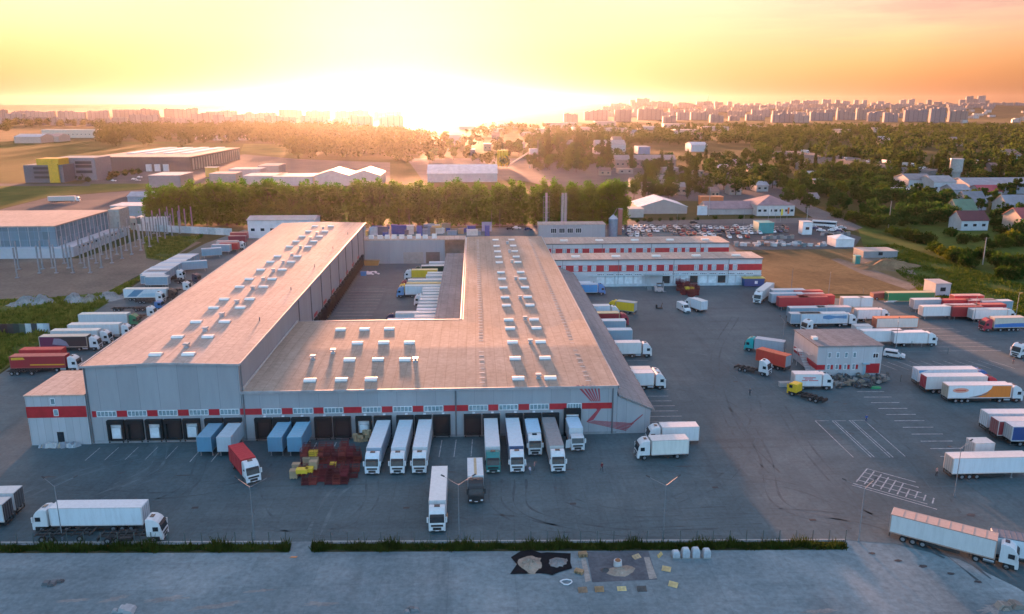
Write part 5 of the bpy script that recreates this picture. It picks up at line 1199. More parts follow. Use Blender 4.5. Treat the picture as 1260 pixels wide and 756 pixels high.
# ------------------------------------------------------------------ generic sheds and houses
def house(name, label, cat, x0, x1, y, depth, h, roof='flat', wall=(.36, .36, .36), rc=(.3, .28, .27), wins=0, rise=2.2, rz=0., group=None, axis='x', wmat=None, over=.4):
    """building whose near wall foot runs between two photo pixels on row y"""
    a0, q0 = P(x0, y); a1, _ = P(x1, y); w_ = a1 - a0
    T = Thing(name, label, cat, ((a0+a1)/2, q0 + depth/2, 0), group); T.root.rotation_euler = (0, 0, rz); cx, cy = w_/2, depth/2
    T.c = Vector((0, 0, 0))
    b = MB(); b.box(-cx, cx, -cy, cy, 0, h); 
    if roof == 'gable' and axis == 'x': b.loft([[(x, -cy, h), (x, cy, h), (x, 0, h + rise)] for x in (-cx, cx)])
    if roof == 'gable' and axis == 'y': b.prism([(-cx, h), (cx, h), (0, h + rise)], -cy, cy)
    T.add('main_wall', b, wmat or plain(wall, .7, 0, .12, .4))
    b = MB(); o = over
    if roof == 'flat': b.box(-cx-.15, cx+.15, -cy-.15, cy+.15, h+.003, h+.3)
    elif roof == 'gable' and axis == 'x':
        for s in (-1, 1): b.loft([[(x, s*(cy+o), h - rise*o/cy), (x, s*(cy+o), h - rise*o/cy + .22), (x, 0, h+rise+.24), (x, 0, h+rise+.02)] for x in (-cx-o, cx+o)])
    elif roof == 'gable':
        for s in (-1, 1): b.loft([[(s*(cx+o), y_, h - rise*o/cx), (s*(cx+o), y_, h - rise*o/cx + .22), (0, y_, h+rise+.24), (0, y_, h+rise+.02)] for y_ in (-cy-o, cy+o)])
    elif roof == 'hip':
        k = min(cx, cy); rx, ry = max(0, cx-k), max(0, cy-k)
        b.add([(-cx-o, -cy-o, h), (cx+o, -cy-o, h), (cx+o, cy+o, h), (-cx-o, cy+o, h), (-rx, -ry, h+rise), (rx, -ry, h+rise), (rx, ry, h+rise), (-rx, ry, h+rise)],
              [(3, 2, 1, 0), (0, 1, 5, 4), (1, 2, 6, 5), (2, 3, 7, 6), (3, 0, 4, 7), (4, 5, 6, 7)])
    T.add('roof', b, rc if not isinstance(rc, tuple) else plain(rc, .55, 0, .2, .3))
    for k in range(wins):
        x = -cx + w_*(k+.5)/wins; wz = min(.9, w_/wins*.28); b = MB(); b.box(x-wz, x+wz, -cy-.05, -cy-.003, h*.4, h*.4+1.3); T.add('window', b, GLASS)
    return T

# --- left: glass hall on a white plinth, concrete posts, heaps, barrier
g0 = P(87, 318); T = Thing('glass_hall', 'unfinished hall with blue glazed walls on a white ground storey at the left', 'building', (-185, 220, 0))
ga1, gb0, gb1 = -163.3, 190.5, 250.
b = MB(); b.poly([(ga1-70, gb0), (ga1-3, gb0), (ga1, gb0+3), (ga1-1.5, gb1), (ga1-70, gb1)], 0, 4.2); T.add('white_base', b, plain((.44, .46, .5), .6, 0, .06))
b = MB(); b.poly([(ga1-70, gb0+4.5), (ga1-7, gb0+4.5), (ga1-7, gb1-4), (ga1-70, gb1-4)], 4.2, 12.4); T.add('glazed_wall', b, panels((.14, .22, .27), 3.2, 3.5, 1.7, .18, .2))
b = MB()
for k in range(15): b.box(ga1-7-.02, ga1-6.85, gb0+5 + 3.7*k, gb0+5.35 + 3.7*k, 4.22, 12.3)
for k in range(16): b.box(ga1-10 - 4*k, ga1-9.75 - 4*k, gb0+4.3, gb0+4.49, 4.22, 12.3)
T.add('mullions', b, plain((.34, .37, .4), .5))
b = MB(); b.box(ga1-70.3, ga1-6.7, gb0+4.2, gb1-3.7, 12.402, 12.9); T.add('roof', b, ROOF_T)
b = MB(); b.box(ga1-6.6, ga1-1.5, gb1-6, gb1+5, 4.3, 13.4); T.add('stair_tower', b, plain((.36, .33, .3), .8))
for k in range(12):
    b = MB(); b.box(ga1-.2-.02*k, ga1-.05-.02*k+.06, gb0+8+4*k, gb0+9.2+4*k, 2.8, 3.5); T.add('window', b, GLASS)
PGRP = 'bare concrete columns of the building site on the left'
posts = []
for r_ in range(4):
    for k in range(13):
        p = (-141.5 - 6.2*r_ + random.uniform(-.2, .2), 160 + 9.5*k*(1 if r_ < 3 else 1.))
        if r_ == 3 and k > 2: continue
        posts.append(p)
for k in range(6): posts += [(-163 - 9*k, 168), (-164 - 9.4*k, 152)]
for p in posts:
    b = MB(); h = random.uniform(10.6, 11.4); b.box(-.22, .22, -.22, .22, 0, h); b.box(-.32, .7, -.31, .31, h*.62, h*.66) if False else None
    b.box(-.6, .6, -.6, .6, 0, .35); b.box(-.235, -.225, -.15, .15, 0.5, h-.5)
    tag(link('concrete_column', b.mesh('concrete_column'), plain((.24, .24, .25), .9), None, (p[0], p[1], 0)), 'bare concrete column standing among others on the left building site', 'column', PGRP)
def heap(name, label, pos, r, h, mat, seed, cat='heap', el=1.):
    g = random.Random(seed); b = MB(); n, m_ = 18, 7; b.v.append((0, 0, h))
    ang = [1 + .14*g.uniform(-1, 1) + .1*math.sin(2*6.2832*i/n + seed) for i in range(n)]; h *= .85
    for j in range(1, m_ + 1):
        for i in range(n):
            rr_ = r*(j/m_)*ang[i]; z = h*(math.cos(math.pi*j/m_)*.5 + .5)*(1 + g.uniform(-.25, .25)) + (.1*h*g.uniform(-1, 1) if j < m_ else 0)
            b.v.append((rr_*math.cos(6.2832*i/n)*el, rr_*math.sin(6.2832*i/n), z if j < m_ else -.1))
    for i in range(n): b.f.append((0, 1+i, 1+(i+1) % n)); b.m.append(0)
    for j in range(m_ - 1):
        o = 1 + j*n
        for i in range(n): b.f.append((o+i, o+n+i, o+n+(i+1) % n, o+(i+1) % n)); b.m.append(0)
    return tag(link(name, b.mesh(name), mat, None, (pos[0], pos[1], 0)), label, cat)
GRAV = ground('gravel', [(.3, (.2, .195, .19)), (.7, (.32, .31, .3))], .4, 2.5, .95)
heap('gravel_heap', 'grey gravel heap, leftmost on the grass by the site', P(34, 374), 4.6, 2.6, GRAV, 1, el=1.2)
heap('gravel_heap', 'pale pointed gravel heap, second from the left', P(52, 373), 4., 3., GRAV, 2)
heap('gravel_heap', 'pale gravel heap left of the low joined ones by the row of lorries', P(92, 371), 4.4, 3., GRAV, 3)
heap('gravel_heap', 'low brownish gravel heap in the middle of its three', P(112, 371), 4.2, 2.4, ground('brown_gravel', [(.3, (.2, .17, .14)), (.7, (.28, .25, .21))], .4, 2.5), 4, el=1.3)
heap('gravel_heap', 'low grey gravel heap nearest the row of lorries', P(134, 368), 4.4, 2.6, GRAV, 5, el=1.3)
heap('soil_mound', 'long brown soil mound beside the concrete bunker', P(1092, 328), 7.5, 3.2, ground('soil', [(.3, (.16, .10, .06)), (.7, (.25, .17, .10))], .3, 2.), 6, el=2.)
T = Thing('site_hoarding', 'low dark hoarding with white panels at the left edge', 'fence', (*P(30, 411), 0))
pa, pb = P(-12, 411.5), P(60, 411.5)
for k in range(10):
    x0 = pa[0] + (pb[0]-pa[0])*k/10; x1 = pa[0] + (pb[0]-pa[0])*(k+1)/10; b = MB(); b.box(x0+.02, x1-.02, pa[1]-.08, pa[1]+.08, .1, 2.9)
    T.add('panel', b, plain([(.05, .02, .02), (.03, .025, .025), (.04, .02, .02), (.03, .03, .03), (.02, .04, .035), (.05, .09, .07), (.45, .5, .52), (.05, .05, .055), (.5, .55, .57), (.4, .45, .5)][k], .6))
b = MB(); [b.box(pa[0] + (pb[0]-pa[0])*k/10-.06, pa[0] + (pb[0]-pa[0])*k/10+.06, pa[1]+.1, pa[1]+.25, 0, 2.9) for k in range(11)]; T.add('posts', b, STEEL)
# --- sheds around the left middle distance
WM = plain((.6, .6, .6), .5)
house('metal_shed', 'light blue metal shed with pale roof left of the poplars', 'shed', 137, 187, 267.5, 16, 6.2, 'flat', (.18, .29, .36), (.5, .5, .52), 0, over=.3)
house('metal_shed', 'darker blue shed behind the light blue one, left of the poplars', 'shed', 158, 186, 254, 14, 6, 'gable', (.15, .25, .33), (.2, .28, .34), 0)
house('site_cabin', 'grey site cabin with bright windows by the glass hall', 'cabin', 137, 160, 281, 6, 5, 'flat', (.32, .34, .36), (.3, .3, .3), 3)
house('site_cabin', 'teal fronted dark site cabin beside the grey one', 'cabin', 161, 169, 283, 5, 5.6, 'flat', (.16, .22, .22), (.2, .2, .2), 1)
house('white_building', 'white two storey building at the far end of the tall hall', 'building', 306, 388, 293.5, 13, 8.6, 'gable', (.58, .58, .6), (.36, .34, .33), 7, 1.2)
T = Thing('panel_wall', 'long pale concrete panel wall below the left poplars', 'wall', (*P(228, 287), 0)); pa, pb = P(168, 284), P(286, 290)
for k in range(12):
    p, q = lerp(pa, pb, k/12), lerp(pa, pb, (k+.97)/12); b = MB(); b.poly([p, q, (q[0], q[1]+.25), (p[0], p[1]+.25)], 0, 3.4); T.add('panel', b, plain([(.36, .43, .46), (.5, .53, .55), (.42, .47, .5)][k % 3], .7))
house('white_shed', 'low white shed behind the concrete panel wall', 'shed', 168, 206, 279, 9, 4.5, 'flat', (.52, .52, .54), (.6, .58, .58), 0)
# dark warehouse and office with yellow frame
T = Thing('dark_warehouse', 'wide dark grey warehouse with orange lit roof far left', 'warehouse', (-310, 715, 0)); c = T.c
def far(x0, x1, y, z0, z1, d): pass
b = MB(); b.poly([(-357.8, 640), (-264, 636), (-264, 800), (-352, 806)], 0, 13.); T.add('main_wall', b, panels((.06, .062, .07), 4.5, 40, .5))
b = MB(); b.poly([(-358.2, 639.5), (-263.5, 635.5), (-263.5, 800.5), (-352.4, 806.5)], 13.002, 13.5); T.add('roof', b, ROOF_T)
for k in range(20):
    b = MB(); b.box(-263.99, -263.2, 641 + 8*k, 643.2 + 8*k, 1, 11.5); T.add('pale_bay', b, plain((.3, .29, .28), .6))
for k in range(3):
    b = MB(); b.box(-306 + 8*k, -301 + 8*k, 635.5, 637.6 , 0.02, 6.5); T.add('loading_door', b, plain((.45, .48, .5), .5))
for k in range(4):
    b = MB(); b.poly([(-345 + 18*k, 690), (-335 + 18*k, 690), (-334 + 18*k, 800), (-343 + 18*k, 800)], 13.5, 14.2); T.add('roof_light', b, SKYL)
T = Thing('dark_office', 'dark blue grey office block with bright yellow frame', 'office', (-345, 540, 0))
b = MB(); b.box(-359.3, -328.2, 526, 556, 0, 14); b.box(-343, -328.3, 527, 556.5, 14.01, 17.5) if False else None; T.add('main_wall', b, plain((.09, .105, .13), .4))
b = MB(); b.box(-345, -311, 545, 575, 0, 18.5); T.add('rear_block', b, plain((.16, .18, .21), .4))
b = MB(); b.box(-339, -331.5, 524.6, 525.98, 0.02, 15); b.box(-349, -331.5, 527, 544, 14.02, 19.); T.add('yellow_frame', b, plain((.7, .36, .02), .5))
for bx_ in [(-351.5, -339.5, 525.7, 525.99, z, z + 1.8) for z in (3.4, 7.2, 10.6)] + [(-327., -314, 544.6, 544.99, z, z + 2.2) for z in (6, 10.5, 13.5)]: b = MB(); b.box(*bx_); T.add('window_band', b, GLASS)
house('flat_roofed_shed', 'dark shed with pale flat roof behind the leftmost poplars', 'shed', 184, 222, 231, 30, 9, 'flat', (.2, .2, .22), (.55, .5, .47), 0)
SG = 'long pale roofed sheds behind the left part of the poplar row'
for i, (x0, x1, y, d, h, wc, rc) in enumerate([(258, 290, 225, 20, 7, (.28, .25, .25), (.32, .28, .28)), (282, 320, 219, 22, 7, (.36, .33, .33), (.42, .4, .4)), (300, 345, 228, 26, 7, (.33, .3, .31), (.4, .38, .4)), (336, 385, 229, 30, 7, (.33, .33, .35), (.42, .41, .43)),
        (388, 430, 229, 36, 8, (.34, .33, .34), (.48, .45, .44)), (430, 468, 229, 40, 8, (.34, .33, .34), (.48, .45, .44)), (318, 343, 214, 30, 7, (.33, .28, .26), (.4, .34, .31))]):
    house('long_shed', 'long low shed with pale roof showing above the left poplars', 'shed', x0, x1, y, d, h, 'gable' if i in (4, 5) else 'flat', wc, rc, 0, 4., group=SG, axis='y')
house('white_hall', 'long white arched hall roof above the middle poplars', 'hall', 526, 612, 224.5, 32, 7, 'gable', (.36, .35, .37), (.5, .48, .49), 0, 6)
house('kiosk_lorry_park', 'orange and white block beside the yard of the dark warehouse', 'building', 256, 266, 217, 8, 8, 'flat', (.6, .33, .06), (.5, .4, .3), 0) if False else None
house('site_cabin', 'orange ended cabin in front of the dark warehouse corner', 'cabin', 253, 267, 218, 8, 8, 'flat', (.6, .34, .08), (.55, .5, .45), 0)
for k in range(4):
    p = P(613.5 + 3.4*k, 206.5); b = MB(); b.cyl((0, 0, 3), (0, 0, 16.5), 1.55, n=14); b.cyl((0, 0, 1), (0, 0, 3), .4, 1.55, 14); b.cyl((0, 0, 16.5), (0, 0, 17.6), 1.55, .4, 14)
    T = Thing('cement_silo', 'yellow cement silo, one of four in a tight row', 'silo', (*p, 0), 'yellow cement silos'); T.c = Vector((0, 0, 0)); T.add('drum', b, plain((.62, .4, .03), .5))
    b = MB(); [b.box(x-.12, x+.12, y-.12, y+.12, 0, 3.2) for x in (-1.2, 1.2) for y in (-1.2, 1.2)]; T.add('legs', b, STEEL)
T = Thing('mixing_tower', 'pale concrete mixing tower with mast right of the yellow silos', 'tower', (*P(656, 207), 0)); T.c = Vector((0, 0, 0))
b = MB(); b.box(-4, 4, -4, 4, 9, 19); [b.box(x-.5, x+.5, y-.5, y+.5, 0, 9) for x in (-3.5, 3.5) for y in (-3.5, 3.5)]; T.add('tower_block', b, plain((.46, .42, .42), .7)); b = MB(); b.cyl((4.6, 0, 0), (4.6, 0, 27), .3, n=6); T.add('mast', b, STEEL)
b = MB(); b.loft([[(x, y, z) for y, z in ((-.8, z0), (.8, z0), (.8, z0+1.4), (-.8, z0+1.4))] for x, z0 in ((-26, 1), (-4, 15))]); T.add('conveyor', b, plain((.4, .3, .28), .7))
house('white_building', 'white two storey block with dark windows beyond the middle trees', 'building', 733, 770, 190, 30, 12, 'gable', (.42, .42, .42), (.26, .26, .27), 9, 5)
house('blue_shed', 'blue grey shed right of the far white block', 'shed', 785, 800, 190, 26, 9, 'flat', (.16, .22, .32), (.25, .3, .38), 0)
house('brick_range', 'long brown brick range among the trees in the middle distance', 'building', 757, 832, 207, 20, 8, 'gable', (.26, .17, .15), (.26, .18, .17), 12, 4)
house('grey_roofed_shed', 'shed with light grey roof between trees, middle right', 'shed', 850, 870, 187, 30, 9, 'gable', (.4, .4, .42), (.45, .46, .5), 0, 3)
# --- suburb behind the parking lot
house('metal_tent', 'low shed with white pointed roofs beyond the parking lot', 'shed', 786, 846, 263.5, 26, 4., 'gable', (.3, .27, .26), (.55, .56, .6), 0, 4.2, axis='y')
house('garage', 'grey flat garage left of the white pointed shed', 'garage', 772, 792, 268, 10, 4.6, 'flat', (.36, .35, .34), (.42, .4, .38), 0)
house('mauve_roofed_shed', 'long low shed with mauve roof beyond the parking lot', 'shed', 869, 934, 264.5, 16, 3.4, 'gable', (.34, .32, .32), (.24, .17, .19), 0, 3.4)
house('hip_roofed_house', 'white walled building with broad mauve hip roof by the side road', 'house', 931, 978, 266, 24, 6., 'hip', (.5, .47, .46), (.27, .17, .18), 7, 4.6)
house('market_container', 'long orange container roof behind the mauve roofed shed', 'container', 862, 890, 252.5, 6, 5, 'flat', (.5, .16, .06), (.58, .2, .08), 0)
house('advert_board', 'pale blank board stand before the mauve roofed shed', 'board', 858, 870, 265, 1, 5, 'flat', (.55, .58, .62), (.5, .5, .5), 0)
house('gate_kiosk', 'small white gate kiosk with blue sign at the parking lot exit', 'kiosk', 987, 999, 289, 5, 6, 'flat', (.66, .67, .68), (.5, .5, .5), 1)
T = house('white_tent', 'white arched storage tent at the edge of the dry field', 'tent', 1028, 1051, 304.5, 9, 3.6, 'hip', (.62, .62, .63), (.7, .68, .66), 0, 1.6)
house('concrete_bunker', 'flat concrete bunker beside the soil mound', 'bunker', 1062, 1105, 317.5, 9, 2.5, 'flat', (.25, .25, .26), (.36, .31, .28), 1)
house('toilet_cabin', 'teal portable cabin by the dirt track', 'cabin', 1052, 1058.5, 325, 2.2, 3., 'flat', (.02, .22, .2), (.05, .3, .28), 0)
house('teal_stall', 'teal awning stall among the parked cars', 'stall', 933, 952, 287.5, 8, 5., 'flat', (.02, .25, .26), (.03, .3, .3), 0)
house('concrete_kiosk', 'pale concrete kiosk behind the green container', 'kiosk', 1150, 1169, 364.5, 7, 4., 'flat', (.34, .35, .37), (.42, .37, .35), 1)
T = Thing('waste_container', 'dark blue waste container with yellow rim at the depot corner', 'container', (*P(926, 352.5), 0)); T.c = Vector((0, 0, 0))
b = MB(); b.prism([(-3.4, .3), (3.4, .3), (3.7, 3.), (-3.7, 3.)], -1.3, 1.3); T.add('skip_body', b, paint((.02, .06, .2))); b = MB(); b.box(-3.8, 3.8, -1.4, 1.4, 3.003, 3.25); T.add('rim', b, paint((.6, .45, .08)))
b = MB(); b.box(.2, 1.2, -1.42, -1.34, 1.2, 2.2); T.add('label_plate', b, WHITE)
T = Thing('scrap_trailer', 'rust red tipper body left by the green container', 'trailer', (*P(1083, 368.5), 0)); T.c = Vector((0, 0, 0)); b = MB(); b.prism([(-3, .6), (2.6, .6), (3.2, 2.6), (-3, 2.2)], -1.2, 1.2); T.add('tipper_body', b, paint((.22, .05, .04))); wheels(T.root, [-1.8, 1.6])
T = Thing('boat_hull_stack', 'pale boards piled by the rust red tipper', 'boards', (*P(1095, 371), 0)); T.c = Vector((0, 0, 0)); b = MB()
for k in range(5): b.poly([(-2.4 + k*.7, -1.2 + .3*k), (.6 + k*.7, -1.5 + .3*k), (.8 + k*.7, -1 + .3*k), (-2.2 + k*.7, -.7 + .3*k)], .02 + .14*k, .12 + .14*k)
T.root.name = 'board_pile'; T.add('boards', b, plain((.5, .5, .5), .6))
HG = None
house('country_house', 'white house with maroon roof on the right meadow', 'house', 1182, 1216, 284, 11, 5.2, 'gable', (.5, .5, .52), (.10, .025, .03), 3, 4.)
house('green_roofed_house', 'house with mossy green roof behind the maroon roofed one', 'house', 1178, 1203, 271, 14, 4.5, 'gable', (.3, .3, .27), (.10, .16, .10), 0, 6.)
house('grey_roofed_house', 'grey roofed house behind the green roofed one', 'house', 1189, 1214, 259, 14, 5, 'gable', (.3, .3, .32), (.15, .155, .17), 0, 5.5)
house('white_gabled_house', 'white gabled house with grey roof at the right edge', 'house', 1238, 1268, 267, 14, 6.5, 'gable', (.42, .42, .42), (.2, .2, .22), 2, 5.)
house('tan_house', 'tan house with red roof cut by the right edge', 'house', 1254, 1290, 287, 14, 7.5, 'gable', (.45, .36, .3), (.3, .06, .06), 1, 4)
house('white_building', 'white two storey building with grey roof, left one of the hillside pair', 'building', 1117, 1148, 235, 22, 8, 'gable', (.46, .46, .47), (.18, .18, .19), 4, 3.4)
house('white_building', 'white building with paler roof, right one of the hillside pair', 'building', 1148, 1176, 238, 22, 8, 'gable', (.46, .46, .47), (.24, .25, .26), 4, 3.4)
house('blue_shed', 'long shed with blue wall and white roof edge below the white pair', 'shed', 1108, 1148, 243, 14, 5., 'flat', (.12, .26, .42), (.5, .58, .66), 0)
house('red_roofed_shed', 'shed with bright dark red roof among the right trees', 'shed', 1206, 1233, 244, 16, 4.5, 'gable', (.36, .34, .34), (.33, .04, .06), 0, 3.4)
house('long_grey_hall', 'very long hall with pale grey roof at the right edge', 'hall', 1192, 1300, 239, 30, 6, 'gable', (.26, .27, .3), (.24, .24, .26), 0, 4)
house('grey_shed', 'grey shed between the white pair and the red roofed shed', 'shed', 1172, 1194, 243, 16, 5, 'gable', (.32, .33, .36), (.26, .27, .3), 0, 3)
T = Thing('water_tower', 'stout pale cylindrical water tower above the right trees', 'water tower', (*P(1174.5, 220.5), 0)); T.c = Vector((0, 0, 0)); b = MB(); b.cyl((0, 0, 0), (0, 0, 6), 4., 4., 20); b.cyl((0, 0, 6.001), (0, 0, 16.5), 5., 5.1, 24); T.add('tank', b, plain((.42, .4, .38), .8)); b = MB(); b.cyl((0, 0, 16.502), (0, 0, 17.2), 5.4, 5.2, 24); T.add('cap', b, EDGE)
SGR = 'small houses and sheds scattered between the suburban trees'
rs = random.Random(21)
cand = [(782, 232), (800, 238), (815, 226), (838, 240), (866, 232), (880, 243), (905, 240), (918, 226), (938, 236), (952, 228), (860, 216), (890, 214), (825, 214), (905, 205), (930, 212), (1000, 222), (1010, 232), (990, 210), (1030, 214), (1048, 206), (1060, 220), (1215, 206), (1228, 212), (1240, 226), (1205, 222), (1250, 200), (1003, 250), (770, 214), (745, 216),
        (700, 178), (720, 182), (760, 178), (600, 186), (580, 192), (640, 182), (680, 172), (610, 172), (560, 178), (650, 170), (780, 168), (830, 165), (905, 170), (860, 172), (1090, 178), (1180, 180)]
for x, y in cand:
    far_ = 1 if y > 200 else 2.2
    wpx = rs.uniform(8, 20); house('small_house', 'small pale building half hidden among the suburban trees', 'house', x - wpx/2, x + wpx/2, y, rs.uniform(9, 16)*far_, rs.uniform(3.5, 6)*(1 if far_ == 1 else 1.5), rs.choice(['gable', 'gable', 'flat']), rs.choice([(.3, .28, .26), (.36, .35, .34), (.22, .2, .2), (.3, .23, .18)]), rs.choice([(.2, .18, .18), (.18, .10, .085), (.3, .29, .3), (.2, .14, .11), (.34, .33, .35)]), 2, 2.4*far_, group=SGR)
# bus
T = Thing('bus', 'white bus parked beside the gate kiosk', 'bus', (*P(1014, 279), 0)); T.c = Vector((0, 0, 0)); T.root.rotation_euler = (0, 0, R(-30)); b = MB(); b.box(-6, 6, -1.25, 1.25, .4, 3.1); T.add('bus_body', b, paint(WH))
b = MB(); [b.box(-5.8, 5.8, s*1.26-.03, s*1.26+.03, 1.5, 2.5) for s in (-1, 1)]; b.box(5.98, 6.04, -1.1, 1.1, 1.2, 2.7); T.add('windows', b, GLASS); wheels(T.root, [-3.6, 3.8])
for x, y, lb in ((945, 272, 'pale flag on a pole at the side road'), (960, 273, 'yellow flag on a pole at the side road'), (968, 271, 'orange flag on a pole at the side road')):
    T = Thing('flag', lb, 'flag', (*P(x, y), 0)); T.c = Vector((0, 0, 0)); b = MB(); b.cyl((0, 0, 0), (0, 0, 7), .08, n=6); T.add('pole', b, STEEL); b = MB(); b.box(.08, 1.1, -.03, .03, 3.4, 6.9); T.add('cloth', b, plain(dict(p=(.6, .58, .55), y=(.7, .5, .03), o=(.6, .15, .04))[lb[0]], .8))
# --- motorway on an embankment
hw = [P(966, 186, 7), P(1040, 194.5, 7), P(1110, 205, 7), P(1160, 210, 7)]
b = MB()
for (p, q) in zip(hw[:-1], hw[1:]):
    d = Vector((q[0]-p[0], q[1]-p[1])).normalized(); n_ = Vector((-d.y, d.x))
    def off(a_, k): return (a_[0] + n_.x*k, a_[1] + n_.y*k)
    b.loft([[(*off(a_, -20), -.1), (*off(a_, -13), 7.), (*off(a_, 13), 7.), (*off(a_, 20), -.1)] for a_ in (p, q)])
tag(link('motorway_embankment', b.mesh('motorway_embankment'), ROAD), kind='structure')
for k, (u, s_, lab, L_) in enumerate([(.12, 4, 'white lorry with red stripe at the left end of the motorway', 14), (.58, -3, 'white box lorry in the middle of the motorway', 12), (.72, 4, 'pale lorry farther right on the motorway', 13)]):
    i = int(u*3); p, q = hw[i], hw[i+1]; c = lerp(p, q, u*3 - i); h_ = math.degrees(math.atan2(q[1]-p[1], q[0]-p[0])); r_, _ = V('rigid', lab, c, h_, 'm', cab_c=WH, c=WH, L=L_); r_.location.z = 7.
for k, u in enumerate((.22, .28, .36, .45, .5, .55, .64, .8, .86)):
    i = int(u*3); c = lerp(hw[i], hw[i+1], u*3 - i); q = hw[i+1]; p = hw[i]; d = Vector((q[0]-p[0], q[1]-p[1])).normalized(); cc = (c[0] - d.y*(6 if k % 2 else -4), c[1] + d.x*(6 if k % 2 else -4))
    o = car(cc, math.degrees(math.atan2(d.y, d.x)), 'white' if k % 3 else 'grey', ('white' if k % 3 else 'grey') + ' car on the raised motorway', 'cars on the motorway'); o.location.z = 7.

# ------------------------------------------------------------------ trees of the suburb and the meadow
def bxp(x0, y0, x1, y1): return pz([(x0, y1), (x1, y1), (x1, y0), (x0, y0)])
AVOIDW = [bxp(855, 245, 1000, 290), bxp(780, 246, 862, 275), [hw[0], hw[1], hw[2], hw[3], (hw[3][0], hw[3][1]-45), (hw[2][0], hw[2][1]-45), (hw[1][0], hw[1][1]-45), (hw[0][0], hw[0][1]-45)],
          bxp(1108, 226, 1180, 246), bxp(1174, 262, 1222, 300), bxp(1066, 301, 1110, 330), bxp(1164, 198, 1186, 234), bxp(520, 205, 615, 226)]
L1 = 'broad leafy tree standing among the suburban roofs right of the poplars'; G1 = 'leafy trees among the suburban roofs'
scatter([(765, 262), (775, 205), (860, 200), (870, 244), (800, 250)], 26, ['round', 'round', 'spire'], (.8, 1.25), L1, G1, seed=2)
scatter([(880, 245), (862, 200), (970, 196), (985, 262), (940, 250)], 34, ['round', 'round', 'round'], (.9, 1.6), L1, G1, seed=3)
for x, y, s in ((950, 232, 1.5), (963, 238, 1.3), (975, 246, 1.25), (985, 252, 1.2), (968, 256, 1.15), (992, 262, 1.1), (905, 240, 1.2), (890, 234, 1.2), (800, 246, 1.1), (812, 247, 1.), (822, 246, .9), (930, 262, .6)): tree('round', P(x, y), s, 'large leafy tree in the clump left of the side road', 'leafy clump at the side road', None)
scatter([(985, 262), (985, 214), (1110, 212), (1110, 262)], 44, ['round', 'round', 'bush'], (.8, 1.2), 'dark leafy tree in the thicket behind the meadow', 'thicket behind the meadow', seed=4, mats=[0, 2, 2] if False else None)
scatter([(1100, 268), (1110, 240), (1180, 246), (1270, 236), (1275, 268)], 34, ['round', 'bush', 'round'], (.7, 1.1), 'leafy tree around the hillside houses on the right', 'trees around the hillside houses', seed=5)
scatter([(1085, 228), (1085, 206), (1165, 210), (1165, 226)], 26, ['spire', 'round', 'spire'], (.8, 1.15), 'dark tree in the belt left of the water tower', 'tree belt by the water tower', seed=6)
scatter([(1186, 232), (1186, 196), (1275, 196), (1275, 232)], 26, ['round', 'round'], (.9, 1.4), 'leafy tree right of the water tower', 'trees right of the water tower', seed=7)
for x, y, s in ((962, 214, 1.3), (978, 198, 1.), (996, 192, 1.), (1010, 200, .9), (1025, 206, .85), (1033, 204, .85), (868, 200, 1.1), (1003, 204, .9), (1240, 228, 1.5), (1228, 228, 1.4), (985, 212, 1.1)):
    tree('spire', P(x, y), s, 'dark columnar poplar rising above the suburban trees', 'columnar poplars above the suburb', 0, 1.15)
MBG = 'bushes along the edge of the right meadow'
for x, y, s, m_ in ((1098, 289, 1.5, 2), (1106, 292, 1.6, 0), (1114, 294, 1.8, 0), (1122, 296, 2., 1), (1131, 299, 2., 1), (1139, 300, 1.8, 1), (1148, 310, 1.6, 1), (1156, 313, 1.7, 0), (1163, 318, 1.8, 2), (1172, 321, 2., 2), (1180, 323, 1.9, 1), (1187, 326, 1.7, 0), (1193, 329, 1.6, 1),
        (1185, 300, 1.8, 1), (1192, 318, 1.6, 1), (1205, 319, 1.7, 1), (1218, 322, 1.6, 1), (1226, 331, 2.2, 1), (1240, 334, 2.4, 1), (1252, 333, 2.3, 1), (1262, 330, 2., 1), (1232, 304, 2., 0), (1244, 300, 2.2, 2), (1254, 303, 1.9, 1), (1222, 306, 1.7, 1), (1234, 342, 1.6, 0), (1247, 344, 1.7, 1), (1262, 342, 1.8, 0),
        (1055, 274, 2., 1), (1066, 277, 2.1, 1), (1074, 281, 2., 1), (1030, 268, 1.8, 1), (1042, 271, 1.8, 0), (1095, 276, 1.8, 1), (1084, 274, 1.7, 0), (1112, 278, 1.8, 1), (1125, 272, 1.8, 1), (1140, 276, 1.5, 1), (1158, 273, 1.6, 0), (1170, 291, 1.6, 0), (1225, 280, 1.8, 1), (1232, 288, 1.7, 1), (1210, 296, 1.2, 1), (1200, 298, 1.1, 0)):
    tree('bush', P(x, y), s*.95, ['green bush at the edge of the right meadow', 'dark green bush at the edge of the right meadow', 'yellowish bush at the edge of the right meadow'][m_], MBG, m_)
for x, y in ((785, 274), (800, 273), (812, 272), (826, 271.5), (842, 271), (858, 271), (880, 270), (912, 270), (926, 269.5), (793, 272), (834, 271)): tree('bush', P(x, y), random.uniform(.55, .8), 'low bush along the street before the suburban sheds', 'low bushes along the street', 1)
for x, y, s in ((83, 223, 1.2), (92, 222, 1.3), (102, 222, 1.4), (112, 221, 1.5), (120, 220, 1.5), (128, 219.5, 1.5), (136, 219, 1.6), (144, 218, 1.4), (155, 216, 1.4), (163, 215, 1.4), (170, 214, 1.3), (108, 224, 1.1), (134, 222, 1.2)): tree('bush', P(x, y), s*1.2, 'dark shrub planted beside the dark office far left', 'shrubs beside the dark office', 1)
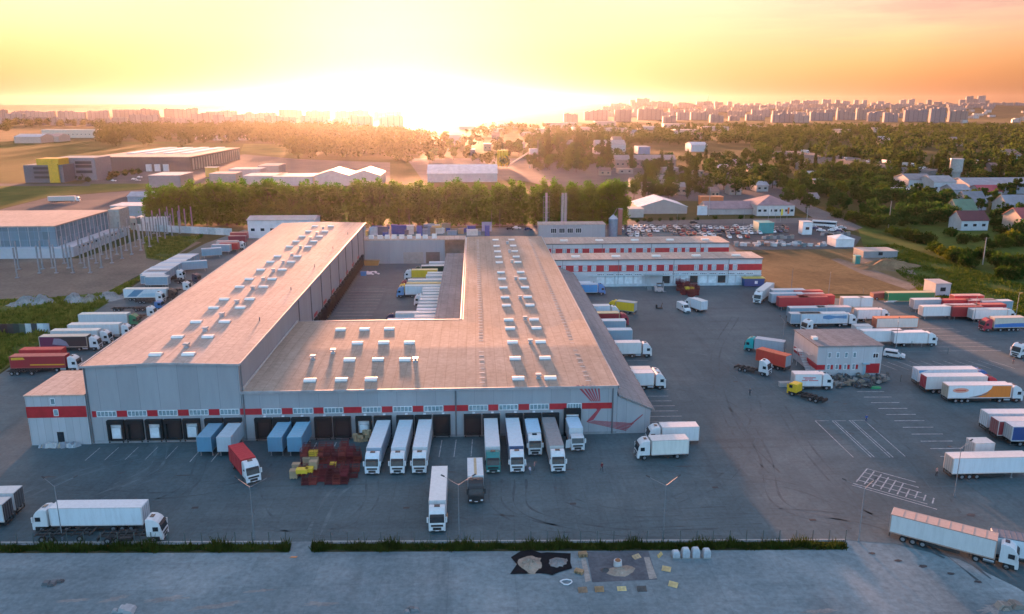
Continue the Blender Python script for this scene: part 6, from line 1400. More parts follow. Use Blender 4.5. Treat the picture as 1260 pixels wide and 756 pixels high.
# hazy trees behind the poplars
scatter([(480, 208), (500, 172), (640, 178), (660, 208), (620, 208)], 24, ['round'], (1.2, 1.8), 'hazy tree in the glow behind the middle of the poplar row', 'hazy trees in the glow', seed=8)
scatter([(640, 215), (650, 180), (745, 182), (760, 222), (700, 222)], 38, ['round', 'round', 'round', 'spire'], (1.2, 1.8), 'large tree behind the right part of the poplar row', 'large trees behind the poplars', seed=9)

# far woods: one mass each
def wood(name, polys, n, hs, size, q, mat, label, seed):
    g = np.random.default_rng(seed); vs_ = []
    for poly, nn in zip(polys, n):
        pts = scatter(poly, nn, [], (1, 1), '', None, seed=seed, keep=False)
        for k, p in enumerate(pts):
            h = g.uniform(*hs); r_ = h*g.uniform(.3, .5)
            cl = [(p[0] + g.uniform(-.5, .5)*r_, p[1] + g.uniform(-.5, .5)*r_, h*g.uniform(.3, .8), r_*g.uniform(.5, .9), h*.24) for _ in range(5)]
            vs_.append(leafball(cl, q, size, seed*1000 + k))
    return tag(link(name, quads(name, np.concatenate(vs_)), mat), label, 'woodland', None, 'stuff')
WD = leafmat((.025, .036, .012), (.06, .07, .02), 'woodland_foliage', .3); WD2 = leafmat((.028, .05, .018), (.066, .095, .03), 'suburb_foliage', .3)
AV_ = AVOIDW; AVOIDW = AVOIDW + [bxp(20, 158, 122, 178)]
wood('far_woodland', [[(-60, 168), (-60, 156), (60, 153), (130, 156), (130, 164), (60, 160)], [(120, 182), (122, 160), (300, 158), (420, 160), (500, 168), (540, 178), (380, 190), (290, 176), (210, 182)], [(360, 197), (370, 186), (480, 188), (560, 190), (540, 197), (420, 198)]], [120, 650, 90], (16, 25), 3.6, 70, WD, 'dark woodland mass beyond the left fields', 31)
wood('suburb_woodland', [[(640, 180), (650, 169), (1000, 170), (1000, 178)], [(940, 205), (900, 158), (1300, 158), (1300, 205), (1170, 205), (1100, 196), (1000, 182)], [(560, 170), (600, 158), (900, 158), (900, 166), (700, 168)], [(1000, 200), (1000, 188), (1130, 204), (1130, 212)]], [330, 900, 220, 60], (11, 19), 3., 60, WD2, 'tree covered suburb fading towards the city', 32)
AVOIDW = AV_ + [bxp(985, 262, 1062, 300)]
wood('thicket', [[(990, 262), (990, 222), (1060, 214), (1108, 222), (1108, 262), (1060, 268)], [(1030, 272), (1062, 266), (1180, 266), (1180, 284), (1090, 282)], [(1100, 266), (1108, 246), (1180, 250), (1180, 264)], [(1216, 296), (1216, 262), (1300, 262), (1300, 300)]], [95, 26, 30, 24], (6, 11), 1.15, 420, LEAF['round'][2], 'dense dark thicket filling the slope behind the right meadow', 41)
wood('suburb_trees', [[(775, 250), (775, 202), (985, 198), (985, 250)], [(985, 222), (985, 206), (1170, 214), (1170, 230)], [(640, 215), (650, 182), (775, 180), (775, 215)], [(1180, 232), (1180, 200), (1300, 200), (1300, 232)]], [70, 60, 60, 60], (7, 14), 1.5, 260, WD2, 'smaller trees filling the gaps between the suburban roofs', 42)
wood('glow_trees', [[(470, 212), (500, 172), (640, 178), (650, 205), (620, 208)]], [45], (10, 18), 2., 160, WD, 'hazy trees filling the glow behind the middle poplars', 43)
AVOIDW = AV_
# ------------------------------------------------------------------ hills and skyline
def hill_h(x, y):
    u = max(0., min(1., (y - 3300) / 2600)); u = u*u*(3 - 2*u)
    s = max(0., min(1., (x - 250 - (y - 3300)*.03) / 900)); s = s*s*(3 - 2*s)
    ridge = max(0., min(1., (y - 7600) / 1600)); ridge = ridge*ridge*(3 - 2*ridge)
    return max(u*s*(46 + 7*math.sin(x*.0021) + 5*math.sin(x*.0053 + 1)), ridge*(58 + 3*math.sin(x*.0013)))
b = MB(); nx, ny = 70, 40
for j in range(ny + 1):
    for i in range(nx + 1):
        x = -7500 + 15000*i/nx; y = 2600 + 9200*j/ny; b.v.append((x, y, hill_h(x, y) - 1.2))
for j in range(ny):
    for i in range(nx): b.f.append((j*(nx+1)+i, j*(nx+1)+i+1, (j+1)*(nx+1)+i+1, (j+1)*(nx+1)+i)); b.m.append(0)
me = b.mesh('hills'); me.polygons.foreach_set('use_smooth', [True]*len(me.polygons))
tag(link('hills', me, ground('hill_woodland', [(.35, (.03, .036, .015)), (.6, (.06, .058, .03)), (.75, (.11, .09, .06))], .004, .03)), kind='structure')
def block(px, Y, wpx, hm, dep, col, label, group, roofbox=True, rz=0., name='apartment_block'):
    """slab block: photo column px, distance Y, width in photo pixels"""
    u = (px - CX) / F; X0 = u * (Y + 60) ; a_ = (X0 - OX)*ct + (Y - OY)*st; q = -(X0 - OX)*st + (Y - OY)*ct
    w_ = wpx / F * Y; z = hill_h(a_, q); b = MB(); n = max(1, round(w_/24)); g = random.Random(int(px*7 + Y))
    for k in range(n):
        x0 = -w_/2 + w_*k/n; x1 = -w_/2 + w_*(k+1)/n; hh = hm + (g.choice([0, 0, 3, -3]) if n > 1 else 0); dy = g.uniform(-1, 1)
        b.box(x0 + .01*k, x1, -dep/2 + dy, dep/2 + dy, -4, hh)
        if roofbox and g.random() < .6: b.box((x0+x1)/2 - 3, (x0+x1)/2 + 3, -3, 3, hh, hh + 3.4)
    o = link(name, b.mesh(name), facade(col), None, (a_, q, z), rz); tag(o, label, 'apartments', group)
rs = random.Random(77); WC = [(.19, .165, .155), (.25, .22, .205), (.15, .135, .135), (.22, .17, .145), (.17, .165, .175)]
lab, grp = 'pale tower slab in the hazy estate on the left horizon', 'apartment slabs on the left horizon'
x = 2
while x < 480:
    wd = rs.uniform(16, 40); Y = rs.uniform(2250, 2600); block(x + wd/2, Y, wd*.94, rs.choice([20, 22, 26, 30, 36]), 15, rs.choice(WC), lab, grp); x += wd + rs.choice([0, 1, 2, 5])
x = -10
while x < 500:
    wd = rs.uniform(26, 60); block(x + wd/2, rs.uniform(3100, 3500), wd*.9, rs.uniform(28, 44), 16, rs.choice(WC), 'faint slab in the second row of the left horizon estate', 'second row of the left estate'); x += wd + rs.choice([0, 2, 6])
lab, grp = 'long apartment slab in the lower city row right of the sun', 'apartment slabs in the lower city row'
x = 690
while x < 1150:
    wd = rs.uniform(12, 30); Y = rs.uniform(2700, 3300); block(x + wd/2, Y, wd*.95, rs.choice([20, 24, 27, 27, 30, 36, 42]) * (1 if x < 960 else 1.12), 14, rs.choice(WC), lab, grp); x += wd + rs.choice([0, 1, 3, 6])
lab, grp = 'apartment slab on the city hillside right of the sun', 'apartment slabs on the city hillside'
for row_, (Y0, hm) in enumerate(((3900, 34), (4500, 30), (5100, 30), (5500, 30), (5800, 26))):
    x = 715 + 10*row_
    while x < 1150 + 25*row_:
        wd = rs.uniform(9, 26); block(x + wd/2, Y0 + rs.uniform(-150, 150), wd*.9, hm*rs.uniform(.45, .95), 14, rs.choice(WC), lab, grp); x += wd + rs.choice([0, 2, 4, 9])
SKG = 'tower blocks on the right skyline'
for px, wd, ytop in ((772, 6.5, 120.8), (779.5, 5.5, 121), (787, 10, 119.6), (797, 7, 124), (804, 6, 124), (812, 8, 123), (826, 10, 126), (852, 9, 121), (861, 9, 122.5), (874, 10, 120.5), (887, 5, 120.5), (895, 7, 124), (906, 4.5, 123), (912, 5, 123.5), (920, 7, 123.2), (944, 5, 121.6), (954, 6, 123), (964, 10.5, 120.8), (982, 19, 120.4), (1001, 10, 120.4), (1014, 5, 121), (1024, 9, 121.5), (1036, 5, 120.8), (1046, 5, 120.8), (1056, 5, 123.5), (1065, 8, 120.2), (1073, 6, 122.6), (1091, 7, 120), (1101, 7, 120.2), (1122, 5, 121.2), (1132, 10, 124), (1145, 8, 126), (1161, 7, 122.5), (1169, 8, 117), (1176, 6, 122), (1183, 9, 117.4), (1190, 5, 123.4), (836, 8, 125.5), (932, 6, 124.5), (1112, 6, 125)):
    Y = 6000.; block(px, Y, wd, max(12, 58 + (128 - ytop) / F * Y * rs.uniform(.66, .92) - 50), 18, rs.choice(WC[:3]), 'tower block standing out on the right skyline', SKG, False)
b = MB(); [b.cyl((x, y, -1), (0, 0, 90), 1.4, .5, 5) for x, y in ((-6, -6), (6, -6), (6, 6), (-6, 6))]
a_, q = P(861, 133); d = 6000; u = (861 - CX)/F*(d + 60); a_ = (u - OX)*ct + (d - OY)*st; q = -(u - OX)*st + (d - OY)*ct
tag(link('broadcast_mast', b.mesh('broadcast_mast'), plain((.3, .28, .27)), None, (a_, q, hill_h(a_, q))), 'thin broadcast mast rising from the right skyline', 'mast')
LG = 'low industrial halls in the glow before the city'
for px, py, wd, h in ((628, 158, 30, 12), (610, 163, 22, 8), (690, 158, 40, 14), (720, 162, 30, 9), (755, 163, 36, 9), (800, 160, 24, 8), (880, 161, 34, 9), (745, 155, 26, 12), (665, 164, 26, 8), (575, 160, 20, 8), (845, 164, 30, 7), (1040, 166, 14, 10), (1080, 163, 10, 9), (660, 168, 40, 7), (705, 168, 30, 7), (830, 157, 26, 9), (930, 160, 14, 9)):
    house('industrial_hall', 'low pale industrial hall in the glow before the city', 'hall', px - wd/2, px + wd/2, py, 40, h, 'flat', (.34, .31, .29), (.36, .33, .31), 0, group=LG)
RGH = 'scattered houses on the wooded hill at the far right'
for k in range(26):
    x = rs.uniform(1150, 1262); Y = rs.uniform(2700, 4800); block(x, Y, rs.uniform(3, 9), rs.uniform(8, 15), 16, rs.choice([(.55, .42, .36), (.5, .48, .46), (.6, .46, .38)]), 'small pale house on the wooded hill at the far right', RGH, False, rs.uniform(-.4, .4), 'hill_house')
house('long_building', 'long white building before the far left wood', 'building', 52, 122, 170, 24, 15, 'flat', (.52, .46, .38), (.5, .45, .4), 14)
house('farm_shed', 'long low shed with grey roof at the far left edge', 'shed', 18, 50, 176.5, 40, 10, 'gable', (.5, .36, .3), (.42, .4, .42), 0, 4)
house('farm_shed', 'pale shed with reddish roof next to the long grey roofed one', 'shed', 50, 72, 175, 40, 9, 'gable', (.5, .4, .35), (.3, .18, .17), 0, 4)
for x0, x1, y, lb in ((230, 248, 172, 'low white shed before the wood, above the dark warehouse'), (262, 304, 173, 'long low white shed before the wood, above the dark warehouse')): house('farm_shed', lb, 'shed', x0, x1, y, 24, 8, 'flat', (.5, .48, .46), (.6, .55, .52), 0)

# ------------------------------------------------------------------ yard clutter
# red wire cages stacked in the front yard
CG = 'red steel cages stacked in the front yard'
def f_cage(b):
    for x in (-.58, .58):
        for y in (-.48, .48): b.box(x-.03, x+.03, y-.03, y+.03, 0, 1.45)
    for z in (.12, .5, .85, 1.4):
        for s in (-1, 1): b.box(-.58, .58, s*.48-.02, s*.48+.02, z-.02, z+.02); b.box(s*.58-.02, s*.58+.02, -.48, .48, z-.02, z+.02)
    for k in range(1, 6):
        for s in (-1, 1): b.box(-.58 + k*.193-.012, -.58 + k*.193+.012, s*.48-.012, s*.48+.012, .12, 1.4)
    b.box(-.58, .58, -.48, .48, .1, .16)
CRED = [plain((.15, .016, .022), .8), plain((.085, .012, .016), .8), plain((.2, .035, .028), .8)]
b = MB(); f_cage(b); b.box(-.55, .55, -.45, .45, .17, .42); cage_me = b.mesh('wire_cage')
c0 = P(362, 598); rs = random.Random(3)
def put_cage(a_, q, z):
    o = link('wire_cage', cage_me, [rs.choice(CRED)], None, (a_, q, z), rs.uniform(-.04, .04), True); tag(o, 'dark red steel wire cage stacked in the block in the front yard', 'cage', CG)
A_ = [P(360, 598)[0], P(436, 596)[0]]; 
for j in range(5):
    for i in range(int((A_[1]-A_[0]-.3 + .3*j) / 1.3)):
        a_ = A_[0] + .75 + 1.3*i - .0*j; q = P(400, 598)[1] + .7 + 1.15*j
        if j in (3,) : 
            if i > 4: continue
        if j < 4 and i < 4 and rs.random() < .35: continue
        for k in range(rs.choice([1, 1, 2]) if i > 3 else 1): put_cage(a_, q, k*1.46)
for j in range(4):
    for i in range(8):
        if rs.random() < .1: continue
        for k in range(rs.choice([1, 2, 2])): put_cage(P(374, 574)[0] + 1.32*i + rs.uniform(-.1, .1), P(400, 574)[1] + 1.2 + 1.2*j, k*1.46)
def crate(name, label, cat, px, py, z, s, mat, group=None, rz=0., lid=True):
    p = P(px, py, z); T = Thing(name, label, cat, (p[0], p[1], z), group); T.c = Vector((0, 0, 0)); T.root.rotation_euler = (0, 0, rz); b = MB(); b.box(-s[0]/2, s[0]/2, -s[1]/2, s[1]/2, .12, s[2])
    for x in (-.4, 0, .4): b.box(x*s[0]-.06, x*s[0]+.06, -s[1]/2, s[1]/2, 0, .121)
    T.add('box_body', b, mat)
    if lid: b = MB(); b.box(-s[0]/2-.03, s[0]/2+.03, -s[1]/2-.03, s[1]/2+.03, s[2]+.002, s[2]+.07); T.add('lid', b, mat)
YM = plain((.62, .42, .03), .5); CB = plain((.38, .27, .17), .85)
crate('plastic_crate', 'yellow crate on top of the cages, nearest the pair of blue boxes', 'crate', 386, 561, 1.5, (1.5, 1., .9), YM)
crate('plastic_crate', 'wide yellow crate at the front left of the red cages', 'crate', 372, 582, 1.4, (1.9, 1.2, .7), YM)
crate('plastic_crate', 'yellow crate beside the wide yellow one', 'crate', 381, 580.5, 1.4, (1.2, 1.1, .7), YM)
crate('plastic_crate', 'small yellow crate in the middle of the red cages', 'crate', 410, 574, 1.45, (1., .9, .6), YM)
for k, (x, y, z, lb) in enumerate([(378, 572, 0.02, 'cardboard box left one of the back pair by the yellow crates'), (388, 572, .02, 'tall cardboard box right of the back pair by the yellow crates'), (365, 580, .02, 'cardboard box left of the wide yellow crate'), (362, 588, .02, 'cardboard box at the front left corner of the cages'), (386, 577, 1.3, 'cardboard box stacked upon another among the cages')]):
    crate('cardboard_box', lb, 'box', x, y, z, (1.3, 1.1, 1.4), CB)
BX = 'cardboard boxes heaped at a dock door'
for k in range(16):
    p = P(447 + rs.uniform(-9, 8), 541 + rs.uniform(-4, 2)); z = rs.choice([0, 0, .75, 1.45]); s = rs.uniform(.6, 1.)
    b = MB(); b.box(-s/2, s/2, -s/2, s/2, 0, .7); tag(link('cardboard_box', b.mesh('cardboard_box'), plain((.42, .30, .18), .85), None, (p[0], min(p[1], -1.2), z + .01), rs.uniform(0, 1.5)), 'brown cardboard box in the heap left of the wrinkled roof lorry', 'box', BX)
# far red cages before the striped depot
for k in range(46):
    x = rs.uniform(833, 858); y = rs.uniform(352, 366) if x > 838 else rs.uniform(352, 358); p = P(x, y); o = link('wire_cage', cage_me, [rs.choice(CRED)], None, (p[0], p[1], rs.choice([0, 0, 1.46])), rs.uniform(-.1, .1), True); o.scale = (1.25, 1.25, 1.1); tag(o, 'dark red cage in the pile before the striped depot doors', 'cage', 'red cages before the striped depot')
crate('plastic_crate', 'yellow crate on the red cage pile before the striped depot', 'crate', 848, 356, 1.6, (3, 1.6, .7), YM)
T = Thing('handcart', 'small dark pallet truck standing alone between yellow lorry and white van', 'cart', (*P(811, 380), 0)); T.c = Vector((0, 0, 0)); b = MB(); b.box(-1, 1, -.6, .6, .15, .4); b.box(-1., -.7, -.6, .6, .4, 1.3); b.cyl((.6, 0, .3), (1, 0, 1.9), .1, n=6); T.add('deck', b, DARK); wheels(T.root, [-.7, .7], .5, False, .16)
T = Thing('forklift', 'pale forklift parked at the foot of the depot stair', 'forklift', (*P(811, 359.5), 0)); T.c = Vector((0, 0, 0)); b = MB(); b.box(-1.6, 1.2, -.9, .9, .3, 1.5); b.box(-1.6, -.8, -.9, .9, 1.5, 1.9); T.add('chassis', b, plain((.4, .35, .34), .5)); b = MB(); [b.box(x-.06, x+.06, y-.06, y+.06, 1.5, 2.9) for x in (-.7, .9) for y in (-.8, .8)]; b.box(-.85, 1.05, -.9, .9, 2.9, 3.); T.add('guard', b, DARK); b = MB(); [b.box(1.25, 1.45, y-.08, y+.08, .1, 3.6) for y in (-.5, .5)]; b.box(1.45, 2.5, -.5, -.35, .1, .2); b.box(1.45, 2.5, .35, .5, .1, .2); T.add('mast', b, STEEL); wheels(T.root, [-1, .7], .85, False, .35)
# scrap and tyre heap beside the yard office
SC = 'tyres and scrap heaped before the yard office'
def f_tyre(b):
    n = 12; o = len(b.v); pr = [(.5, 0), (.5, .28), (.28, .28), (.28, 0)]
    for i in range(n):
        a_ = 2*math.pi*i/n
        for r_, z in pr: b.v.append((r_*math.cos(a_), r_*math.sin(a_), z))
    for i in range(n):
        for k in range(4): b.f.append((o+i*4+k, o+((i+1) % n)*4+k, o+((i+1) % n)*4+(k+1) % 4, o+i*4+(k+1) % 4)); b.m.append(0)
b = MB(); f_tyre(b); tyre_me = b.mesh('old_tyre')
SCM = [plain((.05, .05, .052), .8), plain((.10, .095, .09), .8), plain((.16, .14, .12), .8), plain((.08, .08, .085), .8)]
for k in range(90):
    x = rs.uniform(1022, 1092); y = rs.uniform(463, 478 - (4 if x > 1080 or x < 1030 else 0)); p = P(x, y); o = link('old_tyre', tyre_me, [rs.choice(SCM)], None, (p[0], p[1], rs.choice([.0, .0, .25, .5])), 0, True); o.rotation_euler = (rs.uniform(-.6, .6), rs.uniform(-.6, .6), 0); o.scale = [rs.uniform(.8, 1.4)]*3; tag(o, 'worn tyre in the scrap heap before the yard office', 'tyre', SC)
for k in range(34):
    x = rs.uniform(1024, 1090); y = rs.uniform(463, 476); p = P(x, y); b = MB(); s = rs.uniform(.4, 1.1); b.prism([(-s, 0), (s, 0), (s*.7, s*.6), (-s*.5, s*.8)], -s*.5, s*.5)
    o = link('scrap_piece', b.mesh('scrap_piece'), plain(rs.choice([(.14, .13, .12), (.2, .16, .12), (.1, .12, .14), (.24, .22, .2)]), .8), None, (p[0], p[1], rs.choice([0, .3])), rs.uniform(0, 3)); tag(o, 'broken grey piece lying in the scrap heap', 'scrap', 'scrap pieces among the tyres')
p = P(1077, 478); b = MB(); b.poly([(-1.2, -.4), (1.1, -.5), (1.3, .5), (-.9, .6)], .02, .35); tag(link('green_tarp', b.mesh('green_tarp'), plain((.02, .25, .1)), None, (*p, 0)), 'crumpled green tarp at the front of the scrap heap', 'tarp')
p = P(969, 475.5); b = MB(); b.box(-2., 2., -.5, .5, 0, 1.); b.box(-2.05, 2.05, -.55, .55, 1.002, 1.06); tag(link('concrete_block', b.mesh('concrete_block'), plain((.36, .34, .33), .8), None, (*p, 0)), 'pale concrete barrier block left of the white box lorry', 'block')
# rubbish at the annex foot
RB = 'rubbish strewn at the foot of the annex'
for k in range(34):
    x = rs.uniform(56, 100); y = 548 + rs.uniform(-3, 3.5); p = P(x, y); s = rs.uniform(.3, .9); b = MB(); b.prism([(-s, 0), (s, 0), (s*.8, s*.7), (-s*.3, s*1.2)], -s*.5, s*.4); o = link('rubbish', b.mesh('rubbish'), plain(rs.choice([(.5, .5, .5), (.3, .33, .36), (.42, .36, .28), (.2, .22, .25)]), .8), None, (p[0], min(p[1], -1.2), 0.0), rs.uniform(0, 3)); tag(o, 'piece of pale rubbish heaped at the foot of the annex', 'rubbish', RB)
# tarp with sand, manhole works, pallets, bulk bags
ring = [(38, 207), (90, 178), (150, 168), (205, 186), (240, 182), (370, 186), (368, 235), (378, 270), (310, 290), (268, 308), (228, 300), (200, 296), (34, 302), (72, 248)]
tp = [P(620 + x/4.5, 640 + y/4.5) for x, y in ring]; b = MB(); n = len(tp); cx = sum(p[0] for p in tp)/n; cy = sum(p[1] for p in tp)/n; g = random.Random(4)
b.v = [(cx, cy, .12)] + [(cx + (x-cx)*.6, cy + (y-cy)*.6, .06 + g.uniform(0, .16)) for x, y in tp] + [(x, y, g.uniform(.01, .12)) for x, y in tp]
for i in range(n): b.f += [(0, 1+i, 1+(i+1) % n), (1+i, 1+n+i, 1+n+(i+1) % n, 1+(i+1) % n)]; b.m += [0, 0]
tag(link('black_tarpaulin', b.mesh('black_tarpaulin'), plain((.010, .012, .016), .9, 0, .3, 2., .1)), 'large black tarpaulin spread on the concrete with two sand heaps', 'tarpaulin')
SANDM = ground('sand', [(.3, (.24, .2, .16)), (.7, (.33, .28, .23))], .6, 4.)
heap('sand_heap', 'flat brown sand heap on the left of the black tarpaulin', P(652.5, 694.5), 2.3, .75, SANDM, 11)
heap('sand_heap', 'flat greyish sand heap on the right of the black tarpaulin', P(686, 693.5), 1.95, .6, ground('grey_sand', [(.3, (.17, .17, .17)), (.7, (.24, .235, .23))], .6, 4.), 12)
sheet('fresh_concrete_patch', [P(620 + x/4.5, 640 + y/4.5) for x, y in ((455, 175), (800, 170), (850, 330), (490, 345))], -.008, ground('fresh_concrete', [(.3, (.075, .085, .1)), (.7, (.13, .14, .155))], .3, 1.5))
STR = ground('bare_strip', [(.3, (.26, .24, .22)), (.7, (.33, .31, .28))], .5, 2.)
sheet('bare_strip', [P(620 + x/4.5, 640 + y/4.5) for x, y in ((425, 205), (450, 200), (482, 335), (452, 345))], -.003, STR)
sheet('bare_strip', [P(620 + x/4.5, 640 + y/4.5) for x, y in ((775, 205), (805, 205), (848, 322), (805, 328))], -.003, STR)
heap('mortar_heap', 'low beige mortar heap around the manhole ring', P(620 + 645/4.5, 640 + 282/4.5), 1.5, .45, SANDM, 13, el=1.5)
heap('wet_soil_heap', 'low dark wet heap left of the manhole ring', P(620 + 565/4.5, 640 + 278/4.5), .8, .3, plain((.05, .055, .06), .7), 14)
T = Thing('manhole_ring', 'white concrete manhole ring with rusty cover', 'manhole', (*P(620 + 630/4.5, 640 + 252/4.5), 0)); T.c = Vector((0, 0, 0)); b = MB(); b.cyl((0, 0, 0), (0, 0, .8), .62, .56, 18); T.add('ring', b, plain((.5, .5, .5), .7)); b = MB(); b.cyl((0, 0, .801), (0, 0, .95), .42, .3, 14); T.add('cover', b, plain((.28, .13, .06), .8))
def pallet(label, x, y, col, rz=0., tilt=0., stack=1):
    p = P(620 + x/4.5, 640 + y/4.5); r = empty('wooden_pallet', label, 'pallet', (p[0], p[1], 0), rz); r.rotation_euler = (tilt, 0, rz); m = plain(col, .8, 0, .25, 3.)
    for k in range(stack):
        z = .145*k
        part(r, 'deck_boards', 'pdeck', lambda b: [b.box(-.6, .6, -.4 + .17*i, -.28 + .17*i, .1, .125) for i in range(5)], [m], (0, 0, z)); part(r, 'runners', 'prun', lambda b: [b.box(x-.07, x+.07, -.4, .42, 0, .099) for x in (-.52, 0, .52)], [m], (0, 0, z))
PW = (.48, .33, .16)
pallet('small stack of brown pallets, upper left of the manhole works', 437, 200, (.3, .2, .11), .1, 0, 4)
pallet('brown pallets at the middle left of the manhole works', 416, 292, (.33, .22, .12), -.5, 0, 3)
pallet('reddish brown pallet, leftmost of the front row', 436, 392, (.26, .17, .11), .05, .5, 2)
pallet('brown pallet second in the front row', 528, 388, (.3, .18, .09), 0, .5, 2)
pallet('bright new wooden pallet third in the front row', 653, 386, (.6, .44, .2), 0, .5, 1)
pallet('dark grey pallet, last in the front row', 763, 386, (.1, .09, .085), .03, .5, 2)
pallet('pale open pallet at the back of the manhole works', 735, 206, (.46, .34, .2), .5, .35)
pallet('bright pallet leaning like a tent by the bulk bags', 865, 200, (.58, .4, .16), .9, 1.0)
pallet('bright pallet at the middle right of the manhole works', 900, 276, (.52, .36, .17), -.4, .4, 2)
pallet('bright pallet at the lower right of the manhole works', 938, 362, (.58, .42, .2), -.5, .5, 2)
for k, (x, h_, lb) in enumerate([(951, 1.0, 'round topped white bulk bag, leftmost of the row by the verge'), (1005, 1.5, 'tall white bulk bag, second of the row by the verge'), (1060, 1.55, 'tallest white bulk bag, third of the row by the verge'), (1121, 1.35, 'white bulk bag with folded lid, rightmost by the verge')]):
    p = P(620 + x/4.5, 640 + 205/4.5); T = Thing('bulk_bag', lb, 'bag', (*p, 0)); T.c = Vector((0, 0, 0)); b = MB(); s = .5; h_ *= .85
    b.loft([[(x_*k_, y_*k_, z) for x_, y_ in ((-s, -s*.9), (s, -s*.9), (s, s*.9), (-s, s*.9))] for z, k_ in ((.14, .95), (.5, 1.05), (h_*.8, 1.03), (h_, .9))]); T.add('sack', b, plain((.36, .39, .42), .8, 0, .2, 2.)); b = MB(); b.box(-.6, .6, -.5, .5, 0, .13); T.add('pallet', b, plain((.25, .25, .24), .8)); b = MB(); b.loft([[(x_*k_, y_*k_, z) for x_, y_ in ((-s, -s), (s, -s), (s, s), (-s, s))] for z, k_ in ((h_ + .002, .8), (h_ + .15, .6))]); T.add('fold', b, plain((.45, .48, .5), .8))
b = MB(); n = 9
for i in range(n):
    a_, c_ = 2*math.pi*i/n, 2*math.pi*(i+1)/n; b.cyl((.75*math.cos(a_)*(1 + .2*math.sin(3*a_)), .6*math.sin(a_), .08), (.75*math.cos(c_)*(1 + .2*math.sin(3*c_)), .6*math.sin(c_), .08), .09, n=6)
tag(link('white_hose_loop', b.mesh('white_hose_loop'), plain((.6, .62, .64)), None, (*P(697, 717), 0)), 'white hose loop lying below the black tarpaulin', 'hose')
def rock(label, px, py, s, c, seed, n=9):
    g = random.Random(seed); T = Thing('rubble_pile', label, 'rubble', (*P(px, py), 0)); T.c = Vector((0, 0, 0))
    for k in range(n):
        b = MB(); r_ = s*g.uniform(.3, .7); ox, oy = g.uniform(-s, s), g.uniform(-s, s)*.6; b.prism([(ox-r_, 0), (ox+r_, 0), (ox+r_*.6, r_*.7), (ox-r_*.5, r_*.9)], oy-r_*.7, oy+r_*.6); T.add('chunk', b, plain(sc(c, g.uniform(.6, 1.3)), .85))
rock('small dark rubble pile with pale edge on the concrete, left', 66, 718.5, .9, (.12, .13, .14), 1)
rock('white rubble pile at the bottom edge, left', 152, 751, 1., (.45, .46, .47), 2)
rock('small dark rubble at the bottom edge, near the middle', 507, 751, .7, (.2, .21, .22), 3, 5)
rock('rubble and boards at the bottom right corner', 1243, 748, 1.2, (.26, .23, .2), 4)
b = MB(); b.poly([(-.5, -.1), (.4, -.15), (.55, .15), (-.3, .2)], .0, .06); tag(link('orange_rag', b.mesh('orange_rag'), plain((.55, .2, .08)), None, (*P(361, 686), 0)), 'orange scrap on the road at the kerb gap', 'rag')
# courtyard floor clutter
T = Thing('tipper_skip', 'ochre skip at the far left corner of the courtyard', 'skip', (*P(457.5, 327), 0)); T.c = Vector((0, 0, 0)); b = MB(); b.prism([(-2.6, .2), (2.6, .2), (3.1, 2.), (-3.1, 2.)], -1.2, 1.2); T.add('skip_body', b, paint((.35, .2, .06))); b = MB(); b.box(-3.2, 3.2, -1.3, 1.3, 2.002, 2.12); T.add('rim', b, paint((.3, .17, .05)))
T = Thing('blue_bin', 'blue waste bin in the courtyard corner by the ochre skip', 'bin', (*P(447.5, 339.5), 0)); T.c = Vector((0, 0, 0)); b = MB(); b.prism([(-.9, .1), (.9, .1), (1.05, 1.5), (-1.05, 1.5)], -.8, .8); T.add('bin_body', b, paint((.02, .2, .45))); b = MB(); b.box(-1.1, 1.1, -.85, .85, 1.502, 1.6); T.add('lid', b, paint((.03, .25, .5)))
for k in range(12):
    p = P(rs.uniform(450, 470), rs.uniform(334, 338)); b = MB(); s = rs.uniform(.5, 1.2); b.box(-s, s, -.35, .35, 0, .3); tag(link('white_slab', b.mesh('white_slab'), WHITE, None, (*p, 0), rs.uniform(0, 3)), 'flat pale slab lying on the courtyard floor by the blue bin', 'slab', 'pale slabs on the courtyard floor')
BC = 'containers and crates stored behind the courtyard hall'
for k in range(44):
    x = rs.uniform(445, 606); y = rs.uniform(284.5, 290.5); p = P(x, y); b = MB(); wx, wy, wz = rs.uniform(1.2, 5.5), rs.uniform(1.2, 2.6), rs.uniform(1.6, 5.); b.box(-wx/2, wx/2, -wy/2, wy/2, 0, wz); b.box(-wx/2-.06, wx/2+.06, -wy/2-.06, wy/2+.06, wz-.2, wz+.05)
    c = rs.choice([(.4, .4, .42), (.5, .48, .46), (.03, .05, .2), (.03, .06, .22), (.2, .24, .3), (.3, .2, .12), (.1, .1, .12), (.5, .3, .08)]); tag(link('storage_box', b.mesh('storage_box'), plain(c), None, (p[0], max(p[1], 184), 0), rs.uniform(-.1, .1)), 'storage box among the clutter behind the courtyard hall', 'container', BC)
PK = 'materials stacked at the edge of the parking lot'
for k in range(60):
    x = rs.uniform(905, 1030); y = rs.uniform(299.5, 304); p = P(x, y); b = MB(); s = rs.uniform(.5, 1.4); b.box(-s, s, -.6, .6, 0, rs.uniform(.5, 1.6)); b.box(-s*.8, s*.8, -.62, .62, .1, .25); tag(link('material_stack', b.mesh('material_stack'), plain(rs.choice([(.4, .42, .44), (.5, .5, .5), (.2, .22, .24), (.3, .16, .12), (.14, .2, .22)])), None, (*p, 0), rs.uniform(-.3, .3)), 'small stack of materials along the fence of the dry field', 'materials', PK)
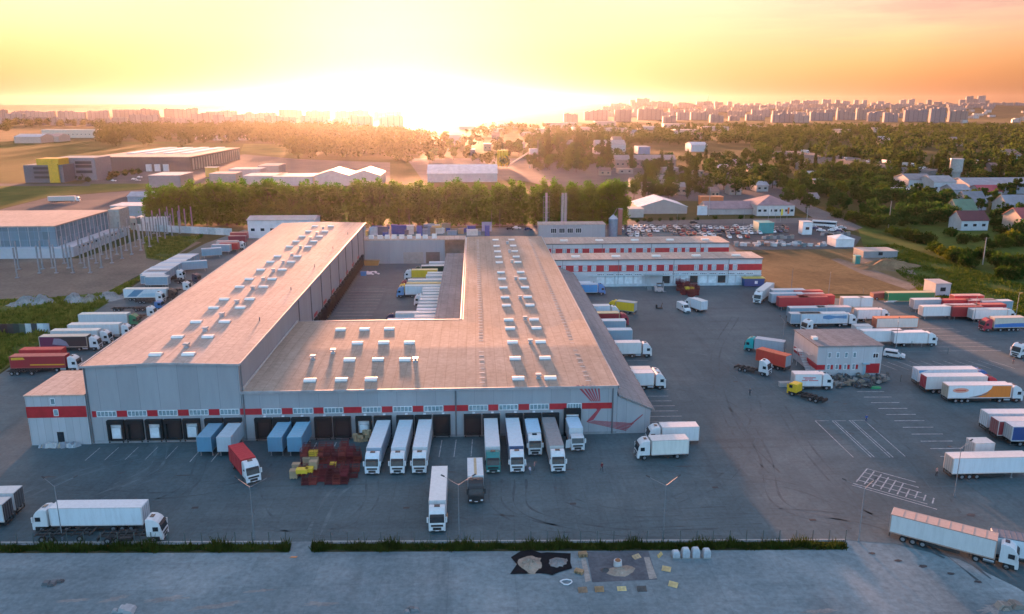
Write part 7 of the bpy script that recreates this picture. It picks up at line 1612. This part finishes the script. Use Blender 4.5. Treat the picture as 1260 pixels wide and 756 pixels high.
for x0, x1, y in ((940, 975, 294), (1012, 1044, 290)): 
    a0, q0 = P(x0, y); a1, _ = P(x1, y)
    for k in range(9):
        b = MB(); xx = a0 + (a1-a0)*k/8; b.box(-.9, .9, -.5, .5, 0, 1.2 + .3*(k % 3)); b.box(-.95, .95, -.55, .55, .4, .5); tag(link('material_stack', b.mesh('material_stack'), plain([(.3, .3, .3), (.12, .13, .15), (.22, .22, .2)][k % 3]), None, (xx, q0, 0)), 'pallet stack between the rows of parked cars', 'materials', 'pallet stacks between the parked cars')

# ------------------------------------------------------------------ people
def person_mesh(pose):
    J = {'pelvis': (0, 0, .95), 'chest': (0, .02, 1.28), 'neck': (0, .01, 1.48), 'head': (0, -.02, 1.60), 'crown': (0, -.01, 1.74)}
    st_ = .16 if pose == 'walk' else .03
    for s, k in ((-1, 'l'), (1, 'r')):
        f = st_ * s
        J[k+'hip'] = (s*.09, 0, .92); J[k+'knee'] = (s*.1, -f*.9, .5); J[k+'ank'] = (s*.11, -f*1.2 + (.06 if f < 0 else 0), .08); J[k+'toe'] = (s*.12, -f*1.2 - .17, .04)
        J[k+'sh'] = (s*.19, .01, 1.41); J[k+'elb'] = (s*.25, .04 + f*.6, 1.13); J[k+'wri'] = (s*.24, -.06 + f*1.2, .9); J[k+'hand'] = (s*.24, -.1 + f*1.3, .8)
    Rr = dict(pelvis=.145, chest=.155, neck=.062, head=.095, crown=.07, hip=.095, knee=.062, ank=.045, toe=.04, sh=.07, elb=.045, wri=.034, hand=.04)
    names = list(J); me = bpy.data.meshes.new('person'); E_ = [('pelvis', 'chest'), ('chest', 'neck'), ('neck', 'head'), ('head', 'crown')]
    for k in 'lr': E_ += [('pelvis', k+'hip'), (k+'hip', k+'knee'), (k+'knee', k+'ank'), (k+'ank', k+'toe'), ('chest', k+'sh'), (k+'sh', k+'elb'), (k+'elb', k+'wri'), (k+'wri', k+'hand')]
    me.from_pydata([J[n_] for n_ in names], [(names.index(a_), names.index(c_)) for a_, c_ in E_], [])
    o = bpy.data.objects.new('person', me); COL.objects.link(o); md = o.modifiers.new('skin', 'SKIN'); sv = me.skin_vertices[0].data
    for i, n_ in enumerate(names):
        r_ = Rr.get(n_) or Rr[n_[1:]]; sv[i].radius = (r_, r_*.85 if n_ in ('pelvis', 'chest') else r_); sv[i].use_root = (n_ == 'pelvis')
    o.modifiers.new('smooth', 'SUBSURF').levels = 1
    dg = bpy.context.evaluated_depsgraph_get(); ev = o.evaluated_get(dg); m2 = bpy.data.meshes.new_from_object(ev)
    bpy.data.objects.remove(o)
    for p_ in m2.polygons:
        z = p_.center.z; x = abs(p_.center.x)
        p_.material_index = 3 if z > 1.64 else 2 if z > 1.47 or (x > .2 and z < 1.0 and z > .7) else 0 if z > .93 else 1 if z > .1 else 3
    return m2
PM = {'stand': person_mesh('stand'), 'walk': person_mesh('walk')}
SKIN = plain((.42, .25, .17), .6); HAIR = plain((.03, .022, .018), .7)
for x, y, rz, pose, top, leg, lb in ((740.5, 580, .3, 'walk', (.14, .02, .03), (.02, .02, .03), 'person in dark red top walking across the front yard'), (647, 579, 1., 'stand', (.5, .5, .55), (.05, .06, .1), 'person in pale top standing closest to the docked lorry'),
        (652, 584.5, 2.2, 'stand', (.5, .45, .55), (.1, .12, .16), 'person in light top nearest the viewer of the three talking'), (657.5, 579, -1.5, 'stand', (.4, .2, .2), (.08, .08, .1), 'person in reddish top on the right of the three talking'),
        (1152, 586, .4, 'stand', (.4, .22, .2), (.02, .02, .03), 'person in reddish top and black trousers by the hatched lines'), (922.5, 487, -.5, 'walk', (.06, .07, .09), (.03, .03, .04), 'person in dark clothes walking left of the yellow cab lorry'), (1065.5, 520, 0, 'stand', (.05, .1, .3), (.03, .05, .12), 'person in blue work clothes at the end of the painted bays'),
        (797.5, 534, .2, 'stand', (.05, .06, .1), (.03, .03, .05), 'person in dark clothes at the corner of the lean-to'), (550.5, 643, 1.4, 'stand', (.5, .25, .12), (.05, .05, .07), 'person in orange vest beside the lone white lorry'), (1246.5, 448, 0., 'stand', (.05, .06, .1), (.03, .03, .05), 'person in dark clothes before the white tractor at the right edge'), (1251.5, 681, 0., 'stand', (.35, .2, .12), (.3, .18, .1), 'person in brown clothes beside the leaving lorry')):
    p = P(x, y); tag(link('person', PM[pose], [plain(top, .8), plain(leg, .8), SKIN, HAIR], None, (p[0], p[1], 0), rz, True), lb, 'person')
scene.render.film_transparent = False
